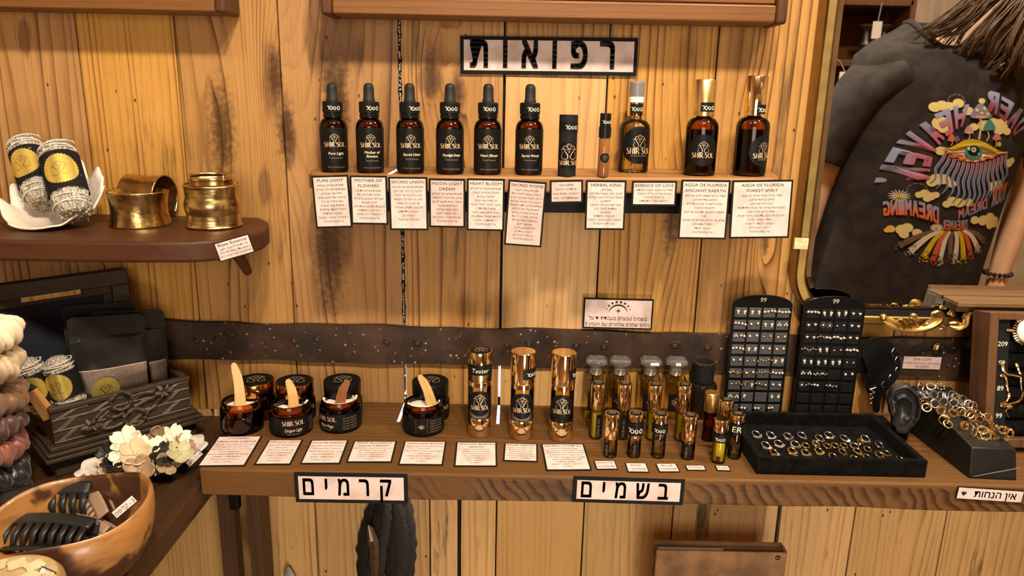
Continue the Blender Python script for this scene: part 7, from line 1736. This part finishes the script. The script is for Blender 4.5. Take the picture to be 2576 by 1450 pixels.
# hair
mb = MB(); r3 = random.Random(9)
mb.ball((hx + .012, YC + .018, hz + .020), .094, 20, sc=(.95, 1.0, 1.0))
def strand(P, w0):
    Q = spline(P, 5); k = len(Q); mb.tube(Q, [w0 * (.5 + .9 * math.sin(PI * min(.92, .12 + i / k))) for i in range(k)], 6, flatten=.5)
for k in range(26):     # locks sweeping from the tilted head over the left shoulder
    v = r3.random(); u = r3.random(); s0 = hp_(-.068 + .040 * v, .050 - .10 * u, .010 + .085 * v)
    q_ = (k + r3.random()) / 26; ex = .850 + .205 * q_; ez = 1.378 - .098 * q_ - .030 * r3.random(); ey = .070 + .045 * q_ + .02 * r3.random()
    bend = r3.uniform(-.016, .016); lift = .020 + .018 * r3.random()
    mid = (s0[0] * .52 + ex * .48 + bend, YC + .080 + .035 * q_ + .02 * r3.random(), s0[2] * .42 + ez * .58 + lift); m2 = (s0[0] * .22 + ex * .78 - bend * .7, YC + ey + .010, s0[2] * .14 + ez * .86 + lift * .45)
    for j in range(11):
        jt = lambda p, a: tuple(c + r3.uniform(-a, a) for c in p)
        strand([jt(s0, .008), jt(((s0[0] * 2 + mid[0]) / 3, (s0[1] + mid[1]) / 2 + .012, (s0[2] * 2 + mid[2]) / 3), .006), jt(mid, .007), jt(m2, .006), (ex + r3.uniform(-.007, .007) + bend, YC + ey, ez + r3.uniform(-.012, .006))], .0021)
for i in range(60):
    u = r3.random(); s0 = hp_(.02 + .06 * u, .07 - .05 * u, .03); e0 = hp_(.095 + .02 * r3.random(), -.10 - .05 * r3.random(), .0 + .05 * r3.random())
    strand([s0, hp_(.085 + .01 * u, .0, .03), e0], .0035)
mb.build('hair', M_HAIR, pr, sharp=180)
mb = MB(); w_ = Vector(sk_v[15])
for i in range(16): a = 2 * PI * i / 16; mb.ball((w_.x + .027 * math.cos(a), w_.y + .027 * math.sin(a), w_.z + .012), .0055, 8)
mb.build('bracelet', flat('dark_beads', (.03, .02, .03), .3), pr)

# the print on the shirt, every ink its own patch of the cloth
PV, PF, PC = [], [], []
def z1(x, y): return (2200 + x / 5.178, 200 + y / 5.178)
def z2(x, y): return (2200 + x / 5.577, 440 + y / 5.577)
def emit(V2, F2, col, layer, conv):
    o = len(PV)
    for i, (a, b) in enumerate(V2):
        q = PY(*conv(a, b), .636); PV.append((q.x, shirt_front(q.x, q.z) + .0028 + .00035 * layer, q.z)); PC.append(col(a, b, i) if callable(col) else col)
    for f in F2: PF.append(tuple(k + o for k in f))
def shp(pts, col, layer=1, conv=z1, smooth=0):
    if smooth: pts = [p[:2] for p in spline([(a, b, 0) for a, b in pts], smooth, True)]
    s = S2(); s.poly(pts); emit(s.V, s.F, col, layer, conv)
def rib(pts, wd, col, layer=1, conv=z1, k=5):
    p = spline([(a, b, 0) for a, b in pts], k); s = S2(); s.ribbon([q[:2] for q in p], lerp_list(wd, len(p))); emit(s.V, s.F, col, layer, conv)
def dsc(x, y, r, col, layer=1, conv=z1, n=18, ry=None): s = S2(); s.disc(x, y, r, n, ry); emit(s.V, s.F, col, layer, conv)
CR_ = (.78, .68, .30); BLU = (.34, .42, .72); PNK = (.52, .15, .24); MAR = (.26, .07, .09); YEL = (.66, .50, .02); ORG = (.62, .13, .05); TEA = (.06, .28, .27); BLK = (.006, .006, .006); WHT = (.72, .68, .58); BRN = (.18, .11, .07); LPN = (.55, .28, .38)
def mixc(a, b, t): t = max(0, min(1, t)); return tuple(a[i] + (b[i] - a[i]) * t for i in range(3))
def cloud(cs, conv=z1, layer=0, col=CR_):
    for x, y, r in cs: dsc(x, y, r, col, layer, conv, 20, r * .8)
cloud([(810, 360, 80), (900, 340, 80), (990, 350, 70), (1110, 310, 75), (1230, 410, 70), (870, 570, 110), (900, 640, 70), (1420, 280, 45)]); cloud([(1300, 620, 60), (1440, 600, 90), (1560, 580, 95), (1680, 590, 100), (1760, 680, 60), (1640, 660, 80)])
cloud([(860, 930, 70), (800, 1300, 90), (740, 1340, 70), (900, 1300, 80), (1000, 1360, 60), (1820, 1100, 70), (1870, 1070, 55), (1600, 1400, 90), (1680, 1370, 60)])
cloud([(620, 280, 55), (700, 260, 70), (780, 300, 70), (850, 280, 55), (730, 330, 60)], z2); cloud([(230, 760, 60), (180, 780, 40)], z2, 0, (.80, .55, .10)); cloud([(380, 770, 90), (450, 740, 80), (580, 810, 70), (400, 830, 70), (650, 850, 40)], z2)
cloud([(1080, 370, 80), (1180, 390, 80), (1000, 410, 60), (1320, 390, 70)], z2); cloud([(1420, 640, 70), (1560, 650, 90), (1680, 620, 90), (1790, 690, 100), (1850, 740, 50), (1700, 720, 80)], z2)
def cell(ch, o0, o1, i0, i1, c_out, c_in, conv=z1, layer=2):
    V, F, adv = glyph(ch); xs = [v[0] for v in V]; ys = [v[1] for v in V]; x0, x1, y0, y1 = min(xs), max(xs), min(ys), max(ys)
    lerp = lambda p, q, t: (p[0] + (q[0] - p[0]) * t, p[1] + (q[1] - p[1]) * t)
    W2 = []
    for ex, ey in ((0, 0), (.07, .04), (-.07, .04), (.07, -.04), (-.07, -.04), (.13, 0), (-.13, 0), (0, .06), (0, -.06)):
        Vc = []; T_ = []
        for a, b in V:
            u = min(1, max(0, (a - x0) / (x1 - x0) + ex)); v = min(1, max(0, (b - y0) / (y1 - y0) + ey)); p = lerp(lerp(i0, i1, u), lerp(o0, o1, u), v); Vc.append(p); T_.append(v)
        emit(Vc, F, (lambda a, b, i, T_=T_: mixc(c_in, c_out, (T_[i] - .35) * 2.2)), layer, conv)
for ch, o0, o1, i0, i1 in (('H', (1250, 320), (1040, 345), (1150, 610), (1062, 650)), ('E', (995, 375), (790, 455), (1030, 680), (940, 745)), ('A', (760, 510), (530, 630), (915, 765), (850, 860)), ('V', (490, 668), (325, 830), (815, 885), (795, 985)), ('E', (290, 885), (185, 1080), (755, 1012), (728, 1140)), ('N', (150, 1120), (58, 1360), (720, 1165), (715, 1295))):
    cell(ch, o0, o1, i0, i1, BLU, PNK)
for ch, o0, o1, i0, i1 in (('R', (1665, 180), (1470, 125), (1610, 470), (1500, 400)), ('E', (1870, 310), (1690, 215), (1730, 555), (1640, 480)), ('A', (2040, 430), (1900, 340), (1830, 660), (1745, 570)), ('D', (2130, 590), (2050, 450), (1870, 740), (1838, 670))):
    cell(ch, o0, o1, i0, i1, BLU, MAR)
for k, ch in enumerate('DREAMING'):     # reads from the wearer's right to left hand, so it runs leftwards in the glass
    xa = 885 - k * 93; f = lambda x, top: (x, (350 + .00035 * (x - 470) ** 2 + (.10 * (x - 470) if x > 470 else 0)) + (0 if top else 215 + .05 * (x - 470)))
    cell(ch, f(xa, 1), f(xa - 86, 1), f(xa, 0), f(xa - 86, 0), (.35, .36, .55), (.72, .17, .05), z2)
for k, ch in enumerate('DREAM'):
    xa = 1615 - k * 92; g = lambda x, top: (x, 330 + (1615 - x) * .36 + (0 if top else 150 - (1615 - x) * .05)); cell(ch, g(xa, 1), g(xa - 84, 1), g(xa, 0), g(xa - 84, 0), (.62, .15, .06), (.22, .26, .45), z2)
for k, ch in enumerate('YOUR'):
    xa = 1975 - k * 72; g = lambda x, top: (x, 110 + (1975 - x) * .45 + (0 if top else 260 - (1975 - x) * .1)); cell(ch, g(xa, 1), g(xa - 66, 1), g(xa, 0), g(xa - 66, 0), (.62, .15, .06), (.26, .30, .48), z2)
for k in range(7):
    cell('DREAMER'[k], (1300 - k * 52, 640 - 4 * abs(k - 3)), (1254 - k * 52, 640 - 4 * abs(k - 3)), (1296 - k * 52, 770), (1252 - k * 52, 770), (.3, .3, .45), (.62, .16, .06), z2)
# eye with its wavy lashes
for i in range(15):
    t_ = i / 14; x0 = 925 + 830 * t_; y0 = 940 + 130 * math.sin(PI * t_) + 20 * t_; sp = (t_ - .45) * 60; L = 260 + 330 * math.sin(PI * (.15 + .7 * t_)); am = 42
    pts = [(x0 + sp * j / 6 + am * math.sin(j * 1.35 + i * .15) * (j / 7) - 46 * j * (1 - t_) * .55, y0 + L * j / 7) for j in range(8)]
    col = lambda a, b, k, y0=y0, L=L: mixc(LPN, BLU, (b - y0) / (L * .45)); rib(pts, [44, 42, 40, 36, 30, 22, 8], col, 2, z1, 5); rib(pts, [8, 9, 9, 8, 6, 4, 2], BLK, 3, z1, 5)
lid_t = [(860, 872), (960, 895), (1060, 845), (1160, 790), (1260, 775), (1360, 790), (1460, 830), (1560, 890), (1660, 935), (1785, 948)]; lid_b = [(1785, 955), (1640, 975), (1540, 930), (1430, 885), (1320, 865), (1220, 862), (1120, 880), (1020, 915), (930, 905)]
shp([(905, 905), (1000, 900), (1120, 850), (1260, 830), (1420, 870), (1560, 940), (1640, 980), (1540, 1010), (1420, 1050), (1300, 1075), (1180, 1060), (1060, 1005)], (.66, .60, .44), 4, z1, 4)
for a0, a1 in ((200, 216), (228, 243), (256, 270), (284, 298), (312, 326), (338, 350), (180, 190)):
    P = []
    for r_, aa in ((.42, a0), (.42, a1), (1, a1), (1, a0)): P.append((1290 + (365 if r_ == 1 else 160) * math.cos(math.radians(aa)), 945 - (128 if r_ == 1 else 100) * math.sin(math.radians(aa))))
    shp(P, ORG, 5)
shp(lid_t + lid_b, YEL, 6)
dsc(1287, 945, 120, TEA, 6, z1, 30, 92); dsc(1285, 930, 78, BLK, 7, z1, 26, 66); dsc(1215, 900, 22, WHT, 8); dsc(1348, 968, 12, WHT, 8)
for k in range(8): dsc(1282 + 24 * math.cos(k * PI / 4), 915 + 24 * math.sin(k * PI / 4), 11, WHT, 8)
dsc(1282, 915, 11, (.5, .15, .2), 9)
def shroom(x, y, w, h, stem, cap, gill=None):
    rib(stem, [.18 * w, .15 * w, .20 * w], (.62, .54, .36), 4)
    shp([(x - w, y), (x - w * .75, y - h * .45), (x - w * .25, y - h * .95), (x, y - h), (x + w * .25, y - h * .95), (x + w * .75, y - h * .45), (x + w, y), (x + w * .7, y + h * .14), (x, y + h * .2), (x - w * .7, y + h * .14)], cap, 5, z1, 3)
    if gill: dsc(x, y + h * .04, w * .62, gill, 6, z1, 18, h * .14)
shroom(1392, 480, 140, 165, [(1380, 500), (1390, 600), (1360, 780)], (.24, .27, .42), (.55, .36, .36)); dsc(1340, 400, 22, CR_, 6); dsc(1440, 380, 20, CR_, 6); dsc(1400, 440, 26, CR_, 6, z1, 16, 14); dsc(1480, 450, 18, CR_, 6)
shroom(1505, 640, 85, 115, [(1480, 680), (1495, 740), (1460, 805)], TEA); shroom(1228, 690, 62, 90, [(1225, 700), (1240, 740), (1220, 780)], (.60, .26, .32), (.6, .45, .35))
shroom(1605, 775, 62, 75, [(1595, 790), (1600, 840), (1588, 885)], (.55, .22, .26)); shroom(1000, 790, 52, 85, [(1000, 800), (1010, 830), (990, 860)], (.60, .16, .10)); shroom(1070, 790, 40, 55, [(1065, 795), (1068, 815), (1060, 830)], (.14, .13, .28)); dsc(1640, 845, 32, YEL, 5)
# rays below, daisies, dotted arcs
for i, (c_, x1_, y1_, w1) in enumerate([(BRN, 330, 985, 110), (WHT, 480, 1060, 120), (YEL, 660, 1150, 110), (ORG, 790, 1190, 90), (WHT, 890, 1200, 80), (BRN, 1040, 1180, 80), (WHT, 1120, 1190, 90), (YEL, 1250, 1190, 110), (ORG, 1370, 1130, 90), (WHT, 1500, 1060, 110), (BRN, 1600, 950, 110)]):
    t_ = i / 10; sx_ = 880 + 400 * t_; sy_ = 770 + 20 * math.sin(PI * t_)
    mx_ = sx_ + (x1_ - sx_) * .42 + (25 if t_ > .5 else -10); rib([(sx_, sy_), (mx_, sy_ + (y1_ - sy_) * .32), (x1_, y1_)], [38, 62, w1 * .85], c_, 1 + i % 2, z2, 7)
    for k in range(16):
        dsc(x1_ + r3.uniform(-.6, .6) * w1, y1_ + r3.uniform(-5, 60), r3.uniform(4, 10), c_, 1, z2, 7)
        dsc(x1_ + (sx_ - x1_) * .12 * r3.random() + r3.uniform(-.4, .4) * w1, y1_ - r3.uniform(0, 90), r3.uniform(4, 9), BLK, 4, z2, 7)
for x, y, r_ in ((360, 300, 150), (850, 735, 95)):
    for k in range(16): a = 2 * PI * k / 16; rib([(x + r_ * .15 * math.cos(a), y + r_ * .1 * math.sin(a)), (x + r_ * .6 * math.cos(a), y + r_ * .4 * math.sin(a)), (x + r_ * math.cos(a), y + r_ * .62 * math.sin(a))], [8, 18, 5], (.60, .58, .48), 3, z2, 3)
    dsc(x, y, r_ * .24, YEL, 5, z2, 14, r_ * .16)
for cx_, cy_, rx_, ry_, cv in ((1085, 290, 110, 95, z1), (600, 220, 140, 100, z2)):
    for k in range(17): a = PI * k / 16; dsc(cx_ + rx_ * math.cos(a), cy_ - ry_ * math.sin(a), 5 + 3 * (k % 3 == 0), (.45, .30, .22), 2, cv, 8)
pm = bpy.data.meshes.new('shirt_print'); pm.from_pydata(PV, [], PF)
ca = pm.color_attributes.new('ink', 'FLOAT_COLOR', 'POINT'); ca.data.foreach_set('color', [q_ for c_ in PC for q_ in (c_[0], c_[1], c_[2], 1.0)])
t = NT('shirt_print_ink'); at = t.n('ShaderNodeAttribute', attribute_name='ink'); nn = t.noise(t.obj(), 900, 2)
t.set(col=t.mix(t.step(nn, .55, .8, 0, .25), at.outputs['Color'], (.02, .02, .02, 1)), rough=.75, spec=.2); pm.materials.append(t.m)
po_ = bpy.data.objects.new('shirt_print', pm); COL.objects.link(po_); po_.parent = shirt

# ================================================================ the shop behind, seen in the mirror
def VR(px, py, y):
    q = PY(px, py, -.030 - y); return Vector((q.x, y, q.z))
M_LINEN = flat('beige_linen', (.55, .45, .33), .9, var=.12, vscale=10)
a, b = VR(2235, 100, -2.75), VR(2800, 100, -2.75); mb = MB()
mb.grid(lambda u, v: (a.x + (b.x - a.x) * u, -2.95 + .045 * math.sin(u * 46) + .02 * math.sin(u * 103 + 1), .25 + v * 1.95), 160, 6)
tag(mb.build('linen_curtain', M_LINEN, sharp=180, solid=.003), 'beige linen curtain behind the person in the mirror', 'curtain')
mb = MB(); mb.tube([(a.x - .05, -2.95, 2.21), (b.x + .05, -2.95, 2.21)], .012, 10); tag(mb.build('curtain_rail', M_CABDARK), 'dark rail the linen curtain hangs from', 'rail')
a, b = VR(2080, 100, -2.2), VR(2262, 100, -2.2); rk = thing('shop_shelf', 'dark wooden shelf unit of candlesticks seen in the mirror', 'shelf unit', (0, 0, 0))
zsh = [.12, .55, .95, VR(2200, 155, -2.2).z - .0, VR(2200, 4, -2.2).z]
for z in zsh: mb = MB(); mb.box(a.x - .35, b.x, -2.45, -2.12, z - .025, z); mb.build('board', M_CABDARK, rk, bev=.003)
for x in (a.x - .36, b.x + .001): mb = MB(); mb.box(x - .012, x + .010, -2.45, -2.12, 0, 2.1); mb.build('side', M_CABDARK, rk)
mb = MB(); mb.box(a.x - .35, b.x, -2.47, -2.452, 0, 2.1); mb.build('back_panel', M_CAB, rk)
M_PEWT = flat('aged_pewter', (.10, .085, .065), .45, .6, var=.3, vscale=60)
for i, (px, lb) in enumerate(((2172, 'dark candlestick at the mirror edge of the reflected shelf'), (2216, 'wide-topped dark candlestick beside the white tag'))):
    q = VR(px, 140, -2.22); mb = MB(); mb.lathe([(0, 0), (.033, 0), (.033, .006), (.018, .02), (.012, .05), (.022, .065), (.012, .08), (.010, .115), (.018, .125), (.034, .135), (.036, .142), (.015, .145), (0, .145)], 24)
    o = tag(mb.build('candlestick', M_PEWT), lb, 'candlestick', 'candlesticks on the shelf in the mirror'); o.location = (q.x, q.y, zsh[3] + .0005)
q = VR(2242, 60, -2.3); mb = MB(); mb.lathe([(0, 0), (.05, 0), (.075, .06), (.07, .12), (.035, .165), (.03, .19), (.045, .2), (0, .2)], 28); o = tag(mb.build('vase', flat('brown_stoneware', (.14, .10, .06), .5, var=.3)), 'bulging brown vase on the shelf in the mirror', 'vase'); o.location = (q.x, -2.32, zsh[3] + .0005)
q = VR(2204, 76, -2.11); mb = MB(); mb.box(-.018, .018, -.0008, .0008, -.032, .032); mb.tube([(0, 0, .032), (.004, -.002, .060), (.008, -.004, .10)], .0008, 5)
o = tag(mb.build('white_tag', flat('white_tag_paper', (.78, .76, .72), .7)), 'white paper tag hanging before the reflected candlesticks', 'tag'); o.location = (q.x, -2.105, q.z)
q = VR(2124, 196, -2.0); mb = MB(); mb.box(-.02, .02, -.0008, .0008, -.022, .022); mb.tube([(0, 0, .022), (0, -.05, .06), (0, -.115, .085)], .0008, 5); o = tag(mb.build('white_tag', flat('white_tag_paper', (.78, .76, .72), .7)), 'white paper tag at the shirt sleeve in the mirror', 'tag'); o.location = (q.x, -2.0, q.z)

bpy.data.objects.remove(_fo, do_unlink=True); bpy.data.curves.remove(_fc)
